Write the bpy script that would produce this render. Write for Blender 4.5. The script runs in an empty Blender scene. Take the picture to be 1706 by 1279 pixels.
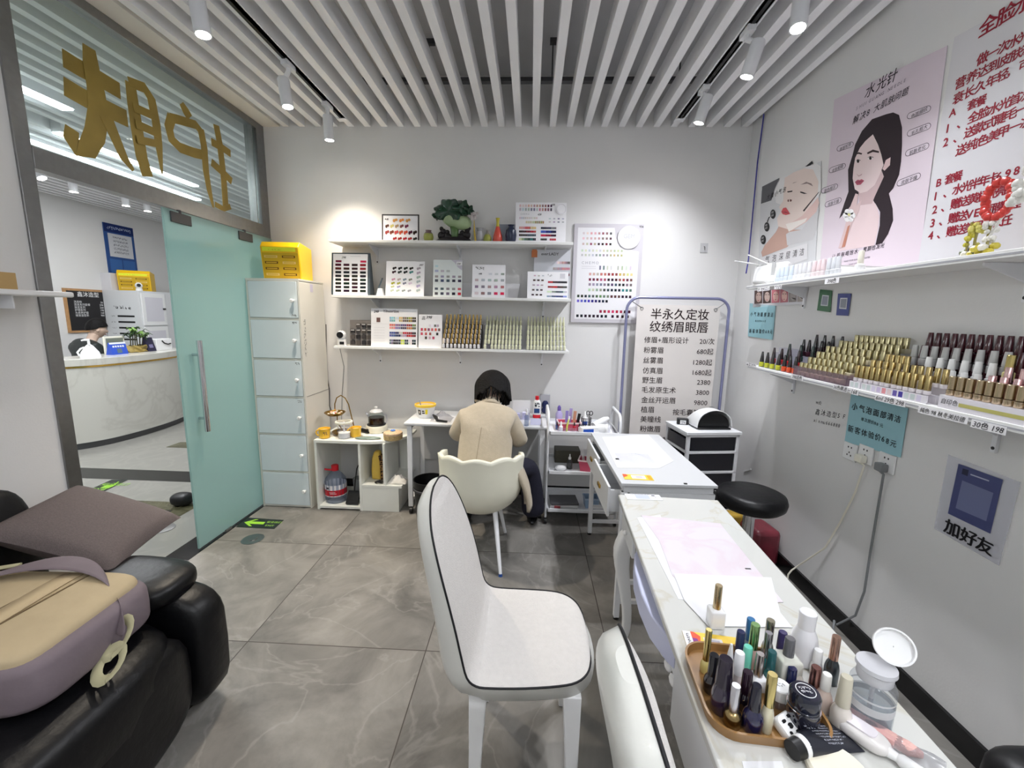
import bpy, bmesh, math, random
from math import sin, cos, pi, radians, sqrt, atan2
from mathutils import Vector, Matrix
random.seed(11)
SC = bpy.context.scene
COL = SC.collection

# ---------------------------------------------------------------- camera
CAM_POS = Vector((0, 0, 1.5497))
FPX = 700.0
CAM_R = ((0.99885150, 0.04392204, 0.01914535), (0.02593007, -0.15952467, -0.98685334), (-0.04029045, 0.98621637, -0.16048036))
cd = bpy.data.cameras.new('camera')
cam = bpy.data.objects.new('camera', cd); COL.objects.link(cam)
cd.sensor_fit = 'HORIZONTAL'; cd.sensor_width = 36.0; cd.lens = FPX / 1706 * 36.0
cd.clip_start = 0.02; cd.clip_end = 60
cam.matrix_world = Matrix(((CAM_R[0][0], -CAM_R[1][0], -CAM_R[2][0], 0),
                           (CAM_R[0][1], -CAM_R[1][1], -CAM_R[2][1], 0),
                           (CAM_R[0][2], -CAM_R[1][2], -CAM_R[2][2], CAM_POS.z), (0, 0, 0, 1)))
SC.camera = cam

# ---------------------------------------------------------------- exposure, world
SC.view_settings.view_transform = 'Standard'
SC.view_settings.look = 'None'
SC.view_settings.exposure = 1.5
SC.view_settings.gamma = 1.0
SC.view_settings.use_curve_mapping = False
wd = bpy.data.worlds.new('world'); SC.world = wd; wd.use_nodes = True
wd.node_tree.nodes['Background'].inputs[0].default_value = (0.9, 0.95, 1.0, 1)
wd.node_tree.nodes['Background'].inputs[1].default_value = 0.5


def at(u, v, x=None, y=None, z=None):
    """the point of the place seen at pixel (u, v) on the plane x=, y= or z="""
    a = ((u - 853) / FPX, (v - 639.5) / FPX, 1.0)
    d = Vector([sum(CAM_R[i][j] * a[i] for i in range(3)) for j in range(3)])
    if x is not None: t = (x - CAM_POS.x) / d.x
    elif y is not None: t = (y - CAM_POS.y) / d.y
    else: t = (z - CAM_POS.z) / d.z
    return CAM_POS + d * t


# ---------------------------------------------------------------- lights
SPOT_W = 50.0
def spot_light(loc, aim, w, col, size=2.3, blend=1.0, rad=0.022):
    l = bpy.data.lights.new('track_spotlight_beam', 'SPOT'); l.energy = w; l.color = col
    l.spot_size = size; l.spot_blend = blend; l.shadow_soft_size = rad
    o = bpy.data.objects.new('track_spotlight_beam', l); COL.objects.link(o)
    o.location = loc
    o.rotation_euler = (Vector(aim) - Vector(loc)).to_track_quat('-Z', 'Y').to_euler()
    return o
WARM, COOL = (1.0, 0.88, 0.72), (0.93, 0.95, 1.0)
# (lens point, point aimed at, power factor, colour): the spots of both ceiling tracks, then four unseen ones added as fill
SPOTS = [((-1.45, 3.14, 2.74), (-1.42, 3.25, 0), 0.8, WARM), ((-1.47, 2.66, 2.74), (-1.1, 2.55, 0), 1.1, WARM),
         ((-1.45, 1.98, 2.72), (-1.1, 1.9, 0), 0.12, (1, .94, .86)),
         ((1.03, 2.94, 2.77), (0.5, 3.2, 0.6), 0.48, COOL), ((1.06, 2.40, 2.76), (0.62, 2.7, 0.7), 0.62, COOL),
         ((1.10, 2.05, 2.77), (0.85, 1.6, 0.7), 0.55, COOL),
         ((-1.45, 0.60, 2.74), (-0.9, 0.7, 0), 0.12, (1, .95, .9)), ((-1.45, -0.5, 2.74), (-0.7, -0.4, 0), 0.35, (1, .95, .9)),  # from here on: spots added out of view to brighten the room
         ((1.05, 0.70, 2.76), (0.3, 1.0, 0), 0.3, COOL), ((1.05, -0.4, 2.76), (0.3, 0.0, 0), 0.5, COOL)]
for a, b, k, c in SPOTS:
    spot_light(a, b, SPOT_W * k, c, 1.7 if a[0] < 0 else 2.3)
def area_light(loc, sx, sy, w, col):
    l = bpy.data.lights.new('strip_lamp_light', 'AREA'); l.shape = 'RECTANGLE'; l.size = sx; l.size_y = sy
    l.energy = w; l.color = col
    o = bpy.data.objects.new('strip_lamp_light', l); COL.objects.link(o); o.location = loc
    return o
# lobby strip lamps (x, y0, y1)
STRIPS = [(-3.38, 1.6, 3.18), (-4.36, 3.2, 5.6), (-3.91, 3.55, 5.0), (-4.9, 1.0, 3.0)]
for x, y0, y1 in STRIPS:
    area_light((x, (y0 + y1) / 2, 2.93), 0.08, y1 - y0, 4.2 * (y1 - y0), (0.95, 0.98, 1.0))
# two tube lamps added as fill light, unseen behind the photographer (their glow is set here, the tubes are built with the ceiling)
FILL_TUBES = [(-0.62, -1.4, -0.2), (0.62, -1.4, -0.2)]
FILL_GLOW = 13.0


# ---------------------------------------------------------------- materials
def lin(c):
    r = []
    for q in c[:3]:
        q = q / 255.0
        r.append(q / 12.92 if q <= 0.04045 else ((q + 0.055) / 1.055) ** 2.4)
    return (r[0], r[1], r[2], 1.0)

MATS = {}
def mat(name, col=(200, 200, 200), rough=0.5, metal=0.0, var=0.0, vscale=12.0, bump=0.0, bscale=60.0, trans=0.0, alpha=1.0,
        emit=0.0, spec=0.5, coat=0.0, ior=1.45, attr=False, sheen=0.0):
    if name in MATS: return MATS[name]
    m = bpy.data.materials.new(name); m.use_nodes = True
    nt = m.node_tree; N = nt.nodes; L = nt.links
    b = N['Principled BSDF']
    c = lin(col)
    b.inputs['Base Color'].default_value = c
    b.inputs['Roughness'].default_value = rough
    b.inputs['Metallic'].default_value = metal
    b.inputs['Transmission Weight'].default_value = trans
    b.inputs['Alpha'].default_value = alpha
    b.inputs['IOR'].default_value = ior
    b.inputs['Specular IOR Level'].default_value = spec
    b.inputs['Coat Weight'].default_value = coat
    b.inputs['Sheen Weight'].default_value = sheen
    if emit:
        b.inputs['Emission Color'].default_value = c; b.inputs['Emission Strength'].default_value = emit
    tc = N.new('ShaderNodeTexCoord')
    src = None
    if attr:
        a = N.new('ShaderNodeAttribute'); a.attribute_name = 'Col'; src = a.outputs['Color']
        L.new(src, b.inputs['Base Color'])
    elif var > 0:
        n = N.new('ShaderNodeTexNoise'); n.inputs['Scale'].default_value = vscale; n.inputs['Detail'].default_value = 5
        L.new(tc.outputs['Object'], n.inputs['Vector'])
        r = N.new('ShaderNodeMapRange'); r.inputs['From Min'].default_value = 0.3; r.inputs['From Max'].default_value = 0.7
        r.inputs['To Min'].default_value = 1 - var; r.inputs['To Max'].default_value = 1 + var * 0.5
        L.new(n.outputs['Fac'], r.inputs['Value'])
        h = N.new('ShaderNodeHueSaturation'); h.inputs['Color'].default_value = c
        L.new(r.outputs['Result'], h.inputs['Value']); L.new(h.outputs['Color'], b.inputs['Base Color'])
    if bump > 0:
        n2 = N.new('ShaderNodeTexNoise'); n2.inputs['Scale'].default_value = bscale; n2.inputs['Detail'].default_value = 4
        L.new(tc.outputs['Object'], n2.inputs['Vector'])
        bp = N.new('ShaderNodeBump'); bp.inputs['Strength'].default_value = bump; bp.inputs['Distance'].default_value = 0.01
        L.new(n2.outputs['Fac'], bp.inputs['Height']); L.new(bp.outputs['Normal'], b.inputs['Normal'])
    MATS[name] = m
    return m

def edge_gloss(nt, amount, base=0.03):
    """mirror share of a thin pane: small head-on, rising towards grazing view"""
    N = nt.nodes; lw = N.new('ShaderNodeLayerWeight'); lw.inputs['Blend'].default_value = 0.5
    p = N.new('ShaderNodeMath'); p.operation = 'POWER'; p.inputs[1].default_value = 4.0; nt.links.new(lw.outputs['Facing'], p.inputs[0])
    m = N.new('ShaderNodeMath'); m.operation = 'MULTIPLY_ADD'; m.inputs[1].default_value = amount; m.inputs[2].default_value = base
    nt.links.new(p.outputs[0], m.inputs[0]); return m.outputs[0]

def clear_mat(name, tint=(255, 255, 255), rough=0.03, facing=0.35, body=0.0, bodycol=(255, 255, 255)):
    """thin clear plastic or pane: transparent, with a Fresnel gloss and a little body colour"""
    if name in MATS: return MATS[name]
    m = bpy.data.materials.new(name); m.use_nodes = True
    nt = m.node_tree; N = nt.nodes; L = nt.links
    N.remove(N['Principled BSDF']); out = N['Material Output']
    t = N.new('ShaderNodeBsdfTransparent'); t.inputs['Color'].default_value = lin(tint)
    g = N.new('ShaderNodeBsdfGlossy'); g.inputs['Roughness'].default_value = rough
    d = N.new('ShaderNodeBsdfDiffuse'); d.inputs['Color'].default_value = lin(bodycol)
    m1 = N.new('ShaderNodeMixShader'); m1.inputs[0].default_value = body
    L.new(t.outputs[0], m1.inputs[1]); L.new(d.outputs[0], m1.inputs[2])
    m2 = N.new('ShaderNodeMixShader'); L.new(edge_gloss(nt, facing), m2.inputs[0])
    L.new(m1.outputs[0], m2.inputs[1]); L.new(g.outputs[0], m2.inputs[2])
    L.new(m2.outputs[0], out.inputs['Surface'])
    MATS[name] = m
    return m

def frosted_mat(name, tint, clear, dcol, tcol):
    """frosted glass film: part see-through, part scattering"""
    m = bpy.data.materials.new(name); m.use_nodes = True
    nt = m.node_tree; N = nt.nodes; L = nt.links
    N.remove(N['Principled BSDF']); out = N['Material Output']
    t = N.new('ShaderNodeBsdfTransparent'); t.inputs['Color'].default_value = lin(tint)
    d = N.new('ShaderNodeBsdfDiffuse'); d.inputs['Color'].default_value = lin(dcol)
    q = N.new('ShaderNodeBsdfTranslucent'); q.inputs['Color'].default_value = lin(tcol)
    g = N.new('ShaderNodeBsdfGlossy'); g.inputs['Roughness'].default_value = 0.12
    a = N.new('ShaderNodeMixShader'); a.inputs[0].default_value = 0.5
    L.new(d.outputs[0], a.inputs[1]); L.new(q.outputs[0], a.inputs[2])
    b = N.new('ShaderNodeMixShader'); b.inputs[0].default_value = 1 - clear
    L.new(t.outputs[0], b.inputs[1]); L.new(a.outputs[0], b.inputs[2])
    c = N.new('ShaderNodeMixShader'); L.new(edge_gloss(nt, .5), c.inputs[0])
    L.new(b.outputs[0], c.inputs[1]); L.new(g.outputs[0], c.inputs[2])
    L.new(c.outputs[0], out.inputs['Surface'])
    MATS[name] = m
    return m

PRINT = mat('printed_paper', rough=0.45, attr=True, spec=0.3)
PLASTIC = mat('coloured_plastic', rough=0.3, attr=True)
LACQ = mat('coloured_lacquer', rough=0.12, attr=True, coat=0.5)
METALC = mat('coloured_metal', rough=0.25, metal=1.0, attr=True)
CLOTHC = mat('coloured_cloth', rough=0.9, attr=True, spec=0.1)


# ---------------------------------------------------------------- mesh builder
class MB:
    def __init__(s):
        s.v = []; s.f = []; s.mi = []; s.c = []; s.m = 0; s.col = (255, 255, 255); s.M = None
    def _av(s, pts):
        n = len(s.v)
        for p in pts:
            p = Vector(p)
            if s.M is not None: p = s.M @ p
            s.v.append(p)
        return n
    def _af(s, f):
        s.f.append(f); s.mi.append(s.m); s.c.append(s.col)
    def box(s, x0, x1, y0, y1, z0, z1):
        n = s._av([(x0, y0, z0), (x1, y0, z0), (x1, y1, z0), (x0, y1, z0), (x0, y0, z1), (x1, y0, z1), (x1, y1, z1), (x0, y1, z1)])
        for q in ((3, 2, 1, 0), (4, 5, 6, 7), (0, 1, 5, 4), (1, 2, 6, 5), (2, 3, 7, 6), (3, 0, 4, 7)):
            s._af([n + i for i in q])
        return s
    def cbox(s, c, d):
        return s.box(c[0] - d[0] / 2, c[0] + d[0] / 2, c[1] - d[1] / 2, c[1] + d[1] / 2, c[2] - d[2] / 2, c[2] + d[2] / 2)
    def poly(s, pts):
        n = s._av(pts); s._af(list(range(n, n + len(pts)))); return s
    def ring(s, rings, cap0=True, cap1=True, closed=True):
        k = len(rings[0]); base = [s._av(r) for r in rings]
        for a, b in zip(base, base[1:]):
            for i in range(k if closed else k - 1):
                j = (i + 1) % k
                s._af([a + i, a + j, b + j, b + i])
        if cap0: s._af([base[0] + i for i in range(k)][::-1])
        if cap1: s._af([base[-1] + i for i in range(k)])
        return s
    def lathe(s, prof, o=(0, 0, 0), n=20, sx=1.0, sy=1.0, cap0=True, cap1=True):
        return s.ring([[(o[0] + r * sx * cos(2 * pi * i / n), o[1] + r * sy * sin(2 * pi * i / n), o[2] + z) for i in range(n)] for r, z in prof], cap0, cap1)
    def tube(s, path, r, n=8, flat=1.0, caps=True):
        P = [Vector(p) for p in path]; T = []
        for i in range(len(P)):
            a = P[max(0, i - 1)]; b = P[min(len(P) - 1, i + 1)]; T.append((b - a).normalized())
        up = Vector((0, 0, 1)) if abs(T[0].z) < 0.9 else Vector((1, 0, 0))
        u = (up - T[0] * up.dot(T[0])).normalized(); rings = []
        for i in range(len(P)):
            u = (u - T[i] * u.dot(T[i])).normalized(); w = T[i].cross(u)
            rr = r[i] if isinstance(r, (list, tuple)) else r
            rings.append([P[i] + u * (rr * flat * sin(2 * pi * k / n)) + w * (rr * cos(2 * pi * k / n)) for k in range(n)])
        return s.ring(rings, caps, caps)
    def cyl(s, a, b, r0, r1=None, n=14):
        return s.tube([a, b], [r0, r0 if r1 is None else r1], n)
    def prism(s, pts, d):
        """planar outline pushed along the vector d (convex or simple outline)"""
        d = Vector(d); a = [Vector(p) for p in pts]
        return s.ring([a, [p + d for p in a]])
    def sphere(s, c, r, nu=14, nv=9):
        if not isinstance(r, (tuple, list)): r = (r, r, r)
        rings = []
        for j in range(1, nv):
            t = -pi / 2 + pi * j / nv
            rings.append([(c[0] + r[0] * cos(t) * cos(2 * pi * i / nu), c[1] + r[1] * cos(t) * sin(2 * pi * i / nu), c[2] + r[2] * sin(t)) for i in range(nu)])
        return s.ring(rings)
    def grid(s, fn, nu, nv, closed_u=False):
        rows = [s._av([fn(i / nu, j / nv) for i in range(nu if closed_u else nu + 1)]) for j in range(nv + 1)]
        w = nu if closed_u else nu + 1
        for a, b in zip(rows, rows[1:]):
            for i in range(nu):
                j = (i + 1) % w
                s._af([a + i, a + j, b + j, b + i])
        return s
    def text(s, txt, o, ud, vd, size, align='LEFT', bold=0.0, sx=1.0, shear=0.0, space=1.0):
        vs, fs = glyphs(txt, 0, shear, space)
        if not vs: return s
        if bold:
            k = len(vs); b = bold * 1.6; f0 = fs
            vs = [(v[0], v[1], 0) for v in vs] + [(v[0] + b, v[1], .00012) for v in vs] + [(v[0] + b / 2, v[1] + b * .6, .00024) for v in vs]
            fs = f0 + [[i + k for i in f] for f in f0] + [[i + 2 * k for i in f] for f in f0]
        x0 = min(v[0] for v in vs); x1 = max(v[0] for v in vs)
        off = {'LEFT': x0, 'CENTER': (x0 + x1) / 2, 'RIGHT': x1}[align]
        o = Vector(o); ud = Vector(ud); vd = Vector(vd)
        nn = ud.cross(vd)
        n = s._av([o + ud * ((v[0] - off) * size * sx) + vd * (v[1] * size) + nn * v[2] for v in vs])
        for f in fs: s._af([n + i for i in f])
        return s
    def build(s, name, mats, parent=None, loc=None, smooth=35, bevel=0.0, seg=2, sub=0, solid=0.0):
        me = bpy.data.meshes.new(name)
        vs = s.v
        if loc is None and parent is None and vs:
            loc = Vector((sum(p.x for p in vs) / len(vs), sum(p.y for p in vs) / len(vs), min(p.z for p in vs)))
            vs = [p - loc for p in vs]
        me.from_pydata([tuple(p) for p in vs], [], s.f)
        if not isinstance(mats, (list, tuple)): mats = [mats]
        for q in mats: me.materials.append(q)
        me.polygons.foreach_set('material_index', s.mi)
        if any(c != (255, 255, 255) for c in s.c):
            a = me.attributes.new('Col', 'FLOAT_COLOR', 'FACE')
            fl = []
            for c in s.c: fl.extend(lin(c))
            a.data.foreach_set('color', fl)
        bm = bmesh.new(); bm.from_mesh(me)
        bmesh.ops.recalc_face_normals(bm, faces=bm.faces)
        bm.to_mesh(me); bm.free()
        if smooth:
            me.polygons.foreach_set('use_smooth', [True] * len(me.polygons))
            if smooth < 180: me.set_sharp_from_angle(angle=radians(smooth))
        me.update()
        o = bpy.data.objects.new(name, me); COL.objects.link(o)
        if loc is not None: o.location = loc
        if parent is not None: o.parent = parent
        if solid:
            q = o.modifiers.new('solid', 'SOLIDIFY'); q.thickness = solid; q.offset = 0
        if bevel:
            q = o.modifiers.new('bevel', 'BEVEL'); q.width = bevel; q.segments = seg; q.limit_method = 'ANGLE'; q.angle_limit = radians(40)
        if sub:
            q = o.modifiers.new('sub', 'SUBSURF'); q.levels = sub; q.render_levels = sub
        return o

_GL = {}
def glyphs(txt, bold=0.0, shear=0.0, space=1.0):
    k = (txt, bold, shear, space)
    if k in _GL: return _GL[k]
    c = bpy.data.curves.new('t', 'FONT'); c.body = txt; c.size = 1.0; c.resolution_u = 2; c.offset = bold; c.shear = shear; c.space_character = space
    o = bpy.data.objects.new('t', c); COL.objects.link(o)
    me = o.to_mesh()
    r = ([tuple(v.co) for v in me.vertices], [list(p.vertices) for p in me.polygons])
    o.to_mesh_clear(); bpy.data.objects.remove(o); bpy.data.curves.remove(c)
    _GL[k] = r
    return r

def tag(o, label, cat, group=None, kind=None):
    o['label'] = label; o['category'] = cat
    if group: o['group'] = group
    if kind: o['kind'] = kind
    return o
def thing(name, label, cat, loc=(0, 0, 0), rz=0.0, group=None):
    o = bpy.data.objects.new(name, None); COL.objects.link(o); o.location = loc; o.rotation_euler = (0, 0, rz)
    o.empty_display_size = 0.05
    return tag(o, label, cat, group)
def st(o):
    o['kind'] = 'structure'; return o
def dup(root, loc=None, rz=None, label=None, group=None, scale=None):
    r = root.copy(); COL.objects.link(r)
    if loc is not None: r.location = loc
    if rz is not None: r.rotation_euler = (0, 0, rz)
    if scale is not None: r.scale = scale
    if label: r['label'] = label
    if group: r['group'] = group
    for ch in root.children:
        c = ch.copy(); COL.objects.link(c); c.parent = r
        for g in ch.children:
            e = g.copy(); COL.objects.link(e); e.parent = c
    return r
def RZ(a): return Matrix.Rotation(a, 4, 'Z')
def T3(x, y, z): return Matrix.Translation((x, y, z))
# ================================================================ the setting
XL, XR, YB, YF, ZC = -2.15, 1.63, 3.5, -1.7, 2.98
TILE = 0.85287

def floor_material():
    m = bpy.data.materials.new('stone_floor_tile'); m.use_nodes = True
    nt = m.node_tree; N = nt.nodes; L = nt.links; b = N['Principled BSDF']
    tc = N.new('ShaderNodeTexCoord')
    mp = N.new('ShaderNodeMapping'); mp.inputs['Location'].default_value = (1.3012 / TILE, -2.5693 / TILE + 4, 0)
    mp.inputs['Scale'].default_value = (1 / TILE, 1 / TILE, 1)
    L.new(tc.outputs['Object'], mp.inputs['Vector'])
    # tile id -> offset of the stone pattern
    fl = N.new('ShaderNodeVectorMath'); fl.operation = 'FLOOR'; L.new(mp.outputs[0], fl.inputs[0])
    fr = N.new('ShaderNodeVectorMath'); fr.operation = 'FRACTION'; L.new(mp.outputs[0], fr.inputs[0])
    of = N.new('ShaderNodeVectorMath'); of.operation = 'MULTIPLY_ADD'; of.inputs[1].default_value = (7.3, 3.1, 5.7)
    L.new(fl.outputs[0], of.inputs[0]); L.new(tc.outputs['Object'], of.inputs[2])
    n1 = N.new('ShaderNodeTexNoise'); n1.inputs['Scale'].default_value = 2.6; n1.inputs['Detail'].default_value = 9; n1.inputs['Roughness'].default_value = 0.62; n1.inputs['Distortion'].default_value = 0.6
    L.new(of.outputs[0], n1.inputs['Vector'])
    n2 = N.new('ShaderNodeTexNoise'); n2.inputs['Scale'].default_value = 1.3; n2.inputs['Detail'].default_value = 6; n2.inputs['Distortion'].default_value = 2.2
    L.new(of.outputs[0], n2.inputs['Vector'])
    cr = N.new('ShaderNodeValToRGB'); cr.color_ramp.elements[0].position = 0.28; cr.color_ramp.elements[1].position = 0.72
    cr.color_ramp.elements[0].color = lin((88, 86, 83)); cr.color_ramp.elements[1].color = lin((146, 142, 136))
    L.new(n1.outputs['Fac'], cr.inputs[0])
    # thin pale veins where the distorted noise crosses its middle
    ab = N.new('ShaderNodeMath'); ab.operation = 'SUBTRACT'; ab.inputs[1].default_value = 0.5; L.new(n2.outputs['Fac'], ab.inputs[0])
    a2 = N.new('ShaderNodeMath'); a2.operation = 'ABSOLUTE'; L.new(ab.outputs[0], a2.inputs[0])
    vr = N.new('ShaderNodeMapRange'); vr.inputs['From Min'].default_value = 0.0; vr.inputs['From Max'].default_value = 0.016; vr.inputs['To Min'].default_value = 0.16; vr.inputs['To Max'].default_value = 0
    L.new(a2.outputs[0], vr.inputs['Value'])
    mx = N.new('ShaderNodeMixRGB'); L.new(vr.outputs[0], mx.inputs[0]); L.new(cr.outputs[0], mx.inputs[1]); mx.inputs[2].default_value = lin((190, 186, 180))
    # grout
    sp = N.new('ShaderNodeSeparateXYZ'); L.new(fr.outputs[0], sp.inputs[0])
    g = []
    for ax in (0, 1):
        s1 = N.new('ShaderNodeMath'); s1.operation = 'SUBTRACT'; s1.inputs[1].default_value = 0.5; L.new(sp.outputs[ax], s1.inputs[0])
        s2 = N.new('ShaderNodeMath'); s2.operation = 'ABSOLUTE'; L.new(s1.outputs[0], s2.inputs[0]); g.append(s2)
    mxm = N.new('ShaderNodeMath'); mxm.operation = 'MAXIMUM'; L.new(g[0].outputs[0], mxm.inputs[0]); L.new(g[1].outputs[0], mxm.inputs[1])
    gt = N.new('ShaderNodeMath'); gt.operation = 'GREATER_THAN'; gt.inputs[1].default_value = 0.4972; L.new(mxm.outputs[0], gt.inputs[0])
    m2 = N.new('ShaderNodeMixRGB'); L.new(gt.outputs[0], m2.inputs[0]); L.new(mx.outputs[0], m2.inputs[1]); m2.inputs[2].default_value = lin((62, 56, 52))
    L.new(m2.outputs[0], b.inputs['Base Color']); b.inputs['Roughness'].default_value = 0.42
    b.inputs['Specular IOR Level'].default_value = 0.4
    return m

def marble(name, base, vein, scale=1.5, rough=0.2, width=0.03, amt=0.6):
    m = bpy.data.materials.new(name); m.use_nodes = True
    nt = m.node_tree; N = nt.nodes; L = nt.links; b = N['Principled BSDF']
    tc = N.new('ShaderNodeTexCoord'); n = N.new('ShaderNodeTexNoise'); n.inputs['Scale'].default_value = scale; n.inputs['Detail'].default_value = 7; n.inputs['Distortion'].default_value = 1.6
    L.new(tc.outputs['Object'], n.inputs['Vector'])
    ab = N.new('ShaderNodeMath'); ab.operation = 'SUBTRACT'; ab.inputs[1].default_value = 0.5; L.new(n.outputs['Fac'], ab.inputs[0])
    a2 = N.new('ShaderNodeMath'); a2.operation = 'ABSOLUTE'; L.new(ab.outputs[0], a2.inputs[0])
    vr = N.new('ShaderNodeMapRange'); vr.inputs['From Max'].default_value = width; vr.inputs['To Min'].default_value = amt; vr.inputs['To Max'].default_value = 0
    L.new(a2.outputs[0], vr.inputs['Value'])
    mx = N.new('ShaderNodeMixRGB'); L.new(vr.outputs[0], mx.inputs[0]); mx.inputs[1].default_value = lin(base); mx.inputs[2].default_value = lin(vein)
    L.new(mx.outputs[0], b.inputs['Base Color']); b.inputs['Roughness'].default_value = rough
    return m

WALL = mat('painted_wall', (226, 225, 224), 0.75, var=0.02, vscale=3, bump=0.05, bscale=120)
SLABM = mat('ceiling_slab_paint', (210, 210, 212), 0.9, var=0.04, vscale=4)
SLATM = mat('slat_lacquer', (238, 238, 240), 0.6, var=0.01)
BAND = mat('plaster_band', (222, 218, 210), 0.8)
STEEL = mat('brushed_steel', (150, 150, 150), 0.32, metal=1.0, var=0.08, vscale=30)
STEELD = mat('dark_steel', (92, 92, 94), 0.45, metal=0.8)
BLACKM = mat('black_marble', (24, 24, 26), 0.18, var=0.3, vscale=9)
BLACK = mat('black_plastic', (18, 18, 20), 0.4)
RUBBER = mat('black_rubber', (24, 24, 24), 0.8)
WHITE = mat('white_lacquer', (236, 236, 236), 0.3)
WHITEM = mat('white_powder_metal', (232, 233, 236), 0.35)
WBOARD = mat('white_melamine', (214, 215, 217), 0.4, var=0.01)
GOLD = mat('gold_metal', (205, 165, 80), 0.25, metal=1.0)
CHROME = mat('chrome', (215, 215, 218), 0.1, metal=1.0)
GLASS = clear_mat('clear_glass', (242, 248, 246), 0.02, 0.2)
ACRYL = clear_mat('clear_acrylic', (244, 244, 250), 0.05, 0.3, 0.05, (225, 225, 235))
FROST = frosted_mat('frosted_green_glass', (176, 208, 204), 0.30, (186, 210, 206), (190, 214, 210))

def slab(name, m, *b, **kw):
    q = MB(); q.box(*b); return st(q.build(name, m, **kw))

b = MB(); b.box(XL + 0.0, XR + 0.1, YF - 0.1, YB + 0.1, -0.06, 0)
fl = st(b.build('floor', floor_material(), loc=(0, 0, 0)))
slab('wall_back', WALL, -2.16, XR + 0.12, YB, YB + 0.12, 0, 3.4)
slab('wall_right', WALL, XR, XR + 0.12, YF - 0.12, YB, 0, 3.4)
slab('wall_front', WALL, -2.27, XR + 0.12, YF - 0.12, YF, 0, 3.4)
slab('wall_left', WALL, XL - 0.10, XL, YF, 1.775, 0, 3.4)
slab('ceiling', SLABM, -2.27, XR + 0.12, YF - 0.12, YB + 0.12, 3.34, 3.42)
slab('baseboard_right', BLACKM, XR - 0.014, XR, YF, YB - 0.0, 0, 0.09)
slab('baseboard_back', BLACKM, XL + 0.02, XR - 0.014, YB - 0.012, YB, 0, 0.09)
slab('baseboard_left', WALL, XL, XL + 0.010, YF, 1.77, 0, 0.07)
# plaster band beside the glass, then the hanging slats
slab('trim_1', BAND, XL - 0.10, -2.01, YF, YB, ZC, 3.34)
n = 2; x = -1.958
SLAT_X = []
while x < XR - 0.02:
    SLAT_X.append(x)
    slab('trim_%d' % n, SLATM, x - 0.024, x + 0.024, YF + 0.02, YB - 0.003, ZC, ZC + 0.10)
    n += 1; x += 0.1305
# cross carriers and hanger rods above the slats
for yy in (3.08, 1.3, -0.6):
    slab('trim_%d' % n, STEELD, -1.98, XR - 0.01, yy - 0.02, yy + 0.02, ZC + 0.1005, ZC + 0.125); n += 1
for (xx, yy) in ((-0.72, 3.08), (0.10, 3.08), (0.93, 3.08), (-0.72, 1.3), (0.10, 1.3), (0.93, 1.3)):
    q = MB(); q.cyl((xx, yy, ZC + 0.125), (xx, yy, 3.34), 0.005, n=6); q.box(xx - 0.02, xx + 0.04, yy - 0.015, yy + 0.015, 3.31, 3.34)
    st(q.build('trim_%d' % n, STEELD)); n += 1
# steel posts and transom of the glass front
slab('trim_%d' % n, STEEL, XL - 0.05, XL + 0.01, 1.775, 1.835, 0, ZC + 0.05, bevel=0.002); n += 1
slab('trim_%d' % n, STEEL, XL - 0.05, XL + 0.01, 3.40, 3.495, 0, ZC - 0.001, bevel=0.002); n += 1
slab('trim_%d' % n, STEEL, XL - 0.05, XL + 0.012, 1.835, 3.40, 2.135, 2.225, bevel=0.002); n += 1
slab('trim_%d' % n, STEEL, XL - 0.05, XL + 0.012, 1.835, 3.40, 2.93, ZC - 0.001, bevel=0.002); n += 1
slab('trim_%d' % n, BLACKM, XL - 0.12, XL + 0.05, 1.775, 3.50, -0.03, 0.0015); n += 1      # black stone threshold
# transom pane with its gold characters (read from the lobby side)
q = MB(); q.box(XL - 0.022, XL - 0.012, 1.835, 3.40, 2.225, 2.93)
win = st(q.build('window_1', GLASS))
q = MB(); q.box(XL - 0.05, XL + 0.008, 3.345, 3.352, 2.225, 2.93)
w2 = q.build('window_frame', STEEL, win); w2.matrix_parent_inverse = Matrix.Translation(-win.location)

def gold_strokes(strokes, name):
    q = MB()
    for si, (px, w) in enumerate(strokes):
        pts = [at(u, v, x=XL - 0.010 + .0016 * si) for u, v in px]
        ws = w if isinstance(w, (list, tuple)) else [w] * len(pts)
        L_, R_ = [], []
        for i, p in enumerate(pts):
            d = (pts[min(i + 1, len(pts) - 1)] - pts[max(i - 1, 0)]).normalized()
            nn = Vector((0, -d.z, d.y)) * ws[i]
            L_.append(p + nn); R_.append(p - nn)
        q.ring([[l, r, r + Vector((0.0015, 0, 0)), l + Vector((0.0015, 0, 0))] for l, r in zip(L_, R_)])
    return q
GOLDF = mat('gold_film', (160, 136, 66), 0.4, metal=0.3, var=0.2, vscale=6)
S1 = [([(104, 96), (130, 112), (160, 128), (200, 152)], .04), ([(106, 143), (140, 163), (175, 180), (212, 198)], .042),
      ([(148, 78), (152, 110), (160, 150), (164, 186), (158, 225), (146, 248), (128, 246), (118, 230), (120, 214)], [.03, .04, .045, .05, .05, .045, .04, .035, .03]),
      ([(176, 192), (190, 225), (206, 262), (222, 284)], [.035, .03, .025, .01])]
S2 = [([(217, 138), (222, 175), (228, 215), (236, 262), (246, 294)], [.03, .035, .037, .037, .035]),
      ([(214, 136), (240, 146), (252, 165), (260, 205), (264, 240), (270, 290)], [.025, .028, .028, .028, .025, .006]),
      ([(222, 178), (258, 194)], .022), ([(226, 206), (262, 222)], .022), ([(228, 232), (264, 240)], .02)]
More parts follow.
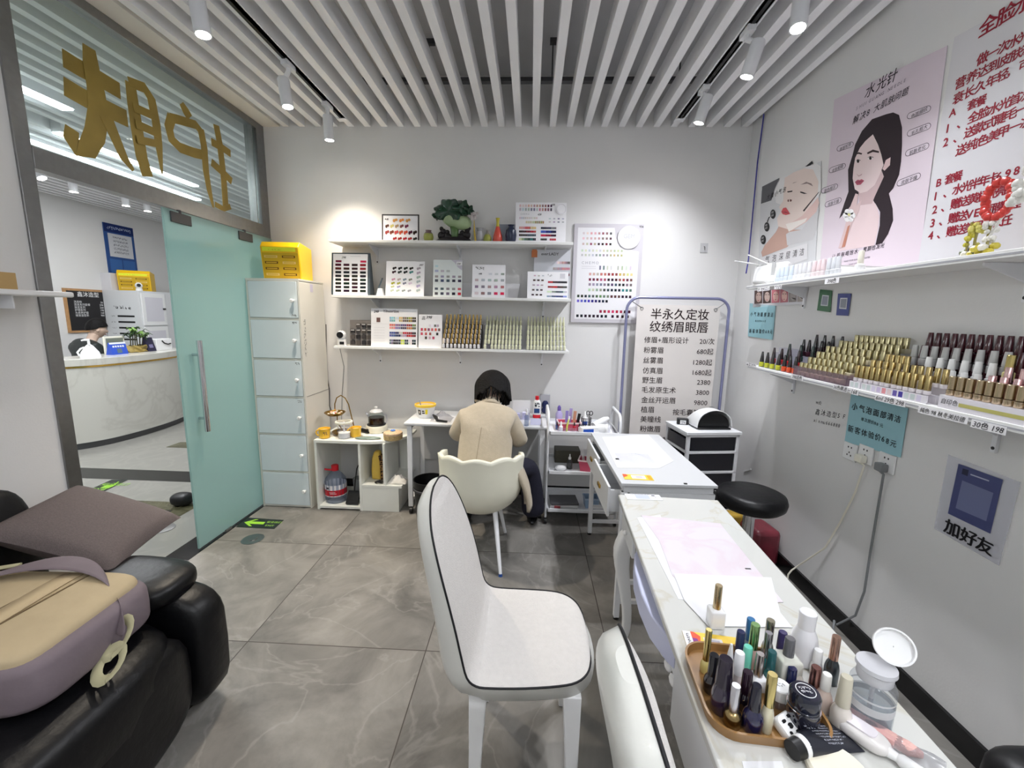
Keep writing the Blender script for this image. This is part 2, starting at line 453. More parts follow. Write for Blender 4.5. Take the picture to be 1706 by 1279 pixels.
S3 = [([(302, 172), (310, 186), (316, 196)], [.02, .03, .028]), ([(284, 196), (300, 200), (326, 208), (338, 224)], .026),
      ([(286, 194), (281, 212), (286, 232), (300, 246), (322, 254), (338, 258)], .03),
      ([(334, 214), (340, 245), (343, 285), (348, 315), (356, 348)], [.028, .028, .026, .022, .008])]
S4 = [([(360, 208), (366, 240), (372, 290), (376, 346)], .028), ([(352, 236), (370, 246), (384, 256)], .025), ([(352, 270), (372, 288), (386, 302)], .026),
      ([(358, 340), (372, 348), (384, 344)], .018)]
for s in (S1, S2, S3, S4):
    o = gold_strokes(s, '').build('gold_lettering', GOLDF, win); o.matrix_parent_inverse = Matrix.Translation(-win.location)

# frosted sliding door
q = MB(); q.box(XL + 0.022, XL + 0.034, 2.44, 3.46, 0.012, 2.125)
door = st(q.build('door_1', FROST))
PI_ = Matrix.Translation(-door.location)
def dpart(q, name, m, **kw):
    o = q.build(name, m, door, **kw); o.matrix_parent_inverse = PI_; return o
for yy in (2.56, 3.14):
    q = MB(); q.box(XL + 0.014, XL + 0.042, yy - 0.075, yy + 0.075, 2.055, 2.115); q.cyl((XL + .028, yy, 2.11), (XL + .028, yy, 2.135), .012)
    dpart(q, 'hanger_clamp', STEELD, bevel=0.003)
q = MB(); hy = 2.545; hx = XL + 0.085
q.cyl((hx, hy, 0.775), (hx, hy, 1.36), 0.0165, n=18)
q.cyl((XL + 0.03, hy, 0.86), (hx, hy, 0.86), 0.009); q.cyl((XL + 0.03, hy, 1.27), (hx, hy, 1.27), 0.009)
q.cyl((XL - 0.03, hy, 0.86), (XL + 0.03, hy, 0.86), 0.007); q.cyl((XL - 0.03, hy, 1.27), (XL + 0.03, hy, 1.27), 0.007)
dpart(q, 'door_handle', CHROME)
q = MB(); q.box(XL + 0.015, XL + 0.045, 2.67, 2.73, 0.0, 0.018); dpart(q, 'floor_guide', STEEL)

# ---------------------------------------------------------------- lobby shell
LOBF = marble('lobby_stone', (146, 144, 138), (160, 158, 150), 2.2, 0.18, 0.05, 0.35)
BROWNM = marble('brown_stone', (78, 76, 56), (110, 106, 84), 6, 0.2, 0.1, 0.6)
slab('floor_lobby', LOBF, -6.45, XL - 0.0, 0.4, 8.0, -0.06, -0.001)
for (y0, y1, m, x0, x1) in ((3.50, 3.74, BLACKM, -6.4, XL - .12), (2.96, 3.10, BROWNM, -6.4, -2.62), (2.86, 2.96, BLACKM, -6.4, -2.75),
                            (4.42, 4.62, BROWNM, -4.1, XL - .12)):
    slab('trim_%d' % n, m, x0, x1, y0, y1, -0.03, 0.0006); n += 1
slab('trim_%d' % n, BROWNM, -2.75, -2.62, 0.4, 2.96, -0.03, 0.0006); n += 1
slab('trim_%d' % n, BLACKM, -2.86, -2.75, 0.4, 2.86, -0.03, 0.0006); n += 1
slab('wall_lobby_far', WALL, -6.45, -6.3, 0.3, 8.1, 0, 3.4)
slab('wall_lobby_end', WALL, -6.3, XL - 0.0, 8.0, 8.1, 0, 3.4)
slab('wall_lobby_near', WALL, -6.3, XL - 0.1, 0.3, 0.4, 0, 3.4)
slab('wall_lobby_side', WALL, XL - 0.1, XL, 3.62, 8.0, 0, 3.4)
slab('ceiling_lobby', SLABM, -6.45, XL - 0.1, 0.3, 8.1, 3.34, 3.42)
x = -6.2
while x < XL - 0.15:
    if all(abs(x - sx) > 0.07 for sx, _, _ in STRIPS):
        slab('trim_%d' % n, SLATM, x - 0.024, x + 0.024, 0.42, 7.98, ZC, ZC + 0.1); n += 1
    x += 0.1305
GLOW = mat('strip_diffuser', (245, 250, 255), 0.5, emit=9.0)
LAMPN = ['white ceiling strip lamp seen through the top left corner of the transom', 'long bright ceiling strip lamp behind the lower gold strokes in the transom',
         'narrow ceiling strip lamp just above the steel transom bar', 'ceiling strip lamp of the lobby above the reception counter']
for (sx, y0, y1), lb in zip(STRIPS, LAMPN):
    t = thing('strip_lamp', lb, 'ceiling lamp', (sx, (y0 + y1) / 2, ZC - 0.03), 0, 'lobby strip lamps')
    h = (y1 - y0) / 2
    q = MB(); q.box(-.045, .045, -h, h, .012, .10); q.build('lamp_housing', WHITEM, t)
    q = MB(); q.box(-.04, .04, -h + .01, h - .01, 0, .012); q.build('diffuser', GLOW, t)
for (sx, y0, y1), lb in zip(FILL_TUBES, ('added fill-light tube hanging unseen at the back of the salon, on the sofa side', 'added fill-light tube hanging unseen at the back of the salon, on the shelf side')):
    t = thing('fill_tube_lamp', lb, 'ceiling lamp', (sx, (y0 + y1) / 2, 2.45), 0, 'added fill tubes')
    h = (y1 - y0) / 2
    q = MB(); q.cyl((0, -h, 0), (0, h, 0), .03, n=16); q.build('glowing_tube', mat('fill_tube_glow', (245, 250, 255), 0.5, emit=FILL_GLOW), t)
    q = MB(); q.cyl((0, -h - .04, 0), (0, -h, 0), .034, n=16); q.cyl((0, h, 0), (0, h + .04, 0), .034, n=16); q.build('end_cap', WHITEM, t)
    q = MB(); q.cyl((0, -h * .7, .03), (0, -h * .7, ZC - 2.45), .003, n=6); q.cyl((0, h * .7, .03), (0, h * .7, ZC - 2.45), .003, n=6); q.build('hanging_wire', STEEL, t)

# ---------------------------------------------------------------- ceiling tracks and spots
LENS = mat('spot_lens', (255, 250, 240), 0.2, emit=25.0)
for tx, lb in ((-1.4535, 'dark lighting track with white spots on the locker side of the ceiling'), (1.045, 'dark lighting track with white spots on the shelf side of the ceiling')):
    t = thing('lighting_track', lb, 'lighting track', (tx, 1.0, ZC + 0.0))
    q = MB(); q.box(-.034, .034, -2.6, 2.35, .0, .035); q.build('track_body', WHITEM, t)
    q = MB(); q.box(-.009, .009, -2.6, 2.35, -.002, .003); q.build('contact_slot', BLACK, t)
    q = MB(); q.box(-.037, .037, 2.35, 2.41, -.004, .034); q.build('end_feed', WHITEM, t, bevel=.003)
SPL = ['white cylinder spotlight nearest the back wall on the locker side track', 'white cylinder spotlight with glowing lens between two others on the locker side track',
       'big white cylinder spotlight cut off by the top edge on the locker side track', 'slim white spotlight nearest the back wall on the shelf side track',
       'brightly glowing white spotlight above the price posters on the shelf side track', 'white spotlight cut off by the top edge on the shelf side track',
       'added unseen fill spotlight over the sofa on the locker side track', 'added unseen fill spotlight rearmost on the locker side track', 'added unseen fill spotlight over the nail table on the shelf side track', 'added unseen fill spotlight rearmost on the shelf side track']
for (a, aim, k, c), lb in zip(SPOTS, SPL):
    lens = Vector(a); d = (Vector(aim) - lens).normalized()
    txx = -1.4535 if a[0] < 0 else 1.045
    r = 0.033
    t = thing('track_spotlight', lb, 'spotlight', (a[0], a[1], a[2]), 0, 'track spotlights')
    Rm = d.to_track_quat('-Z', 'Y').to_matrix().to_4x4()
    q = MB(); q.M = Rm; q.lathe([(r, .012), (r, .155), (r * .9, .163)], n=24); q.lathe([(r, .012), (r * 1.0, .004), (r * .86, .004), (r * .8, .02)], n=24, cap0=False, cap1=False)
    q.build('lamp_housing', WHITEM, t)
    q = MB(); q.M = Rm; q.lathe([(r * .86, .0045), (r * .86, .009)], n=24); q.build('lens', LENS, t)
    top = Rm @ Vector((0, 0, .15))
    q = MB(); q.tube([top, Vector((txx - a[0], .0, ZC - .045 - a[2])), Vector((txx - a[0], 0, ZC - a[2]))], [.012, .014, .018], 10)
    q.box(txx - a[0] - .02, txx - a[0] + .02, -.045, .045, ZC - a[2] - .028, ZC - a[2] + .001)
    q.build('track_adapter', WHITEM, t)
# ================================================================ furniture
def scrib(q, o, ud, vd, w, h, n=3, t=0.1, seed=0, col=(20, 20, 22)):
    """unreadable handwriting: n clusters of short pen strokes in a w x h strip"""
    R = random.Random(seed); o = Vector(o); ud = Vector(ud); vd = Vector(vd); old = q.col; q.col = col
    cw = w / n
    for k in range(n):
        for j in range(5):
            a = Vector((R.uniform(.05, .9) * cw + k * cw, R.uniform(.05, .95) * h)); ang = R.choice([0, 0.1, pi / 2, 1.2, -0.7, 2.2]) + R.uniform(-.2, .2)
            l = R.uniform(.4, .8) * min(cw, h); d = Vector((cos(ang), sin(ang))) * l; p = Vector((-sin(ang), cos(ang))) * h * t / 2
            b = a + d; b.x = min(max(b.x, k * cw), (k + .95) * cw); b.y = min(max(b.y, 0), h)
            q.poly([o + ud * z.x + vd * z.y for z in (a - p, b - p, b + p, a + p)])
    q.col = old
X_, Y_, Z_ = Vector((1, 0, 0)), Vector((0, 1, 0)), Vector((0, 0, 1))

# ---- locker tower
LW, LD, LH = 0.40, 0.37, 1.775
LOCK = mat('locker_board', (218, 227, 232), 0.4, var=0.01)
LOCKS = mat('locker_side_board', (222, 220, 212), 0.45, var=0.01)
t = thing('locker_cabinet', 'tall white six-door locker tower with round knobs beside the glass door', 'locker', (-2.108, 3.09, 0))
q = MB(); q.box(0, LW, .014, LD, 0, LH); q.box(-.002, LW + .002, .0, LD, LH, LH + .012); q.box(0, .012, 0, .014, 0, LH); q.box(LW - .012, LW, 0, .014, 0, LH)
zs = [0.012, .297, .603, .899, 1.191, 1.493, LH]
for z in zs: q.box(.012, LW - .012, .0005, .014, z - .006, z + .006)
q.build('cabinet_body', LOCKS, t)
q = MB(); q.col = (90, 88, 84); q.box(LW + .0005, LW + .0012, 0.02, LD, .90, .903); q.build('panel_joint', PRINT, t); q = MB(); scrib(q, (LW + .0012, .03, 1.49), (0, 0, -1), (0, 1, 0), .28, .03, 6, .1, 4); q.build('handwriting', PRINT, t)
q = MB(); q.col = (205, 200, 220); q.box(LW + .0002, LW + .001, .16, .20, 1.70, 1.76); q.build('tape', PRINT, t)
for k in range(6):
    z0, z1 = zs[k] + .009, zs[k + 1] - .009
    q = MB(); q.box(.016, LW - .016, -.004, .010, z0, z1); d = q.build('locker_door', LOCK, t, bevel=.0015)
    q = MB(); q.lathe([(.006, 0), (.006, .012), (.014, .020), (.015, .028), (.010, .033)], n=16)
    for i, v in enumerate(q.v): q.v[i] = Vector((LW - .045 + v.x, -.004 - v.z, z0 + (z1 - z0) * .47 + v.y))
    q.build('knob', WHITE, d)
    if k >= 2:
        q = MB(); scrib(q, (LW - .062, -.0046, (z0 + .008) if k == 5 else z1 - .03), X_, Z_, .032, .018, 2, .16, k)
        q.build('handwriting', PRINT, d)

# ---- yellow slotted box on the locker
YEL = mat('yellow_plastic', (244, 196, 20), 0.35)
YELD = mat('yellow_panel', (206, 166, 22), 0.4)
def yellow_box(loc, rz, w, dp, h, lb, cols=2, rows=4):
    t = thing('charging_box', lb, 'box', loc, rz)
    q = MB(); q.prism([(-w / 2, 0.03, 0), (-w / 2, 0, h * .86), (-w / 2, .03, h), (-w / 2, dp, h * .92), (-w / 2, dp, 0)], (w, 0, 0)); q.build('box_body', YEL, t, bevel=.006)
    fr = lambda a, c: Vector((-w / 2 + a * w, 0.03 - (c / .86) * .03 if c < .86 else 0, c * h)) + Vector((0, -.0015, 0))
    q = MB(); q.poly([fr(.03, .02), fr(.97, .02), fr(.97, .70), fr(.03, .70)]); q.build('slot_panel', YELD, t)
    q = MB()
    for r in range(rows):
        for c in range(cols):
            a0 = .09 + c * .46; z = .60 - r * .155
            q.col = (96, 62, 20) if (r * 2 + c) % 3 else (226, 196, 130)
            q.poly([fr(a0, z - .03) + Vector((0, -.001, 0)), fr(a0 + .34, z - .03) + Vector((0, -.001, 0)), fr(a0 + .34, z + .03) + Vector((0, -.001, 0)), fr(a0, z + .03) + Vector((0, -.001, 0))])
            q.col = (214, 176, 60)
            q.poly([fr(a0 + .03, z - .014) + Vector((0, -.002, 0)), fr(a0 + .31, z - .014) + Vector((0, -.002, 0)), fr(a0 + .31, z + .014) + Vector((0, -.002, 0)), fr(a0 + .03, z + .014) + Vector((0, -.002, 0))])
    q.build('power_bank_slots', PRINT, t)
    q = MB(); q.col = (236, 240, 60); o = fr(.06, .735) + Vector((0, -.003, 0))
    q.poly([o, fr(.92, .735) + Vector((0, -.003, 0)), fr(.92, .845) + Vector((0, -.003, 0)), fr(.06, .845) + Vector((0, -.003, 0))])
    q.col = (120, 120, 50); scrib(q, fr(.12, .77) + Vector((0, -.0035, 0)), X_, Z_, w * .42, h * .05, 5, .2, 8, (120, 116, 40))
    q.build('display_label', PRINT, t)
    return t
yellow_box((-1.885, 3.17, LH + .012), 0.10, .28, .24, .275, 'yellow slotted power bank box on top of the white locker tower')

# ---- tea cabinet
CAB = mat('cream_melamine', (232, 233, 226), 0.4, var=0.01)
t = thing('side_cabinet', 'low white open side cabinet with rounded end carrying cups and a kettle', 'cabinet', (-1.655, 3.07, 0))
W_, D_, H_ = 0.70, 0.40, 0.57
out = [(0, 0), (W_ - .30, 0)] + [(W_ - .30 + .30 * sin(a), .30 - .30 * cos(a)) for a in [pi / 2 * i / 12 for i in range(1, 13)]] + [(W_, D_), (0, D_)]
q = MB(); q.prism([(x, y, H_ - .02) for x, y in out], (0, 0, .02)); q.build('top_board', CAB, t, smooth=20)
q = MB(); q.box(0, .018, 0.004, D_, 0, H_ - .02); q.build('side_panel', CAB, t)
q = MB(); q.box(.345, .363, 0.004, D_, 0, H_ - .02); q.build('divider', CAB, t)
q = MB(); q.box(.535, .551, 0.012, D_ - .05, .215, H_ - .02); q.build('divider', CAB, t)
q = MB(); q.box(.018, .345, .004, D_, .012, .03); q.build('bottom_board', CAB, t)
out2 = [(.363, 0.006), (W_ - .02, .006), (W_ - .02, D_), (.363, D_)]
q = MB(); q.prism([(x, y, .198) for x, y in out2], (0, 0, .018)); q.build('shelf_board', CAB, t)
q = MB(); q.box(.363, W_ - .045, .008, .024, 0.0, .198); q.box(W_ - .06, W_ - .045, .02, D_, 0, .198); q.build('plinth_box', CAB, t)
q = MB(); q.box(.551, W_ - .05, D_ - .012, D_, .216, H_ - .02); q.build('back_panel', CAB, t)
CZ = H_
YCUP = mat('yellow_ceramic', (238, 190, 60), 0.25)
YIN = mat('peach_glaze', (240, 190, 130), 0.3)
def cup(p, rz, lb):
    t = thing('mug', lb, 'cup', p, rz, 'yellow mugs on the side cabinet')
    q = MB(); q.lathe([(.030, 0), (.038, .005), (.043, .072), (.046, .078), (.040, .077), (.036, .010), (0.001, .008)], n=24, cap1=False); q.build('cup_body', YCUP, t)
    q = MB(); q.tube([(-.041 - .026 * sin(a), 0, .04 + .024 * cos(a)) for a in [pi * i / 8 for i in range(9)]], .006, 8); q.build('handle', YCUP, t)
    q = MB(); q.lathe([(.040, .062), (.001, .063)], n=20); q.build('drink', YIN, t)
    return t
p = at(541, 729, z=CZ); c1 = cup((p.x, p.y, CZ), 0, 'yellow mug at the locker end of the side cabinet top')
q = MB(); q.col = (60, 50, 70); scrib(q, (.012, -.0445, .034), X_, Z_, .03, .026, 2, .2, 3, (70, 60, 90)); q.build('printed_motif', PRINT, c1)
p = at(593, 727, z=CZ); cup((p.x, p.y, CZ), 0, 'yellow mug between the glass jar and the kettle')
# jar with white ring lid
p = at(574, 729, z=CZ)
t = thing('glass_jar', 'clear glass jar with a white ring lid between the two yellow mugs', 'jar', (p.x, p.y, CZ))
q = MB(); q.lathe([(.045, 0), (.048, .006), (.048, .085), (.05, .095)], n=24, cap1=False); q.build('jar_body', ACRYL, t, smooth=50)
q = MB(); q.lathe([(.043, .004), (.045, .045), (.001, .046)], n=20); q.build('cotton_filling', mat('cotton', (226, 228, 224), .9, bump=.5, bscale=90), t)
q = MB(); q.lathe([(.056, .118), (.066, .122), (.066, .134), (.054, .136), (.054, .118)], n=28, cap0=False, cap1=False)
for k in range(3): a = 2 * pi * k / 3; q.cyl((.05 * cos(a), .05 * sin(a), .09), (.058 * cos(a), .058 * sin(a), .122), .004)
q.build('ring_lid', mat('cream_plastic', (236, 232, 216), .35), t)
q = MB(); q.cyl((0.0, 0, .046), (.0, .0, .13), .006); q.build('swab', WHITE, t)
# fruit stand
p = at(566, 724, z=CZ)
BRASS = mat('antique_brass', (150, 118, 50), 0.3, metal=0.9)
t = thing('tiered_fruit_stand', 'brass two-tier dish stand with an arched handle on the side cabinet', 'dish stand', (p.x, p.y + .02, CZ))
def plate(z, r, dx): 
    q = MB(); q.lathe([(.02, z), (r * .7, z + .004), (r, z + .026), (r * .98, z + .029), (r * .66, z + .010), (.001, z + .008)], o=(dx, 0, 0), n=28); return q
plate(.0, .085, 0.02).build('lower_dish', BRASS, t); plate(.155, .082, -.04).build('upper_dish', BRASS, t)
q = MB(); q.tube([(-.04, 0, .16), (-.038, 0, .25), (-.02, 0, .30), (.015, 0, .322), (.05, 0, .30), (.075, 0, .25), (.105, 0, .10), (.118, 0, .03)], .0045, 8)
q.tube([(.02, 0, .01), (0.0, 0, .06), (-.025, 0, .10), (-.022, 0, .16)], .0045, 8); q.build('arched_handle', BRASS, t)
q = MB()
for k in range(26):
    a = random.uniform(0, 6.28); r = random.uniform(0, .06); q.col = random.choice([(240, 232, 216), (236, 180, 150), (190, 200, 120), (250, 246, 240), (214, 120, 110)])
    q.sphere((-.04 + r * cos(a), r * sin(a), .172 + random.uniform(0, .012)), (.010, .008, .007), 6, 4)
tag(q.build('wrapped_sweets', PLASTIC, loc=None), 'small wrapped sweets piled in the upper brass dish', 'sweets', None, 'stuff')
sw = bpy.data.objects['wrapped_sweets']; sw.location = sw.location + t.location
q = MB()
for k in range(14):
    a = random.uniform(0, 6.28); r = random.uniform(0, .055); q.col = random.choice([(60, 60, 64), (210, 205, 200), (120, 100, 60), (40, 36, 40)])
    q.M = T3(.02 + r * cos(a), r * sin(a), .022 + random.uniform(0, .012)) @ RZ(a); q.box(-.016, .016, -.009, .009, -.005, .005)
q.M = None
o = tag(q.build('wrapped_snacks', PLASTIC), 'dark wrapped snacks lying in the lower brass dish', 'snacks', None, 'stuff'); o.location = o.location + t.location
# kettle
p = at(627, 719, z=CZ)
t = thing('glass_kettle', 'glass kettle of dark tea on a round white heating base', 'kettle', (p.x, p.y + .01, CZ))
q = MB(); q.lathe([(.078, 0), (.084, .01), (.088, .05), (.084, .058), (.062, .058)], n=28); bs = q.build('heating_base', mat('cream_plastic'), t)
q = MB(); q.cyl((-.05, -.075, .03), (-.055, -.094, .03), .012); q.build('dial', BLACK, bs)
q = MB(); q.lathe([(.072, .058), (.076, .066), (.07, .07), (.05, .066)], n=28); q.build('warming_rim', BLACK, t)
q = MB(); q.lathe([(.062, .064), (.066, .075), (.066, .12), (.060, .145), (.05, .158), (.045, .165)], n=28, cap1=False); q.build('glass_body', GLASS, t, smooth=60)
q = MB(); q.lathe([(.060, .066), (.0635, .076), (.0635, .125), (.001, .126)], n=24); q.build('tea', mat('dark_tea', (44, 16, 12), .15), t)
q = MB(); q.lathe([(.048, .166), (.052, .172), (.042, .184), (.014, .19), (.008, .20), (.014, .208), (.010, .214)], n=24); q.build('lid', WHITE, t)
q = MB(); q.tube([(.055, -.01, .155), (.09, -.02, .15), (.10, -.02, .11), (.085, -.02, .075), (.066, -.01, .075)], .005, 8); q.build('handle', ACRYL, t)
q = MB(); q.tube([(-.058, 0, .125), (-.08, 0, .15), (-.088, 0, .165)], [.012, .008, .007], 8); q.build('spout', ACRYL, t)
# woven box
p = at(655, 733, z=CZ)
t = thing('woven_box', 'round woven trinket box with a small blue flower on its lid', 'box', (p.x - .01, p.y + .03, CZ))
WOV = mat('woven_straw', (206, 178, 128), .8, var=.35, vscale=70, bump=.6, bscale=120)
q = MB(); q.lathe([(.062, 0), (.072, .006), (.074, .035), (.070, .040)], n=28); q.build('box_body', WOV, t)
q = MB(); q.lathe([(.073, .040), (.075, .046), (.072, .056), (.04, .064), (.001, .066)], n=28); q.build('lid', mat('woven_pink', (214, 184, 150), .8, var=.3, vscale=80, bump=.5), t)
q = MB()
for k in range(5): q.sphere((.012 * cos(k * 1.257), .012 * sin(k * 1.257), .07), (.009, .007, .006), 8, 5)
q.build('blue_flower', mat('blue_felt', (86, 130, 206), .8), t)
# pouch, dryer-like black plug
p = at(613, 731, z=CZ)
q = MB(); q.M = T3(p.x, p.y, CZ + .008) @ Matrix.Rotation(.06, 4, 'Z'); q.sphere((0, 0, 0), (.105, .028, .011), 20, 8)
tag(q.build('spectacle_case', mat('grey_green_plastic', (120, 136, 128), .3)), 'slim grey-green case lying at the front edge of the side cabinet', 'case')
p = at(606, 722, z=CZ)
t = thing('curling_brush', 'black handheld styling tool lying behind the grey-green case', 'hair tool', (p.x, p.y + .02, CZ))
q = MB(); q.tube([(-.03, .02, .018), (.03, -.01, .016), (.075, -.02, .010)], [.018, .014, .005], 10); q.build('tool_body', BLACK, t)
q = MB(); q.tube([(.07, -.02, .008), (.12, 0.0, .004), (.2, .02, .004)], .003, 6); q.build('power_cord', BLACK, t)
# inside: water jug
t = thing('water_jug', 'large clear water jug with red cap and red label inside the side cabinet', 'water bottle', (-1.552, 3.185, .03))
PET = clear_mat('pet_bottle', (214, 220, 232), .06, .4, .16, (190, 200, 215))
q = MB(); q.lathe([(.062, 0), (.078, .01), (.082, .035), (.078, .05), (.083, .065), (.083, .165), (.078, .19), (.055, .225), (.03, .25), (.024, .262)], n=28); q.build('bottle', PET, t, smooth=60)
q = MB(); q.lathe([(.028, .258), (.028, .30), (.024, .303)], n=20); q.build('cap', mat('red_plastic', (206, 30, 44), .35), t)
q = MB(); q.tube([(-.02, -.01, .262), (-.06, -.02, .268), (-.075, -.02, .27)], .008, 8); q.build('carry_handle', mat('red_plastic'), t)
q = MB()
def band(z0, z1, r, c, a0=-2.6, a1=-.4):
    q.col = c; m = 16
    for i in range(m):
        u0 = a0 + (a1 - a0) * i / m; u1 = a0 + (a1 - a0) * (i + 1) / m
        q.poly([(r * cos(u0), r * sin(u0), z0), (r * cos(u1), r * sin(u1), z0), (r * cos(u1), r * sin(u1), z1), (r * cos(u0), r * sin(u0), z1)])
band(.06, .155, .0838, (232, 228, 230), -3.14, 3.14); band(.068, .115, .0842, (190, 26, 42), -3.14, 3.14); band(.125, .14, .0845, (60, 60, 66), -2.1, -1.8)
band(.085, .089, .0846, (240, 200, 205), -1.7, -1.1); band(.096, .101, .0846, (240, 200, 205), -1.75, -1.2)
q.build('label_band', PRINT, t, smooth=180)
# grey bin-like container, power strip and cable
q = MB(); q.lathe([(.040, 0), (.046, .01), (.052, .16), (.050, .165)], o=(-1.395, 3.27, .03), n=24, sx=.9); tag(q.build('grey_canister', mat('grey_plastic', (126, 128, 130), .5)), 'grey plastic canister behind the water jug in the side cabinet', 'container')
q = MB(); q.M = T3(-1.39, 3.14, .078) @ Matrix.Rotation(.9, 4, 'X'); q.box(-.05, .05, -.055, .055, -.012, .012)
tag(q.build('power_adapter', BLACK, bevel=.004), 'black power adapter leaning low at the right of the water jug', 'adapter')
q = MB(); q.tube([(-1.415, 3.40, .545), (-1.40, 3.38, .45), (-1.37, 3.33, .38), (-1.40, 3.25, .28), (-1.395, 3.2, .2), (-1.39, 3.16, .10)], .004, 6)
q.tube([(-1.40, 3.4, .5), (-1.36, 3.38, .47), (-1.315, 3.36, .43)], .004, 6)
tag(q.build('black_cable', RUBBER), 'thin black power cable hanging inside the side cabinet', 'cable')
# yellow bag with leopard part
t = thing('gift_bag', 'yellow pouch with a leopard print side standing in the middle bay of the side cabinet', 'bag', (-1.20, 3.22, .216))
q = MB(); q.ring([[(-.055 * k + dx, -.03, z), (.02 * k + dx, -.035, z), (.02 * k + dx, .03, z), (-.055 * k + dx, .03, z)] for k, z, dx in ((1, 0, 0), (1.05, .08, 0), (.9, .18, .0), (.55, .235, .0))]); q.build('pouch', mat('yellow_fabric', (232, 196, 90), .7, bump=.3, bscale=40), t, bevel=.012, smooth=60)
def leopard():
    m = bpy.data.materials.new('leopard_fabric'); m.use_nodes = True; nt = m.node_tree; N = nt.nodes; b = N['Principled BSDF']
    tc = N.new('ShaderNodeTexCoord'); v = N.new('ShaderNodeTexVoronoi'); v.inputs['Scale'].default_value = 55; nt.links.new(tc.outputs['Object'], v.inputs['Vector'])
    r = N.new('ShaderNodeValToRGB'); e = r.color_ramp.elements; e[0].position = .35; e[0].color = lin((40, 22, 16)); e[1].position = .5; e[1].color = lin((168, 126, 72))
    nt.links.new(v.outputs['Distance'], r.inputs[0]); nt.links.new(r.outputs[0], b.inputs['Base Color']); b.inputs['Roughness'].default_value = .8
    return m
q = MB(); q.ring([[(.018 * k + dx, -.042, z), (.062 * k + dx, -.03, z), (.062 * k + dx, .03, z), (.018 * k + dx, .03, z)] for k, z, dx in ((1, 0, 0), (1.1, .08, 0), (1.0, .16, -.004), (.5, .205, -.006))]); q.build('leopard_panel', leopard(), t, bevel=.01, smooth=60)
t = thing('hair_claw', 'small black hair claw lying in front of the leopard print pouch', 'hair clip', (-1.165, 3.115, .216))
q = MB(); q.tube([(-.03, 0, .008), (-.01, -.012, .022), (.012, 0, .012), (.034, -.01, .02)], .009, 8); q.build('claw', BLACK, t)
q = MB(); q.tube([(-.02, .01, .01), (0, .016, .02), (.024, .014, .01)], .007, 8); q.build('claw', BLACK, t)
q = MB()
q.grid(lambda u, v: (-1.03 + (u - .5) * .15, 3.17 + (v - .5) * .12, .2185 + max(0, .05 * sin(pi * u) * sin(pi * v) + .014 * sin(u * 17 + v * 5) * sin(v * 13) * sin(pi * u) * sin(pi * v))), 20, 16)
tag(q.build('white_cloth', mat('white_cotton', (236, 232, 224), .9, bump=.4, bscale=30), solid=.003, smooth=180), 'crumpled white cloth on the rounded end shelf of the side cabinet', 'cloth')

# ---- desk on castors
t = thing('writing_desk', 'narrow white desk on castors against the wall where the woman sits', 'desk', (-.395, 3.26, 0))
q = MB(); q.box(-.54, .54, -.225, .22, .715, .74); q.build('tabletop', WBOARD, t, bevel=.008, seg=3)
for sx in (-1, 1):
    q = MB(); X = sx * .505
    for yy in (-.19, .19): q.box(X - .018, X + .018, yy - .012, yy + .012, .06, .715)
    q.box(X - .018, X + .018, -.19, .19, .69, .715); q.box(X - .018, X + .018, -.19, .19, .10, .125); q.build('leg_frame', WHITEM, t, bevel=.002)
    for yy in (-.19, .19):
        q = MB(); q.M = T3(X, yy, 0)
        q.tube([(-.011, 0, .026), (.011, 0, .026)], .025, 16); q.box(-.006, .006, -.004, .016, .03, .06); q.build('caster', BLACK, t)
q = MB(); q.box(-.487, .487, .17, .18, .32, .69); q.build('modesty_panel', mat('grey_panel', (190, 190, 190), .5), t)
DZ = .74
# bucket
p = at(709, 694, z=DZ)
t = thing('instant_noodle_tub', 'round white food tub with a yellow rim on the desk left of the woman', 'tub', (p.x, p.y, DZ))
q = MB(); q.lathe([(.058, 0), (.062, .004), (.078, .092), (.082, .094), (.082, .10), (.076, .10), (.06, .012), (.001, .01)], n=32); q.build('tub', WHITE, t)
q = MB(); q.lathe([(.0795, .088), (.0845, .090), (.0845, .106), (.078, .108), (.074, .094)], n=32, cap0=False, cap1=False); q.build('rim', mat('yellow_rim', (240, 200, 70), .35), t)
q = MB(); q.lathe([(.075, .085), (.001, .088)], n=24); q.build('noodles', mat('noodle', (226, 178, 70), .5, bump=1, bscale=70), t)
q = MB(); q.cyl((-.03, -.02, .088), (-.05, .01, .13), .004); q.build('fork', mat('grey_metal', (150, 150, 150), .3, metal=.8), t)
q = MB()
def tubpatch(a0, a1, z0, z1, c):
    q.col = c; f = lambda a, z: ((.0622 + z * .185) * cos(a), (.0622 + z * .185) * sin(a), z)
    for i in range(5):
        u0 = a0 + (a1 - a0) * i / 5; u1 = a0 + (a1 - a0) * (i + 1) / 5; q.poly([f(u0, z0), f(u1, z0), f(u1, z1), f(u0, z1)])
tubpatch(-2.2, -1.85, .03, .07, (40, 36, 34)); tubpatch(-2.1, -1.95, .04, .062, (236, 224, 210)); tubpatch(-1.35, -1.1, .035, .075, (236, 214, 40)); tubpatch(-1.7, -1.4, .04, .05, (60, 56, 52)); tubpatch(-1.7, -1.45, .056, .066, (80, 70, 60))
q.build('printed_label', PRINT, t, smooth=180)
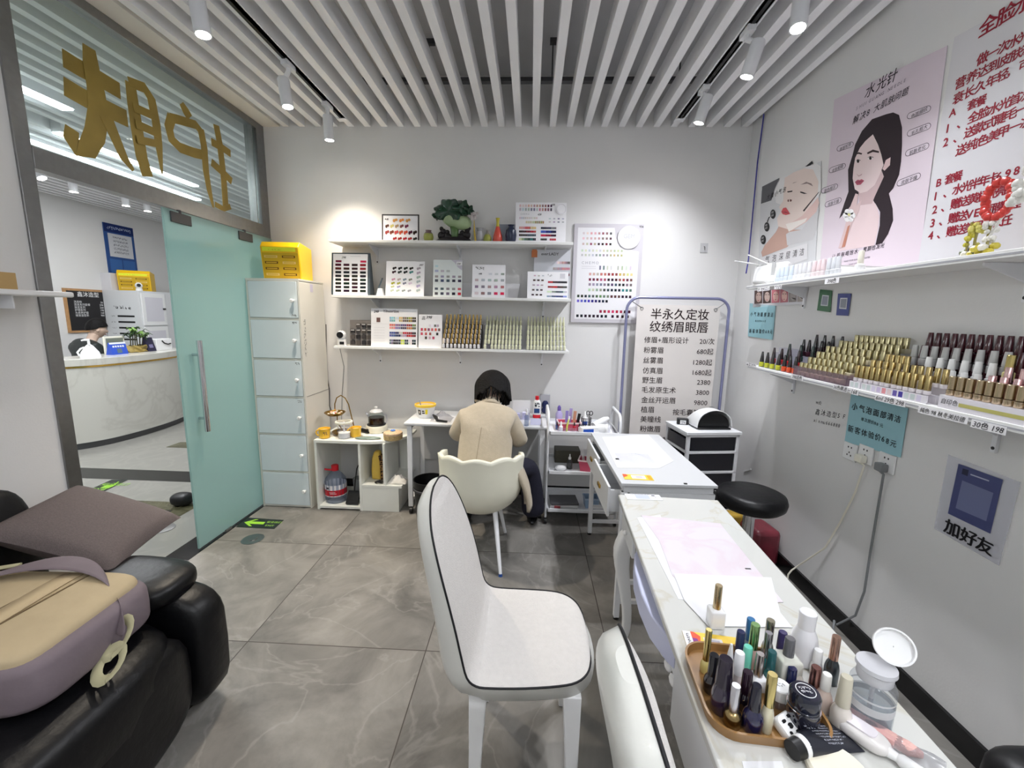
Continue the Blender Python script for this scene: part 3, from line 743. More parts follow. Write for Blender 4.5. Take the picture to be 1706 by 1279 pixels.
# crumpled clear bag with dark strap
p = at(735, 700, z=DZ)
q = MB(); q.grid(lambda u, v: (p.x + (u - .5) * .16, p.y + (v - .3) * .16, DZ + .002 + .055 * sin(pi * u) * sin(pi * v) * (1 + .4 * sin(9 * u) * cos(8 * v))), 16, 14)
tag(q.build('plastic_bag', clear_mat('crinkled_bag', (225, 225, 228), .15, .45, .12, (210, 210, 214)), smooth=25), 'crumpled clear plastic bag on the desk beside the food tub', 'bag')
q = MB(); q.tube([(p.x - .075, p.y + .05, DZ + .03), (p.x - .04, p.y - .0, DZ + .02), (p.x - .02, p.y - .05, DZ + .012), (p.x + .06, p.y - .07, DZ + .010)], [.006, .016, .010, .008], 8)
tag(q.build('hair_brush_handle', BLACK), 'black brush handle lying by the crumpled bag on the desk', 'brush')
# open book / white acrylic stand and bottles right of the woman
t = thing('acrylic_organizer', 'clear acrylic organiser with white back card on the desk behind the clear spray bottle', 'organiser', at(868, 698, z=DZ))
q = MB(); q.box(-.07, .07, .06, .066, 0, .14); q.build('back_card', WHITE, t)
q = MB(); q.box(-.07, .07, -.03, -.027, 0, .06); q.box(-.07, -.067, -.03, .06, 0, .06); q.box(.067, .07, -.03, .06, 0, .06); q.build('clear_tray', ACRYL, t)
q = MB(); q.box(-.055, -.01, -.01, .03, 0, .045); q.box(.01, .05, -.005, .04, .0, .052); q.build('cotton_packs', mat('pale_violet_card', (206, 206, 232), .5), t)
t = thing('clear_spray_bottle', 'slim clear spray bottle standing on the desk right of the woman', 'bottle', at(877, 709, z=DZ))
q = MB(); q.lathe([(.015, 0), (.017, .004), (.017, .075), (.008, .085)], n=18); q.build('bottle', PET, t, smooth=60)
q = MB(); q.lathe([(.009, .085), (.009, .098), (.006, .10), (.006, .125), (.003, .13)], n=14); q.build('pump_cap', WHITE, t)
t = thing('cleaner_bottle', 'white remover bottle with red cap and red base on the corner of the desk', 'bottle', at(894, 696, z=DZ))
q = MB(); q.lathe([(.028, 0), (.031, .006), (.031, .125), (.022, .145), (.014, .152)], n=22, sy=.7); q.build('bottle', WHITE, t)
q = MB(); q.lathe([(.015, .150), (.015, .178), (.012, .18)], n=18); q.build('cap', mat('red_plastic'), t)
q = MB(); q.lathe([(.0315, .003), (.0318, .03)], n=22, sy=.7, cap0=False, cap1=False); q.build('red_base', mat('red_plastic'), t)
q = MB(); q.col = (40, 70, 120); q.poly([(-.022, -.0225, .045), (.022, -.0225, .045), (.022, -.0225, .082), (-.022, -.0225, .082)]); scrib(q, (-.022, -.0227, .095), X_, Z_, .044, .035, 3, .2, 9, (50, 60, 70)); q.build('printed_label', PRINT, t)
t = thing('paper_pouch', 'silver printed sachet standing behind the red-capped bottle on the desk', 'packet', at(908, 690, z=DZ))
q = MB(); q.box(-.045, .04, .03, .042, 0, .165); q.build('sachet', mat('silver_foil', (190, 190, 196), .35, metal=.3), t, bevel=.004)
q = MB(); q.col = (24, 34, 84); q.sphere((.0, .022, .075), (.028, .012, .04), 12, 8); q.sphere((0.004, .022, .03), (.034, .012, .03), 12, 8); q.build('dark_blue_print', PLASTIC, t)
t = thing('folding_fan_stand', 'small clear stand holding a leaflet at the front corner of the desk', 'stand', at(890, 708, z=DZ))
q = MB(); q.M = Matrix.Rotation(-.25, 4, 'X'); q.box(-.03, .05, 0, .002, 0.002, .05); q.build('leaflet', mat('pale_violet_card'), t)
# black bin
t = thing('waste_bin', 'black open waste bin under the left end of the desk', 'bin', (-.70, 2.86, 0))
q = MB(); q.lathe([(.085, 0), (.09, .004), (.115, .36), (.118, .375), (.112, .375), (.088, .01), (.001, .008)], n=28); q.build('bin_body', BLACK, t)
q = MB(); q.lathe([(.1145, .30), (.120, .305), (.120, .315), (.115, .32)], n=28, cap0=False, cap1=False); q.build('rim_band', mat('dark_grey_plastic', (60, 60, 64), .5), t)
# ---- cream tub chair
CREAM = mat('cream_leather', (232, 230, 212), 0.42, bump=.04, bscale=200)
def shell(th, v):
    """scalloped tub: th angle (0 = rear), v 0 bottom .. 1 top"""
    top = .690 - .10 * max(0, abs(th) / 1.9 - .45) + .020 * abs(cos(th * 5))
    z = .325 + (top - .325) * v
    r = .252 * (1 - .42 * (1 - v) ** 6) + .010 * v ** 6
    return (r * sin(th) * 1.03, -r * cos(th), z)
t = thing('tub_chair', 'cream scalloped tub chair the woman sits on', 'chair', (-.297, 2.61, 0))
q = MB(); q.grid(lambda u, v: shell((u - .5) * 3.9, v), 60, 16); q.build('backrest', CREAM, t, smooth=180, solid=.022)
q = MB(); q.lathe([(.10, .325), (.16, .33), (.205, .37), (.225, .42), (.215, .445), (.001, .45)], o=(0, .03, 0), n=36); q.build('seat', CREAM, t, smooth=60)
for sx in (-1, 1):
    for sy in (-1, 1):
        q = MB(); a = (sx * .10, sy * .10, .335); e = (sx * .155, sy * .19 - (.11 if sy < 0 else 0), .012)
        q.tube([a, e], [.017, .010], 12); l = q.build('leg', WHITEM, t)
        q = MB(); q.cyl((e[0], e[1], 0), (e[0], e[1], .016), .013, .011); q.build('foot_cap', mat('blue_cap', (40, 80, 150), .4) if (sx > 0 and sy < 0) else STEEL, l)

# ---- people
def skin_body(name, joints, edges, mats, parent=None, loc=None, sub=2):
    """one continuous body grown over a joint skeleton (first joint = root)"""
    me = bpy.data.meshes.new(name); me.from_pydata([j[0] for j in joints], edges, []); me.materials.append(mats)
    o = bpy.data.objects.new(name, me); COL.objects.link(o)
    o.modifiers.new('skin', 'SKIN'); o.modifiers['skin'].use_smooth_shade = True
    sk = me.skin_vertices[0].data
    for i, j in enumerate(joints):
        r = j[1]; sk[i].radius = r if isinstance(r, tuple) else (r, r); sk[i].use_root = (i == 0)
    m = o.modifiers.new('sub', 'SUBSURF'); m.levels = sub; m.render_levels = sub
    dg = bpy.context.evaluated_depsgraph_get(); dg.update()
    nm = bpy.data.meshes.new_from_object(o.evaluated_get(dg)); nm.name = name
    bpy.data.objects.remove(o); bpy.data.meshes.remove(me)
    nm.polygons.foreach_set('use_smooth', [True] * len(nm.polygons))
    nm.materials.clear(); nm.materials.append(mats)
    o = bpy.data.objects.new(name, nm); COL.objects.link(o)
    if loc is not None: o.location = loc
    if parent is not None: o.parent = parent
    return o
SKIN = mat('skin', (208, 180, 162), .5, var=.04, vscale=20)
HAIR = mat('black_hair', (14, 12, 13), .6, var=.4, vscale=60, bump=.8, bscale=110, spec=.25)
COAT = mat('beige_wool', (184, 172, 152), .9, var=.06, vscale=40, bump=.25, bscale=220, sheen=.2)
NAVY = mat('navy_trousers', (26, 26, 42), .85, bump=.15, bscale=90)

def hand(q, wrist, fwd, side, up, s=1.0, curl=.5):
    """palm with four unequal curled fingers and a thumb, added to builder q"""
    w = Vector(wrist); f = Vector(fwd).normalized(); sd = Vector(side).normalized(); u = Vector(up).normalized()
    q.ring([[w + f * (d * s) + sd * (a * hw * s) + u * (b * ht * s) for a, b in ((-1, -1), (0, -1.15), (1, -1), (1, 1), (0, 1.15), (-1, 1))] for d, hw, ht in ((0, .022, .016), (.03, .032, .015), (.065, .038, .013), (.088, .037, .010))])
    for k, (L, off) in enumerate(((.060, -.029), (.070, -.010), (.066, .010), (.052, .028))):
        p = w + f * (.084 * s) + sd * (off * s); pts = [p]; a = curl * .4
        for seg in (.45, .32, .23):
            p = p + (f * cos(a) - u * sin(a)) * (L * seg * s); pts.append(p); a += curl
        q.tube(pts, [.0088 * s, .0085 * s, .0078 * s, .006 * s], 8)
    p = w + f * (.022 * s) - sd * (.026 * s)
    q.tube([p, p - sd * (.022 * s) + f * (.02 * s), p - sd * (.030 * s) + f * (.048 * s) - u * (.006 * s), p - sd * (.026 * s) + f * (.066 * s) - u * (.012 * s)], [.012 * s, .0105 * s, .0095 * s, .007 * s], 8)

def head_mesh(M, s=1.0):
    """head in its own frame (z up, -y face), with eye sockets, nose, lips, chin and ears"""
    q = MB(); q.M = M
    def pt(u, v):
        a = 2 * pi * u; t = -pi / 2 + pi * v; z = sin(t); c = cos(t)
        x = .074 * c * cos(a); y = .092 * c * sin(a); zz = .118 * z
        if zz < -.02: k = 1 - .42 * min(1, (-zz - .02) / .1); x *= k; y = y * (.88 if y < 0 else .78) - .006
        if y < 0:
            g = lambda cx, cz, w: math.exp(-((x - cx) ** 2 + (zz - cz) ** 2) / w ** 2)
            y += .012 * (g(.030, .008, .016) + g(-.030, .008, .016)) - .022 * g(0, -.026, .015) - .012 * g(0, -.008, .012) - .007 * g(0, -.060, .018) - .006 * g(0, -.098, .02)
        return (x * s, y * s, zz * s)
    q.grid(pt, 40, 28, closed_u=True)
    for sx in (-1, 1): q.sphere((sx * .074 * s, .008 * s, -.012 * s), (.010 * s, .020 * s, .030 * s), 10, 8)
    return q
def face_parts(M, parent, s=1.0):
    q = MB(); q.M = M
    for sx in (-1, 1):
        q.col = (236, 232, 228); q.sphere((sx * .030 * s, -.0745 * s, .008 * s), (.013 * s, .007 * s, .006 * s), 10, 6)
        q.col = (30, 20, 16); q.sphere((sx * .030 * s, -.081 * s, .008 * s), (.0055 * s, .002 * s, .0055 * s), 8, 5)
        q.build('eye', PLASTIC, parent); q = MB(); q.M = M
    for sx in (-1, 1):
        q = MB(); q.M = M; q.tube([(sx * .014 * s, -.089 * s, .026 * s), (sx * .03 * s, -.087 * s, .032 * s), (sx * .048 * s, -.074 * s, .027 * s)], .003 * s, 6); q.build('eyebrow', HAIR, parent)
    q = MB(); q.M = M; q.sphere((0, -.090 * s, -.058 * s), (.021 * s, .006 * s, .0065 * s), 12, 6); q.build('lips', mat('lips', (176, 98, 92), .4), parent)

def woman():
    o0 = Vector((-.297, 2.66, 0))
    L = lambda x, y, z: (x - o0.x, y - o0.y, z)
    # body (skin) one continuous surface
    J = [(L(-.29, 2.66, .52), (.13, .10)), (L(-.287, 2.70, .66), (.115, .09)), (L(-.28, 2.79, .80), (.13, .095)), (L(-.275, 2.875, .875), (.075, .05)), (L(-.265, 2.925, .93), .045), (L(-.26, 2.945, .975), .05), (L(-.26, 2.985, 1.02), .07),
         (L(-.42, 2.84, .87), .05), (L(-.49, 2.86, .72), .042), (L(-.46, 3.04, .775), .034), (L(-.41, 3.14, .765), .024),
         (L(-.13, 2.84, .86), .05), (L(-.07, 2.86, .69), .042), (L(-.10, 3.04, .775), .034), (L(-.16, 3.14, .765), .024),
         (L(-.38, 2.72, .49), .08), (L(-.45, 3.0, .49), .058), (L(-.45, 3.0, .10), .04), (L(-.20, 2.72, .49), .08), (L(.0, 2.93, .48), .058), (L(.035, 2.95, .10), .04)]
    E = [(0, 1), (1, 2), (2, 3), (3, 4), (4, 5), (5, 6), (3, 7), (7, 8), (8, 9), (9, 10), (3, 11), (11, 12), (12, 13), (13, 14), (0, 15), (15, 16), (16, 17), (0, 18), (18, 19), (19, 20)]
    t = skin_body('person', J, E, SKIN, loc=o0)
    tag(t, 'black-haired woman in a beige wool jacket bent over the desk with her back turned', 'person')
    HM = Matrix.Translation(L(-.262, 2.995, 1.02)) @ Matrix.Rotation(-.12, 4, 'Y') @ Matrix.Rotation(pi, 4, 'Z') @ Matrix.Rotation(.62, 4, 'X')
    h = head_mesh(HM, .98).build('head', SKIN, t, smooth=180); face_parts(HM, t, .98)
    q = MB(); hand(q, L(-.41, 3.135, .765), (.35, .9, -.12), (.9, -.35, 0), (0, 0, 1), .95, .45); q.build('hand', SKIN, t, smooth=60); q = MB(); hand(q, L(-.16, 3.135, .765), (-.35, .9, -.12), (-.9, -.35, 0), (0, 0, 1), .95, .45)
    q.build('hand', SKIN, t, smooth=60)
    # jacket
    Jk = [(L(-.29, 2.655, .47), (.205, .135)), (L(-.288, 2.69, .60), (.195, .125)), (L(-.282, 2.755, .73), (.205, .13)), (L(-.278, 2.83, .85), (.17, .105)), (L(-.268, 2.885, .925), (.10, .085)),
          (L(-.43, 2.83, .84), .082), (L(-.505, 2.85, .70), .066), (L(-.47, 3.01, .775), .05), (L(-.435, 3.09, .77), .042),
          (L(-.125, 2.83, .83), .082), (L(-.05, 2.85, .665), .068), (L(-.09, 3.01, .77), .05), (L(-.125, 3.09, .77), .042),
          (L(-.02, 2.62, .45), (.03, .06)), (L(-.0, 2.60, .34), (.022, .06))]
    Ek = [(0, 1), (1, 2), (2, 3), (3, 4), (3, 5), (5, 6), (6, 7), (7, 8), (3, 9), (9, 10), (10, 11), (11, 12)]
    skin_body('jacket', Jk[:13], Ek, COAT, t)
    # hem of the jacket hanging over the chair's side
    q = MB(); q.grid(lambda u, v: L(-.085 + .10 * sin(pi * .5 * v) + .018 * sin(u * 7), 2.50 + .24 * u, .62 - .30 * v + .02 * sin(u * 6)), 14, 12)
    q.build('jacket_hem', COAT, t, smooth=180, solid=.02)
    q = MB(); q.tube([L(-.30, 2.633, .83), L(-.315, 2.565, .70), L(-.33, 2.525, .57)], .0025, 6, .5); q.build('back_seam', mat('seam_thread', (150, 138, 118), .9), t)
    q = MB(); q.lathe([(.075, 0), (.062, .03), (.058, .05)], n=24, sy=.85, cap0=False, cap1=False)
    q.v = [Matrix.Translation(L(-.268, 2.885, .915)) @ Matrix.Rotation(-.75, 4, 'X') @ v for v in q.v]; q.build('collar', COAT, t, smooth=180, solid=.012)
    # trousers and shoes
    Jt = [(L(-.29, 2.68, .47), (.17, .13)), (L(-.38, 2.76, .47), .10), (L(-.45, 3.0, .47), .085), (L(-.45, 3.0, .26), .085), (L(-.45, 2.99, .07), .09),
          (L(-.17, 2.74, .47), .10), (L(.01, 2.93, .475), .088), (L(.045, 2.95, .26), .085), (L(.06, 2.95, .07), .095)]
    skin_body('trousers', Jt, [(0, 1), (1, 2), (2, 3), (3, 4), (0, 5), (5, 6), (6, 7), (7, 8)], NAVY, t)
    for sx, x in ((0, -.45), (1, .05)):
        q = MB(); q.sphere(L(x, 3.03, .035), (.042, .12, .035), 14, 8); q.build('shoe', BLACK, t)
    # hair: bob hanging forward round the bent head
    q = MB(); q.M = HM
    def hp(u, v):
        a = 2 * pi * u; tt = pi / 2 - v * 2.05
        fr = max(0, -sin(a))
        z = .128 * sin(tt) + .012
        c = cos(tt) if tt > 0 else 1 - .02 * abs(tt)
        k = 1 + (.035 * sin(a * 9) + .03 * sin(a * 23 + 1)) * v
        if tt < 0: z = .012 - (.112 + .02 * sin(a * 7) + .012 * sin(a * 19)) * min(1, -tt / .5) * (1 - .45 * max(0, sin(a)) ** 3)
        if fr > .55 and v > .55: c *= .82
        return (.112 * c * cos(a) * k * (1 + .12 * v), (.110 * c * sin(a)) * k + .006, z)
    q.grid(hp, 48, 20, closed_u=True); q.build('hair', HAIR, t, smooth=180, solid=.010)
    q = MB()
    R = random.Random(5)
    for k in range(34):
        a = R.uniform(-.2, pi + .2); p0 = HM @ Vector((.086 * cos(a), .098 * sin(a) + .004, .0)); p1 = HM @ Vector((.090 * cos(a), .104 * sin(a) + .008, -.06))
        p2 = p1 + Vector((R.uniform(-.02, .02), -.012, -.05 - R.uniform(0, .03))); q.tube([p0, p1, p2], [.007, .007, .0015], 6)
    for dx, l in ((-.03, .11), (.045, .13), (.02, .06)):
        p0 = HM @ Vector((-dx, .1, -.02)); q.tube([p0, p0 + Vector((0.0, -.02, -.05)), p0 + Vector((.012, -.035, -l))], [.009, .008, .002], 6)
    q.build('hair_strands', HAIR, t, smooth=180)
    return t
woman()

# ---- white upholstered chairs with black piping
FAB = mat('white_boucle', (212, 208, 204), .8, var=.04, vscale=60, bump=.35, bscale=260)
LEAT = mat('pearl_leather', (226, 226, 220), .28, bump=.05, bscale=30, coat=.2)
PIPE = mat('black_piping', (20, 20, 24), .6)
PROF = [(.214, .448, .05), (.208, .458, .115), (.19, .464, .165), (.155, .467, .200), (.10, .468, .218), (0, .464, .228), (-.10, .462, .232), (-.145, .468, .234), (-.172, .495, .235), (-.188, .56, .235),
        (-.205, .64, .233), (-.225, .72, .228), (-.248, .80, .217), (-.270, .87, .198), (-.288, .925, .170), (-.300, .965, .130), (-.307, .99, .085), (-.310, 1.002, .04)]
def smoothp(p, n=6):
    o = []
    for i in range(len(p) - 1):
        p0 = Vector(p[max(0, i - 1)]); p1 = Vector(p[i]); p2 = Vector(p[i + 1]); p3 = Vector(p[min(len(p) - 1, i + 2)])
        for k in range(n): s = k / n; o.append(.5 * ((2 * p1) + (p2 - p0) * s + (2 * p0 - 5 * p1 + 4 * p2 - p3) * s * s + (3 * p1 - p0 - 3 * p2 + p3) * s ** 3))
    o.append(Vector(p[-1])); return o
PROF = [tuple(v) for v in smoothp(PROF, 3)]
def profn(i):
    a = PROF[max(0, i - 1)]; b = PROF[min(len(PROF) - 1, i + 1)]
    d = Vector((b[0] - a[0], 0, b[1] - a[1])).normalized(); return Vector((d.z, 0, -d.x))   # towards the sitter is minus this
def dining_chair(loc, rz, lb):
    t = thing('upholstered_chair', lb, 'chair', loc, rz, 'white upholstered chairs with black piping')
    nY = 14; q = MB(); rows = []
    for i, (x, z, w) in enumerate(PROF):
        nn = -profn(i)
        rows.append([Vector((x, 0, z)) + Vector((0, w * (2 * j / nY - 1), 0)) - nn * (.018 * (1 - (2 * j / nY - 1) ** 2)) * (1 if 21 < i < 45 else .3) for j in range(nY + 1)])
    base = [q._av(r) for r in rows]
    for a, b in zip(base, base[1:]):
        for j in range(nY): q._af([a + j, a + j + 1, b + j + 1, b + j])
    q._af([base[0] + j for j in range(nY + 1)]); q._af([base[-1] + j for j in range(nY + 1)])
    q.build('upholstery', FAB, t, smooth=180)
    q = MB(); rows = []
    for i, (x, z, w) in enumerate(PROF):
        out = profn(i)
        out = Vector((-abs(out.x) if i > 21 else out.x * .3, 0, -abs(out.z)))
        th = .11 if i < 24 else max(.045, .105 - .05 * (i - 24) / 24)
        th *= min(1, .35 + w / .2)
        r = []
        for j in range(nY + 5):
            s = -1 + 2 * j / (nY + 4); k = (1 - abs(s) ** 3.2) ** .5 if abs(s) < 1 else 0
            r.append(Vector((x, w * s * (1 + .06 * k), z)) + out * (th * k))
        rows.append(r)
    q.ring(rows, False, False, closed=False)
    q.poly(rows[0][::-1]); q.poly(rows[-1]); q.build('outer_shell', LEAT, t, smooth=180)
    path = [Vector((x, w, z)) for x, z, w in PROF] + [Vector((x, -w, z)) for x, z, w in PROF[::-1]]; path.append(path[0])
    q = MB(); q.tube(path, .0033, 8); q.build('piping', PIPE, t, smooth=180)
    for sx in (-1, 1):
        for sy in (-1, 1):
            q = MB(); X = .145 * sx + (.0 if sx > 0 else -.0); Y = .165 * sy; k = .027
            q.ring([[(X + a * k * s + sx * .012 * (1 - zz / .4), Y + b * k * s + sy * .012 * (1 - zz / .4), zz) for a, b in ((-1, -1), (1, -1), (1, 1), (-1, 1))] for zz, s in ((0, .62), (.2, .8), (.405, 1.05))])
            q.build('leg', WHITE, t, bevel=.004)
    return t
dining_chair((.012, 1.31, 0), 0, 'whole white upholstered chair with black piping in the middle of the floor')
p = at(1046, 1096, z=.945)
dining_chair((p.x + .30, p.y - .06, 0), 0.04, 'white upholstered chair tucked at the near nail table, only its back tip showing')

# ---- sofa
LEATHER = mat('black_leather', (11, 11, 14), .4, var=.2, vscale=5, bump=.2, bscale=30, spec=.4)
def pillow_ring(c, d, e=.35, n=36, m=14):
    """superellipsoid cushion"""
    f = lambda a, k: (abs(cos(a)) ** k) * (1 if cos(a) >= 0 else -1)
    g = lambda a, k: (abs(sin(a)) ** k) * (1 if sin(a) >= 0 else -1)
    return lambda u, v: (c[0] + d[0] * f(-pi / 2 + pi * v, e) * f(2 * pi * u, e), c[1] + d[1] * f(-pi / 2 + pi * v, e) * g(2 * pi * u, e), c[2] + d[2] * g(-pi / 2 + pi * v, e))
t = thing('recliner_sofa', 'black leather recliner sofa along the left wall holding a backpack', 'sofa', (-1.70, .85, 0))
def cush(name, c, d, e=.35, rot=None, mt=None):
    q = MB(); 
    if rot is not None: q.M = Matrix.Translation(c) @ rot; q.grid(pillow_ring((0, 0, 0), d, e), 36, 16, True)
    else: q.grid(pillow_ring(c, d, e), 36, 16, True)
    return q.build(name, mt or LEATHER, t, smooth=180)
cush('seat_cushion', (.08, -.06, .335), (.45, .545, .135), .45)
cush('footrest_panel', (.40, -.06, .23), (.125, .545, .21), .5)
cush('armrest', (.06, .565, .25), (.455, .092, .25), .42)
cush('armrest_pad', (.22, .55, .515), (.19, .13, .055), .65, Matrix.Rotation(.06, 4, 'Y'))
cush('backrest', (-.27, -.1, .56), (.11, .55, .32), .45, Matrix.Rotation(-.12, 4, 'Y'))
cush('backrest', (-.30, .47, .60), (.09, .17, .27), .5, Matrix.Rotation(-.12, 4, 'Y'))
q = MB(); q.box(-.38, .36, -.6, .6, .0, .1); q.build('base', BLACK, t)
# cushion
GREY = mat('taupe_weave', (108, 98, 97), .95, var=.14, vscale=160, bump=.4, bscale=300)
q = MB()
def cf(u, v):
    x = (u - .5) * 2; y = (v - .5) * 2
    px = .22 * x * (1 - .10 * (1 - y * y) * 0 + 0); k = 1 - .09 * (1 - x * x) if abs(y) > .99 else 1
    return x, y
def cushion_side(sgn):
    def f(u, v):
        x = (u - .5) * 2; y = (v - .5) * 2; th = .075 * ((1 - x * x) * (1 - y * y)) ** .38
        px = .225 * x * (1 - .07 * (1 - y * y) ** 1 * abs(x)); py = .225 * y * (1 - .07 * (1 - x * x) * abs(y))
        return (px, py, sgn * th)
    return f
q.M = Matrix.Translation((-1.80, 1.555, .655)) @ Matrix.Rotation(.42, 4, 'Y') @ Matrix.Rotation(-.10, 4, 'X') @ Matrix.Rotation(.22, 4, 'Z')
q.grid(cushion_side(1), 24, 24); q.grid(cushion_side(-1), 24, 24)
tag(q.build('throw_cushion', GREY, smooth=180), 'square taupe woven cushion resting on the sofa arm', 'cushion')

# ---- backpack
BEI = mat('beige_canvas', (182, 164, 132), .8, var=.05, vscale=14, bump=.22, bscale=16)
MAUV = mat('mauve_canvas', (120, 108, 114), .75, var=.08, vscale=10, bump=.3, bscale=14)
OLIV = mat('pale_olive_strap', (176, 172, 140), .6)
bp = thing('backpack', 'beige and mauve canvas backpack lying on the black sofa seat', 'backpack', (-1.60, 1.07, .468), radians(3))
q = MB(); q.M = Matrix.Translation((0, 0, .085)); q.grid(pillow_ring((0, 0, 0), (.335, .215, .085), .34), 40, 18, True); q.build('bag_body', MAUV, bp, smooth=180)
q = MB(); q.M = Matrix.Translation((-.012, .0, .118)); q.grid(pillow_ring((0, 0, 0), (.318, .200, .072), .28), 40, 18, True); q.build('front_panel', BEI, bp, smooth=180)
top = lambda x, y: .119 + .072 * max(.02, (1 - abs((x + .012) / .318) ** 5.5) * (1 - abs(y / .2) ** 5.5)) ** .18
for xx in (.125, .045):
    q = MB(); q.tube([(xx + .02 * sin(y * 6), y, top(xx, y) + .0008) for y in [-.17 + .34 * i / 14 for i in range(15)]], .0022, 6); q.build('panel_seam', mat('seam_brown', (110, 92, 66), .8), bp)
q = MB(); q.ring([[(.05, y, top(.05, y) + .001), (.115, y, top(.115, y) + .001), (.115, y, top(.115, y) + .004), (.05, y, top(.05, y) + .004)] for y in [-.165 + .33 * i / 14 for i in range(15)]]); q.build('panel_stripe', mat('tan_webbing', (190, 170, 136), .8), bp, smooth=180)
sp = [((-.20, .08, .195), (.03, .04)), ((-.12, .15, .212), (.02, .045)), ((-.01, .19, .22), (.0, .045)), (( .10, .185, .215), (-.01, .04)), ((.20, .15, .20), (-.03, .032)), ((.285, .095, .165), (-.035, .025)), ((.335, .045, .115), (-.035, .018)), ((.350, .02, .075), (-.03, .01))]
q = MB(); q.ring([[Vector(p) + Vector((-d[0], -d[1], .004)), Vector(p) + Vector((d[0], d[1], .004)), Vector(p) + Vector((d[0], d[1], -.008)), Vector(p) + Vector((-d[0], -d[1], -.008))] for p, d in sp]); q.build('shoulder_strap', MAUV, bp, smooth=60, sub=2)
for a, b in (((.335, .05, .10), (.365, -.02, .05)), ((.355, -.01, .055), (.395, -.075, .022))):
    a = Vector(a); b = Vector(b); m = (a + b) / 2; q = MB(); q.tube([m + (b - a) * .55 * cos(2 * pi * i / 16) + Vector((.03, .012, .018)) * sin(2 * pi * i / 16) for i in range(17)], .016, 8, .22); q.build('strap_loop', OLIV, bp, smooth=60)
q = MB(); q.tube([(.06, -.215, .03), (.16, -.245, .008), (.25, -.262, .006)], .010, 8, .25); q.box(.235, .285, -.278, -.248, .003, .012); q.build('side_strap', OLIV, bp)
q = MB(); q.tube([(-.33, .10, .16), (-.24, .16, .195), (-.13, .195, .20)], .010, 8, .5); q.build('zip_edge', OLIV, bp)
# ---- left wall shelf with carton
t = thing('wall_shelf', 'short white wall shelf by the steel post of the glass front', 'shelf', (-2.05, 1.35, 1.59))
q = MB(); q.box(-.098, .10, -.5, .40, 0, .022); q.build('shelf_board', WHITE, t, bevel=.006)
q = MB(); q.box(-.098, .07, .20, .205, -.05, 0); q.build('bracket', WHITEM, t)
q = MB(); p = at(24, 482, x=-2.0); q.box(-2.11, -1.985, p.y - .32, p.y, 1.6125, 1.675); q.col = (120, 90, 50)
tag(q.build('carton', mat('kraft_board', (190, 158, 106), .8, var=.05)), 'small brown carton on the wall shelf by the glass front', 'box')
# ---------------------------------------------------------------- helpers for flat print on walls
def ytext(q, txt, u, v, y, hpx, align='LEFT', col=(30, 26, 26), bold=0.0, sx=1.0, shear=0.0):
    o = at(u, v, y=y); k = (at(u, v - 10, y=y) - o).length / 10
    q.col = col; q.text(txt, o, X_, Z_, hpx * k, align, bold, sx, shear)
def xtext(q, txt, u, v, x, hpx, align='LEFT', col=(30, 26, 26), bold=0.0, sx=1.0, shear=0.0, up=None):
    o = at(u, v, x=x); k = (at(u, v - 10, x=x) - o).length / 10
    q.col = col; q.text(txt, o, (0, -1, 0), Z_, hpx * k, align, bold, sx, shear)

# ---- three-tier trolley
TR = (.41, 3.16)
t = thing('tiered_trolley', 'white three-tier metal trolley full of supplies right of the desk', 'trolley', (TR[0], TR[1], 0))
TW, TD = .25, .20
for z in (.70, .40, .105):
    q = MB(); q.box(-TW, TW, -TD, TD, z, z + .006)
    for b in ((-TW, TW, -TD, -TD + .008), (-TW, TW, TD - .008, TD), (-TW, -TW + .008, -TD, TD), (TW - .008, TW, -TD, TD)): q.box(b[0], b[1], b[2], b[3], z, z + .028)
    q.build('tray', WHITEM, t, bevel=.002)
for sx in (-1, 1):
    for sy in (-1, 1):
        q = MB(); X = sx * (TW + .010); y0 = sy * (TD - .03)
        q.tube([(X, y0, .05), (X, y0, .70)], .009, 10); q.build('post', WHITEM, t)
        q = MB(); q.tube([(X - .010, y0, .024), (X + .010, y0, .024)], .023, 16); q.box(X - .006, X + .006, y0 - .006, y0 + .006, .03, .055); q.build('caster', BLACK, t)
    q = MB(); X = sx * (TW + .010); yy = TD - .03
    q.tube([(X, -yy, .69), (X, -yy, .80), (X, -yy + .02, .835), (X, -yy + .05, .85), (X, yy - .05, .85), (X, yy - .02, .835), (X, yy, .80), (X, yy, .69)], .010, 10, caps=True); q.build('push_handle', WHITEM, t)
def tr(u, v, z): p = at(u, v, z=z); return Vector((min(max(p.x, TR[0] - TW + .03), TR[0] + TW - .03), min(max(p.y, TR[1] - TD + .03), TR[1] + TD - .03), z))
Z0, Z1, Z2 = .706, .406, .111
PINK = mat('pink_plastic', (206, 84, 110), .4); PCREAM = mat('pale_pink_rim', (240, 214, 214), .4)
def basket(p, rz, w, d, h, lb, m=PINK, rim=PCREAM):
    t = thing('storage_basket', lb, 'basket', p, rz)
    q = MB(); q.ring([[(-w * k, -d * k, z), (w * k, -d * k, z), (w * k, d * k, z), (-w * k, d * k, z)] for k, z in ((.86, 0), (1, h), (.94, h), (.82, .006))], True, True); q.build('basket_body', m, t, bevel=.004)
    q = MB()
    q.ring([[(-w * k, -d * k, z), (w * k, -d * k, z), (w * k, d * k, z), (-w * k, d * k, z)] for k, z in ((1.03, h - .008), (1.05, h + .004), (.95, h + .004), (.97, h - .008))], False, False); q.build('rim', rim, t)
    return t
p = Vector((.31, 3.12, Z0)); basket(p, .05, .085, .055, .06, 'pink basket of tools on the top tray of the trolley')
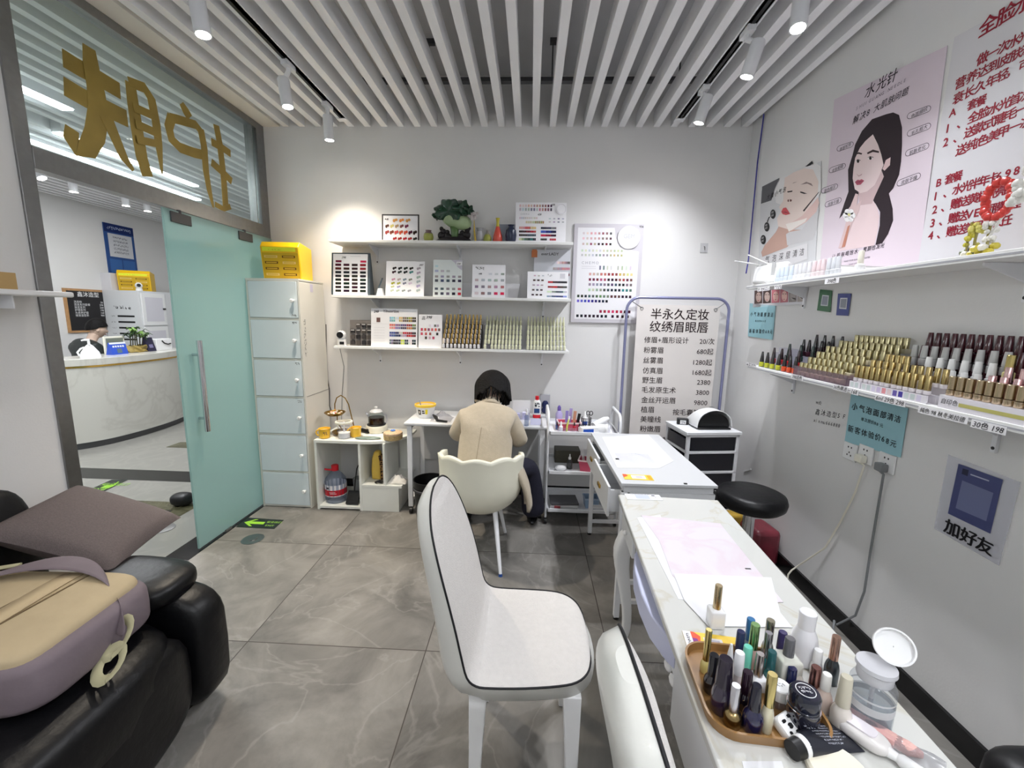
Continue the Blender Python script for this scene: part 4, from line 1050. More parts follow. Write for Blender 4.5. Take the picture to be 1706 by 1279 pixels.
def stick(p, dx, dy, L, r, m, name, lb, cat, tip=None, tipcol=None, grp=None):
    q = MB(); a = Vector(p); b = a + Vector((dx, dy, L)); q.tube([a, b], [r, r], 8)
    o = q.build(name, m); tag(o, lb, cat, grp)
    if tip: tipm, tl, trr = tip; q = MB(); c = b + (b - a).normalized() * tl; q.tube([b - o.location, c - o.location], [trr, trr * .5], 8); q.build('tip', tipm, o)
    return o
PURP = mat('purple_card', (150, 136, 206), .5); NAVYP = mat('navy_plastic', (36, 44, 96), .35)
FILES = [(.29, .02, .004, .13, PURP, 'purple nail file leaning in the pink trolley basket'), (.315, .045, .01, .145, mat('lilac_card', (176, 160, 214), .5), 'lilac nail file standing tallest in the pink trolley basket'),
         (.345, .02, .01, .13, mat('orange_card', (206, 150, 120), .5), 'terracotta nail file standing in the pink trolley basket'), (.372, .03, .02, .11, BLACK, 'black brush leaning right in the pink trolley basket')]
for fx, fy, lean, L, m, lb in FILES:
    q = MB(); q.M = T3(fx, 3.10 + fy, Z0 + .012) @ Matrix.Rotation(lean * 8, 4, 'Y'); q.box(-.011, .011, -.002, .002, 0, L); tag(q.build('nail_file', m), lb, 'nail file')
t = thing('gel_tube', 'lime green squeezed tube draped over the front of the pink trolley basket', 'tube', (.30, 3.045, Z0 + .0))
q = MB(); q.tube([(-.012, -.012, .008), (-.01, -.012, .045), (.0, .0, .085), (.004, .004, .10)], [.014, .013, .012, .006], 10, .5); q.build('tube_body', mat('lime_plastic', (206, 216, 96), .4), t)
q = MB(); q.cyl((.003, .004, .095), (.006, .006, .115), .008); q.build('cap', WHITE, t)
t = thing('purple_spray', 'purple-capped bottle at the back left of the top trolley tray', 'bottle', (.24, 3.20, Z0))
q = MB(); q.lathe([(.026, 0), (.028, .1), (.012, .125)], n=18); q.build('bottle', mat('lavender_plastic', (178, 170, 214), .3), t)
q = MB(); q.lathe([(.014, .125), (.014, .15), (.006, .165)], n=14); q.build('cap', mat('violet_plastic', (110, 90, 170), .3), t)
t = thing('small_white_bottle', 'small white dropper bottle in front of the pink trolley basket', 'bottle', (.245, 3.035, Z0))
q = MB(); q.lathe([(.014, 0), (.015, .04), (.008, .048)], n=16); q.build('bottle', WHITE, t); q = MB(); q.lathe([(.008, .048), (.006, .075), (.003, .08)], n=12); q.build('cap', WHITE, t)
q = MB(); q.box(.215, .36, 2.985, 3.025, Z0, Z0 + .035); tag(q.build('clear_case', ACRYL, bevel=.003), 'clear flat plastic case at the front edge of the top trolley tray', 'case')
t = thing('wire_pen_cup', 'dark wire cup with scissors and a white bottle on the top trolley tray', 'pen cup', (.445, 3.15, Z0))
q = MB()
for k in range(14):
    a = 2 * pi * k / 14; q.cyl((.038 * cos(a), .038 * sin(a), 0), (.038 * cos(a), .038 * sin(a), .085), .0018, n=5)
for z in (.002, .04, .085): q.tube([(.038 * cos(2 * pi * k / 20), .038 * sin(2 * pi * k / 20), z) for k in range(21)], .002, 5)
q.build('wire_cage', BLACK, t)
t = thing('white_dropper', 'white dropper bottle standing inside the wire cup', 'bottle', (.435, 3.15, Z0)); q = MB(); q.lathe([(.018, 0), (.019, .085), (.008, .10), (.006, .13), (.002, .135)], n=16); q.build('bottle', WHITE, t)
q = MB(); q.lathe([(.0195, .03), (.0195, .06)], n=16, cap0=False, cap1=False); q.build('blue_label', mat('blue_card', (50, 80, 160), .5), t)
t = thing('scissors', 'scissors with dark loop handles standing in the wire cup', 'scissors', (.468, 3.16, Z0 + .004))
q = MB(); q.tube([(-.003, 0, 0), (.0, 0, .10)], .003, 6); q.tube([(.004, 0, 0), (.002, 0, .10)], .003, 6); q.build('blades', STEEL, t)
for sx in (-1, 1):
    q = MB(); q.tube([(.001 + sx * .012 + .012 * cos(2 * pi * k / 14), 0, .115 + .016 * sin(2 * pi * k / 14)) for k in range(15)], .0032, 6); q.build('finger_loop', BLACK, t)
t = thing('blue_white_carton', 'white and blue box lying at the front of the top trolley tray', 'box', (.475, 3.035, Z0), .25)
q = MB(); q.box(-.09, .09, -.03, .03, 0, .045); q.build('carton', WHITE, t, bevel=.002); q = MB(); q.col = (40, 84, 180); q.poly([(-.08, -.0305, .004), (0, -.0305, .004), (.0, -.0305, .036), (-.08, -.0305, .036)]); q.col = (236, 236, 240); q.build('blue_print', PRINT, t)
t = thing('cotton_roll', 'white plastic pot lying on its side on the top trolley tray', 'pot', (.565, 3.05, Z0 + .036))
q = MB(); q.cyl((-.06, .0, -.004), (.005, -.02, 0), .032, n=20); q.build('pot_body', WHITE, t); q = MB(); q.cyl((.005, -.02, 0), (.025, -.026, 0), .034, n=20); q.build('lid', WHITE, t)
t = thing('white_tube_bottle', 'white bottle lying across the box on the top trolley tray', 'bottle', (.57, 3.15, Z0 + .03)); q = MB(); q.tube([(-.07, -.02, 0), (.02, .03, .035), (.05, .045, .045)], [.026, .026, .014], 16); q.build('bottle', WHITE, t)
q = MB(); q.grid(lambda u, v: (.59 + .1 * (u - .4), 3.12 + .24 * (v - .5), Z0 + .003 + .05 * sin(pi * u) * sin(pi * v) * (1 + .3 * sin(11 * u + 7 * v))), 12, 14); tag(q.build('foil_packet', mat('silver_foil'), smooth=20), 'crumpled silver wrapper at the right end of the top trolley tray', 'packet')
for k, (bx, by, c, lb) in enumerate(((.345, 3.05, (190, 30, 50), 'tiny red bottle in the pink trolley basket'), (.385, 3.06, (225, 225, 228), 'tiny white bottle by the pink trolley basket'), (.22, 3.10, (60, 90, 150), 'tiny blue bottle at the left of the pink trolley basket'))):
    q = MB(); q.col = c; q.lathe([(.010, 0), (.011, .03), (.006, .036)], n=12); q.col = (30, 30, 34); q.lathe([(.006, .036), (.005, .06)], n=10); o = q.build('polish_bottle', LACQ, loc=(bx, by, Z0 + (.01 if k == 0 else 0))); tag(o, lb, 'bottle')
# middle tray
basket((.50, 3.06, Z1), -.25, .105, .055, .085, 'larger pink basket with a pale rim on the middle trolley tray')
for k, (bx, dx, L, m, lb) in enumerate(((.44, -.03, .15, WHITE, 'white file at the left of the larger pink basket'), (.48, -.02, .13, mat('grey_metal'), 'grey metal file in the larger pink basket'), (.52, -.015, .14, mat('taupe_plastic', (160, 150, 146), .5), 'taupe brush in the middle of the larger pink basket'), (.56, .01, .12, BLACK, 'black brush at the right of the larger pink basket'))):
    q = MB(); q.M = T3(bx, 3.07, Z1 + .012) @ Matrix.Rotation(dx * 6, 4, 'Y'); q.box(-.010, .010, -.003, .003, 0, L); tag(q.build('nail_file', m), lb, 'nail file')
t = thing('clear_pump_bottle', 'small dark clear bottle with white nozzle on the middle trolley tray', 'bottle', (.325, 3.08, Z1)); q = MB(); q.lathe([(.020, 0), (.022, .005), (.021, .06), (.01, .075)], n=16); q.build('bottle', clear_mat('grey_clear', (180, 180, 180), .1, .3, .2, (120, 120, 120)), t)
q = MB(); q.lathe([(.011, .075), (.011, .09), (.005, .095), (.004, .115)], n=12); q.build('nozzle', WHITE, t)
q = MB(); q.sphere((.255, 3.03, Z1 + .022), (.042, .028, .022), 16, 8); tag(q.build('soap_bar', WHITE), 'white oval soap-like piece at the left of the middle trolley tray', 'soap')
q = MB(); q.box(.22, .42, 3.20, 3.34, Z1, Z1 + .10); tag(q.build('dark_box', mat('olive_box', (70, 68, 56), .6), bevel=.004), 'dark box at the back of the middle trolley tray', 'box')
# bottom tray
for k in range(3):
    q = MB(); q.M = T3(.29, 3.08, Z2 + .016 * k) @ RZ(.06 * k - .05); q.box(-.105, .105, -.08, .08, 0.0005, .015); q.col = (60, 60, 64)
    o = q.build('magazine', (mat('magazine_grey', (196, 196, 196), .5), mat('magazine_white', (226, 226, 226), .5), mat('magazine_dark', (84, 84, 88), .45))[k]); tag(o, ('lowest magazine of the pile on the bottom trolley tray', 'middle magazine of the pile on the bottom trolley tray', 'dark magazine on top of the pile on the bottom trolley tray')[k], 'magazine', 'magazines on the trolley')
basket((.50, 3.08, Z2), .05, .055, .05, .075, 'pale blue square tub on the bottom trolley tray', mat('pale_blue_plastic', (150, 176, 206), .4), mat('pale_blue_rim', (170, 192, 216), .4))
q = MB(); q.tube([(.215, 2.99, Z2 + .016), (.26, 2.985, Z2 + .016)], .015, 10); tag(q.build('red_tube', mat('dark_red_plastic', (120, 30, 40), .4)), 'dark red tube at the front left of the bottom trolley tray', 'tube')
q = MB(); q.M = T3(.62, 3.1, Z2) @ RZ(.1); q.box(-.022, .022, -.14, .14, 0, .055); tag(q.build('grey_folder', mat('grey_panel'), bevel=.002), 'grey flat folder at the right end of the bottom trolley tray', 'folder')

# ---- far manicure desk (with drawers)
FD = thing('manicure_desk', 'white two-drawer manicure desk in front of the price banner', 'desk', (.69, 2.43, 0), radians(1.3))
q = MB(); q.box(-.235, .235, -.45, .45, .735, .75); q.box(-.22, .22, -.44, .44, .70, .735); q.build('tabletop', mat('desk_laminate', (200, 201, 203), .35), FD, bevel=.002)
q = MB(); q.box(-.232, -.20, -.44, -.42, .55, .70); q.box(-.19, .225, -.445, -.435, .63, .70); q.box(-.19, .225, .435, .445, .60, .70); q.box(.21, .225, -.44, .44, .60, .70); q.build('apron', WBOARD, FD)
for k, (y0, y1, o_) in enumerate(((-.41, .005, .045), (.015, .43, .018))):
    q = MB(); q.box(-.245 - o_, -.232 - o_, y0, y1, .555, .715); q.box(-.232 - o_, .1, y0 + .02, y0 + .03, .57, .69); q.box(-.232 - o_, .1, y1 - .03, y1 - .02, .57, .69); q.box(-.232 - o_, .1, y0 + .02, y1 - .02, .57, .575); d = q.build('drawer', WBOARD, FD, bevel=.002)
    q = MB(); ym = (y0 + y1) / 2; q.box(-.255 - o_, -.245 - o_, ym - .03, ym + .03, .628, .648); q.build('handle', GOLD, d, bevel=.003)
for sx in (-1, 1):
    for sy in (-1, 1):
        q = MB(); X = sx * .215; Y = sy * .43; q.box(X - .014, X + .014, Y - .014, Y + .014, .012, .70); l = q.build('leg', WHITEM, FD, bevel=.002)
        q = MB(); q.cyl((X, Y, 0), (X, Y, .014), .015); q.build('foot_cap', BLACK, l)
for sy in (-1, 1):
    q = MB(); q.box(-.205, .205, sy * .43 - .010, sy * .43 + .010, .09, .11); q.build('crossbar', WHITEM, FD)
    q = MB(); q.box(-.205, .205, sy * .43 - .010, sy * .43 + .010, .20, .22); q.build('crossbar', WHITEM, FD)
def sheet(name, pts, z, m, lb, cat, th=.0008):
    q = MB(); q.prism([Vector((p.x, p.y, z)) for p in pts], (0, 0, th)); o = q.build(name, m); return tag(o, lb, cat)
PZ = .7505
PAPER = mat('white_paper', (222, 222, 225), .6)
sheet('clear_desk_mat', [at(u, v, z=PZ) for u, v in ((1003, 728), (1080, 724), (1122, 768), (1098, 780), (1028, 779))], PZ, PAPER, 'thin white paper mat on the far manicure desk', 'paper')
q = MB(); q.grid(lambda u, v: (.62 + .20 * (u - .5), 2.36 + .16 * (v - .5), PZ + .001 + .012 * abs(sin(pi * u) * sin(pi * v)) * (1 + .8 * sin(9 * u + 4 * v))), 14, 12)
tag(q.build('clear_film', clear_mat('film', (246, 246, 250), .35, .1, .1, (230, 230, 236)), smooth=25), 'crumpled clear film lying on the far manicure desk', 'film')
t = thing('flower_card', 'small yellow payment card with orange corner on the far manicure desk', 'card', at(1062, 795, z=PZ), -.03)
q = MB(); q.box(-.07, .075, -.035, .035, 0, .0012); q.build('card', mat('yellow_card', (236, 200, 70), .5), t)
q = MB(); q.col = (236, 232, 226); q.poly([(-.03, -.022, .0016), (.04, -.022, .0016), (.04, .024, .0016), (-.03, .024, .0016)]); q.col = (226, 96, 60); q.poly([(-.07, -.01, .0016), (-.045, .012, .0016), (-.052, .035, .0016), (-.07, .035, .0016)]); q.col = (206, 160, 40); q.poly([(.05, -.03, .0016), (.07, -.03, .0016), (.07, .03, .0016), (.05, .03, .0016)]); q.col = (196, 190, 200); q.poly([(-.008, -.014, .002), (.024, -.014, .002), (.024, .015, .002), (-.008, .015, .002)]); q.build('printed_panel', PRINT, t)
p = at(1142, 806, z=PZ); q = MB(); q.M = T3(p.x, p.y, PZ); q.box(-.008, .008, -.004, .004, 0, .004); tag(q.build('dark_chip', BLACK), 'tiny dark chip near the right front corner of the far manicure desk', 'chip')
p = at(1028, 765, z=PZ); q = MB(); q.M = T3(p.x, p.y, PZ + .0009); q.box(-.008, .010, -.007, .007, 0, .004); tag(q.build('dark_clip', BLACK), 'tiny dark clip on the left edge of the paper mat', 'clip')

# ---- near nail table with curved legs
NT = thing('nail_table', 'long white nail table with curved legs in the foreground', 'table', (.615, 1.22, 0), radians(-3.0))
MARB = marble('cream_marble_top', (206, 206, 202), (190, 182, 160), 1.6, .12, .02, .5)
q = MB(); q.box(-.222, .222, -.98, .63, .718, .742); q.build('tabletop', MARB, NT, bevel=.004)
q = MB(); q.box(-.195, .20, -.96, .605, .60, .718); q.build('apron', WBOARD, NT, bevel=.004)
q = MB()
for i in range(10): q.sphere((-.198, .02 - .05 * i, .595), (.010, .022, .012), 10, 6)
q.build('carved_edge', WHITE, NT)
q = MB(); q.box(-.212, -.196, .31, .555, .615, .705); d = q.build('drawer', WBOARD, NT, bevel=.004); q = MB(); q.sphere((-.218, .43, .66), .010); q.build('knob', WHITE, d)
q = MB(); out = [(-.196, .26), (-.226, .20), (-.243, .10), (-.247, -.02), (-.238, -.12), (-.212, -.20), (-.196, -.23)]
q.prism([(x, y, .625) for x, y in out], (0, 0, .075)); d = q.build('drawer', mat('lilac_lacquer', (196, 200, 226), .4), NT, bevel=.004)
d['label'] = 'lilac bow-fronted drawer'
q = MB(); q.box(-.212, -.196, -.55, -.27, .52, .705); q.build('drawer', WBOARD, NT, bevel=.004)
for sx in (-1, 1):
    for sy in (-1, 1):
        q = MB(); bx, by = sx * .175, (.56 if sy > 0 else -.9); rings = []
        for z, off, r in ((.61, .0, .030), (.56, .012, .036), (.50, .026, .040), (.42, .022, .034), (.32, .004, .027), (.22, -.012, .022), (.12, -.016, .019), (.06, -.002, .019), (.025, .022, .024), (0.0, .03, .026)):
            o = Vector((bx + sx * off, by + sy * off * .8, z)); rings.append([o + Vector((r * (abs(cos(a)) ** .6) * (1 if cos(a) > 0 else -1), r * (abs(sin(a)) ** .6) * (1 if sin(a) > 0 else -1), 0)) for a in [2 * pi * k / 16 for k in range(16)]])
        q.ring(rings); q.build('leg', WHITE, NT, smooth=60, sub=1)
TZ = .7425
t = thing('printed_card', 'white card with a blue-grey printed square at the far corner of the nail table', 'card', at(1070, 828, z=TZ), .0)
q = MB(); q.box(-.075, .085, -.030, .030, 0, .0014); q.build('card', PAPER, t); q = MB(); q.col = (190, 196, 214); q.poly([(-.03, -.022, .0017), (.032, -.022, .0017), (.032, .022, .0017), (-.03, .022, .0017)]); q.col = (70, 70, 80); q.poly([(.045, .012, .0017), (.06, .012, .0017), (.06, .022, .0017), (.045, .022, .0017)])
scrib(q, (-.05, .0235, .0017), X_, Y_, .09, .005, 7, .3, 3, (80, 90, 130)); scrib(q, (.058, -.02, .0017), X_, Y_, .008, .028, 1, .06, 6, (80, 80, 90)); q.build('print', PRINT, t)
def paper(name, px, z, m, lb, wave=0.0):
    pts = [at(u, v, z=z) for u, v in px]
    q = MB(); q.prism([Vector((p.x, p.y, z)) for p in pts], (0, 0, .0006)); return tag(q.build(name, m), lb, 'paper')
paper('paper_sheet', ((1061, 862), (1100, 858), (1165, 1000), (1130, 998)), TZ, PAPER, 'white sheet at the left edge of the nail table under the pink film')
FILM = marble('pink_film', (217, 211, 217), (212, 188, 200), 3, .4, .06, .4)
paper('pink_film_sheet', ((1068, 858), (1200, 872), (1305, 1003), (1262, 1004), (1175, 1010), (1120, 958), (1098, 900)), TZ + .001, FILM, 'large pale pink sheet spread over the middle of the nail table')
paper('paper_towel', ((1122, 955), (1285, 962), (1300, 1020), (1320, 1045), (1180, 1043), (1140, 1000)), TZ + .002, PAPER, 'white paper towel lying behind the lone gold-capped bottle')
p = at(1246, 948, z=TZ); q = MB(); q.M = T3(p.x, p.y, TZ + .0017); q.box(-.009, .009, -.003, .003, 0, .0008); q.col = (60, 60, 66); tag(q.build('tiny_sticker', mat('dark_grey_plastic')), 'tiny dark sticker on the right edge of the pale pink sheet', 'sticker')
# black cable loop by the table leg, floor things
q = MB(); q.tube([(at(995, 868, z=.0) + Vector((dx, dy, .006))) for dx, dy in ((-.02, .03), (-.05, .0), (-.02, -.03), (.04, -.03), (.09, .0), (.12, .02), (.17, -.03))], .004, 6); tag(q.build('charger_cable', RUBBER), 'black charger cable looped on the floor under the far manicure desk', 'cable')
t = thing('gold_glass_vase', 'small box with yellow cloth on the floor under the far manicure desk', 'box', (.80, 2.62, 0)); q = MB(); q.box(-.06, .06, -.05, .05, 0, .14); q.build('box_body', mat('cream_plastic'), t, bevel=.01)

# ---- round black stools
def stool(loc, h, r, lb, chrome=True):
    t = thing('round_stool', lb, 'stool', loc, 0, 'round black stools')
    q = MB(); q.lathe([(.001, h - .095), (r * .86, h - .09), (r * .97, h - .07), (r, h - .04), (r * .95, h - .012), (r * .8, h), (.001, h + .004)], n=40); q.build('seat', LEATHER, t, smooth=60)
    q = MB(); q.cyl((0, 0, .09), (0, 0, h - .09), .024, n=16); q.cyl((0, 0, .25), (0, 0, h - .12), .032, n=16); q.build('column', CHROME if chrome else BLACK, t)
    for k in range(5):
        a = 2 * pi * k / 5 + .3; q = MB(); R5 = r * 1.12; q.tube([(0, 0, .10), (R5 * .6 * cos(a), R5 * .6 * sin(a), .075), (R5 * cos(a), R5 * sin(a), .055)], [.022, .016, .012], 10); l = q.build('leg', CHROME if chrome else BLACK, t)
        q = MB(); q.M = T3(R5 * cos(a), R5 * sin(a), 0) @ RZ(a + .8); q.tube([(-.012, 0, .024), (.012, 0, .024)], .023, 14); q.build('caster', BLACK, l)
    return t
p = at(1243, 815, z=.53); stool((1.305, 2.36, 0), .575, .185, 'round black padded stool between the nail table and the shelf wall')
stool((1.10, 2.62, 0), .46, .14, 'lower black stool half hidden behind the far manicure desk')
t = thing('corner_stool', 'black rounded chair back cut off in the bottom right corner of the photo', 'chair', (1.10, .71, 0))
q = MB(); q.M = T3(0, 0, .60); q.grid(pillow_ring((0, 0, 0), (.125, .125, .075), .6), 32, 14, True); q.build('seat', BLACK, t, smooth=180); q = MB(); q.cyl((0, 0, .05), (0, 0, .55), .03); q.lathe([(.16, 0), (.16, .02), (.03, .05)], n=24); q.build('column', BLACK, t)

# packages behind the table end
t = thing('snack_bag', 'red and pink packet standing on the floor behind the round stool', 'packet', (1.52, 2.62, 0), .1); q = MB(); q.box(-.08, .09, -.10, .10, 0, .24); q.build('packet_body', mat('crimson_film', (120, 46, 58), .35, var=.3, vscale=14), t, bevel=.03)
t = thing('yellow_packet', 'yellow and brown packet on the floor behind the round stool', 'packet', (1.40, 2.74, 0)); q = MB(); q.box(-.07, .07, -.05, .05, 0, .26); q.build('packet_body', mat('ochre_film', (196, 160, 60), .4, var=.4, vscale=18), t, bevel=.015)

# ---- drawer unit with lamp
DU = thing('drawer_tower', 'white plastic drawer tower with smoky drawers carrying the nail lamp', 'drawer unit', (1.262, 3.02, 0), radians(8))
q = MB(); w, d = .19, .16
q.box(-w - .01, w + .01, -d - .008, d, .765, .785)
for sx in (-1, 1):
    for sy in (-1, 1): q.box(sx * w - .022 * (sx > 0) , sx * w + .022 * (sx < 0), sy * d - .022 * (sy > 0), sy * d + .022 * (sy < 0), 0, .765)
SMOKE = mat('smoky_plastic', (36, 36, 42), .18)
levels = [.02, .20, .345, .49, .635]
for z in levels[1:] + [.765 - .012]: q.box(-w, w, -d, d, z - .006, z + .012)
q.build('frame', WHITEM, DU, bevel=.002)
for z0, z1 in zip(levels, levels[1:] + [.76]):
    q = MB(); q.box(-w + .024, w - .024, -d + .004, d - .01, z0 + .014, z1 - .008); q.box(-w + .002, -w + .02, -d + .03, d - .03, z0 + .014, z1 - .03); q.build('drawer', SMOKE, DU, bevel=.003)
t = thing('uv_nail_lamp', 'white domed nail lamp with black mouth on the drawer tower', 'nail lamp', (1.30, 3.03, .785), radians(6))
q = MB()
def dome(u, v):
    a = pi * u; y = -.105 + .21 * v; k = (1 - (max(0, (v - .35)) / .75) ** 2.2) ; return (-.125 * cos(a) * (.85 + .15 * k), y, .012 + .125 * sin(a) ** .8 * k)
q.grid(dome, 32, 14); q.poly([dome(i / 32, 1) for i in range(33)]); q.build('dome_shell', WHITE, t, smooth=60, solid=.004)
q = MB(); q.poly([(-.115 * cos(pi * i / 24), -.085, .014 + .098 * sin(pi * i / 24) ** .8) for i in range(25)]); q.build('mouth', BLACK, t)
q = MB(); q.box(-.118, .118, -.11, .10, 0, .014); q.build('base_plate', BLACK, t, bevel=.004)
q = MB(); q.box(.02, .045, .0, .03, .1362, .138); q.build('button', mat('grey_metal'), t)
t = thing('timer_clock', 'small black digital timer with light face on the drawer tower', 'clock', (1.135, 3.06, .785), radians(-12)); q = MB(); q.box(-.038, .038, -.02, .02, 0, .045); q.build('clock_body', BLACK, t, bevel=.004); q = MB(); q.col = (226, 226, 226); q.poly([(-.018, -.0207, .006), (.022, -.0207, .006), (.022, -.0207, .034), (-.018, -.0207, .034)]); scrib(q, (-.012, -.021, .012), X_, Z_, .028, .016, 2, .25, 2); q.build('display', PRINT, t)

# ---- banner stand
BY = 3.40
t = thing('banner_stand', 'tall price banner hanging in a rounded tubular stand by the back wall', 'banner stand', (1.15, BY, 0))
q = MB(); xl, xr, zt, r = -.395, .395, 1.71, .10
path = [(xl, 0, .02)] + [(xl, 0, zt - r)] + [(xl + r - r * cos(a), 0, zt - r + r * sin(a)) for a in [pi / 2 * k / 8 for k in range(1, 9)]] + [(xr - r + r * sin(a), 0, zt - r + r * cos(a)) for a in [pi / 2 * k / 8 for k in range(0, 9)]] + [(xr, 0, .02)]
q.tube(path, .011, 12); q.build('tube_frame', mat('violet_grey_metal', (150, 152, 190), .3, metal=.6), t)
for sx in (-1, 1): q = MB(); q.box(sx * .395 - .02, sx * .395 + .02, -.09, .08, 0, .02); q.build('foot', STEEL, t)
PAP = mat('banner_vinyl', (226, 220, 216), .5, var=.03, vscale=3)
q = MB(); q.box(-.315, .325, -.006, -.003, .22, 1.655); q.build('banner_sheet', PAP, t)
for sx, x in ((-1, -.28), (1, .29)):
    q = MB(); q.tube([(x + .012 * cos(2 * pi * k / 12), -.007, 1.625 + .012 * sin(2 * pi * k / 12)) for k in range(13)], .0025, 5); q.build('eyelet', STEEL, t); q = MB(); q.tube([(x, -.006, 1.63), (sx * .36, -.002, 1.68)], .004, 6); q.build('clip_cord', mat('grey_metal'), t)
BT = BY - .0072; q = MB()
dark = (44, 30, 32)
ytext(q, '半永久定妆', 1084, 530, BT, 19.5, bold=.012, col=dark); q2 = q
ytext(q, '纹绣眉眼唇', 1082, 551, BT, 19.5, bold=.012, col=dark)
lines = [('修眉+眉形设计', '20/次', 570, 573, 1190), ('粉雾眉', '680起', 587, 590, 1188), ('丝雾眉', '1280起', 604, 608, 1186), ('仿真眉', '1680起', 621, 625, 1185), ('野生眉', '2380', 637, 641, 1183), ('毛发原生术', '3800', 653, 658, 1181), ('金丝开运眉', '9800', 670, 675, 1178), ('植眉', '按毛囊算20', 686, 692, 1177), ('美瞳线', '', 702, 702, 1160), ('粉嫩唇', '', 718, 718, 1160), ('漂唇，真人', '', 736, 736, 1160)]
for k, (a, b_, v0, v1, ur) in enumerate(lines):
    ytext(q, a, 1073 - k * 0.8, v0, BT, 11.2, col=dark, bold=.006)
    if b_: ytext(q, b_, ur, v1, BT, 11.0, 'RIGHT', col=dark, bold=.006)
o = q.build('price_lettering', PRINT, None, loc=(0, 0, 0)); o.parent = t; o.matrix_parent_inverse = Matrix.Translation(-t.location)
# ================================================================ back wall shelves and charts
SHX0, SHX1 = -1.545, .302
SHELF = mat('shelf_board_white', (232, 232, 230), .45, var=.01)
SHZ = (2.095, 1.683, 1.288)
for z, lb in zip(SHZ, ('top wall shelf on the back wall holding the jade cabbage', 'middle wall shelf on the back wall holding colour charts', 'lowest wall shelf on the back wall holding bottle racks')):
    t = thing('wall_shelf', lb, 'shelf', (0, 3.375, z), 0, 'back wall shelves')
    q = MB(); q.box(SHX0, SHX1, -.125, .124, -.02, 0); q.build('shelf_board', SHELF, t, bevel=.002)
    for bx in (-1.26, -.58, .10):
        q = MB(); q.box(bx - .008, bx + .008, .112, .124, -.15, -.02); q.prism([(bx - .004, .112, -.021), (bx - .004, -.06, -.021), (bx - .004, -.06, -.03), (bx - .004, .112, -.09)], (.008, 0, 0)); b_ = q.build('bracket', WHITEM, t)
        q = MB(); q.tube([(bx - .0, .111, -.04), (bx, .1125, -.04)], .006, 8); q.tube([(bx, .111, -.135), (bx, .1125, -.135)], .006, 8); q.build('screw', BLACK, b_)
BOARD = mat('chart_board', (238, 237, 240), .35)
BOARDG = mat('chart_board_grey', (204, 200, 206), .4)
def chart(px, y, z, lb, lean=.10, th=.006, m=BOARD, frame=None, name='colour_chart', grp='nail colour charts'):
    """px = left, right, top v measured on the front; stands on z"""
    a = at(px[0], px[3], y=y); b = at(px[1], px[3], y=y); c = at((px[0] + px[1]) / 2, px[2], y=y)
    w = b.x - a.x; h = (c.z - z) / cos(lean) if z is not None else c.z - a.z
    t = thing(name, lb, 'colour chart', (a.x, y, z if z is not None else a.z), 0, grp)
    Mx = Matrix.Rotation(-lean, 4, 'X')
    q = MB(); q.M = Mx; q.box(0, w, 0, th, 0, h); q.build('board', m, t, bevel=.001)
    if frame:
        q = MB(); q.M = Mx; f = .008
        q.box(-f, w + f, -.002, th, h, h + f); q.box(-f, 0, -.002, th, 0, h); q.box(w, w + f, -.002, th, 0, h); q.build('frame', frame, t)
    P = MB(); P.M = Mx
    return t, P, w, h
def sw(P, w, h, rows, kind='rect'):
    """rows: (height fraction, a0, a1, n, colours, cell w, cell h)"""
    for c, a0, a1, n, cols, cw, ch in rows:
        for i in range(n):
            a = a0 + (a1 - a0) * (i / (n - 1) if n > 1 else 0)
            col = cols[min(len(cols) - 1, int(i * len(cols) / n))]
            if col is None: continue
            col = tuple(max(0, min(255, q + random.randint(-14, 14))) for q in col); P.col = col
            x = a * w; z = c * h; dx = cw * w / 2; dz = ch * h / 2
            if kind == 'rect': P.poly([(x - dx, -.0012, z - dz), (x + dx, -.0012, z - dz), (x + dx, -.0012, z + dz), (x - dx, -.0012, z + dz)])
            else: 
                P.poly([(x + dx * .62 * cos(k * pi / 4) - dx * .45, -.0012, z + dz * sin(k * pi / 4)) for k in range(8)]); P.poly([(x + dx * .62 * cos(k * pi / 4) + dx * .5, -.0012, z + dz * .8 + dz * .8 * sin(k * pi / 4) - dz * .3) for k in range(8)])
DRK = [(24, 20, 26), (40, 16, 30), (20, 24, 30)]
REDS = [(190, 60, 60), (170, 30, 50), (120, 20, 36), (70, 16, 30), (36, 16, 24)]
NUDE = [(226, 206, 206), (216, 180, 176), (200, 150, 150), (150, 110, 116), (90, 70, 80)]
BLUE = [(180, 190, 220), (80, 100, 190), (36, 46, 130), (20, 26, 70), (16, 18, 36)]
GREEN = [(216, 226, 180), (150, 170, 130), (70, 100, 90), (30, 60, 60), (20, 110, 120), (24, 30, 40)]
GREYS = [(206, 206, 210), (180, 180, 186), (140, 140, 150), (190, 190, 190)]
FY = 3.30
# A framed chart on the top shelf
t, P, w, h = chart((638, 696, 358, 400), 3.33, SHZ[0], 'dark-framed chart of orange and red nail tips on the top shelf', .08, .01, frame=mat('dark_frame', (50, 42, 44), .4))
sw(P, w, h, [(.80, .35, .72, 3, [(226, 150, 80)], .13, .13), (.58, .12, .68, 5, [(96, 50, 50), (190, 190, 110), (190, 160, 120), (120, 60, 60), (110, 50, 60)], .10, .13), (.34, .12, .92, 7, [(140, 50, 46), (206, 90, 70), (196, 70, 60), (60, 20, 30), (40, 18, 26)], .11, .15), (.10, .34, .92, 5, [(150, 30, 40), (170, 40, 56), (40, 20, 28)], .11, .13)], 'nail')
P.col = (60, 60, 66); scrib(P, (.06 * w, -.0014, .78 * h), X_, Z_, .1 * w, .1 * h, 2, .2, 1); P.build('nail_swatches', PRINT, t)
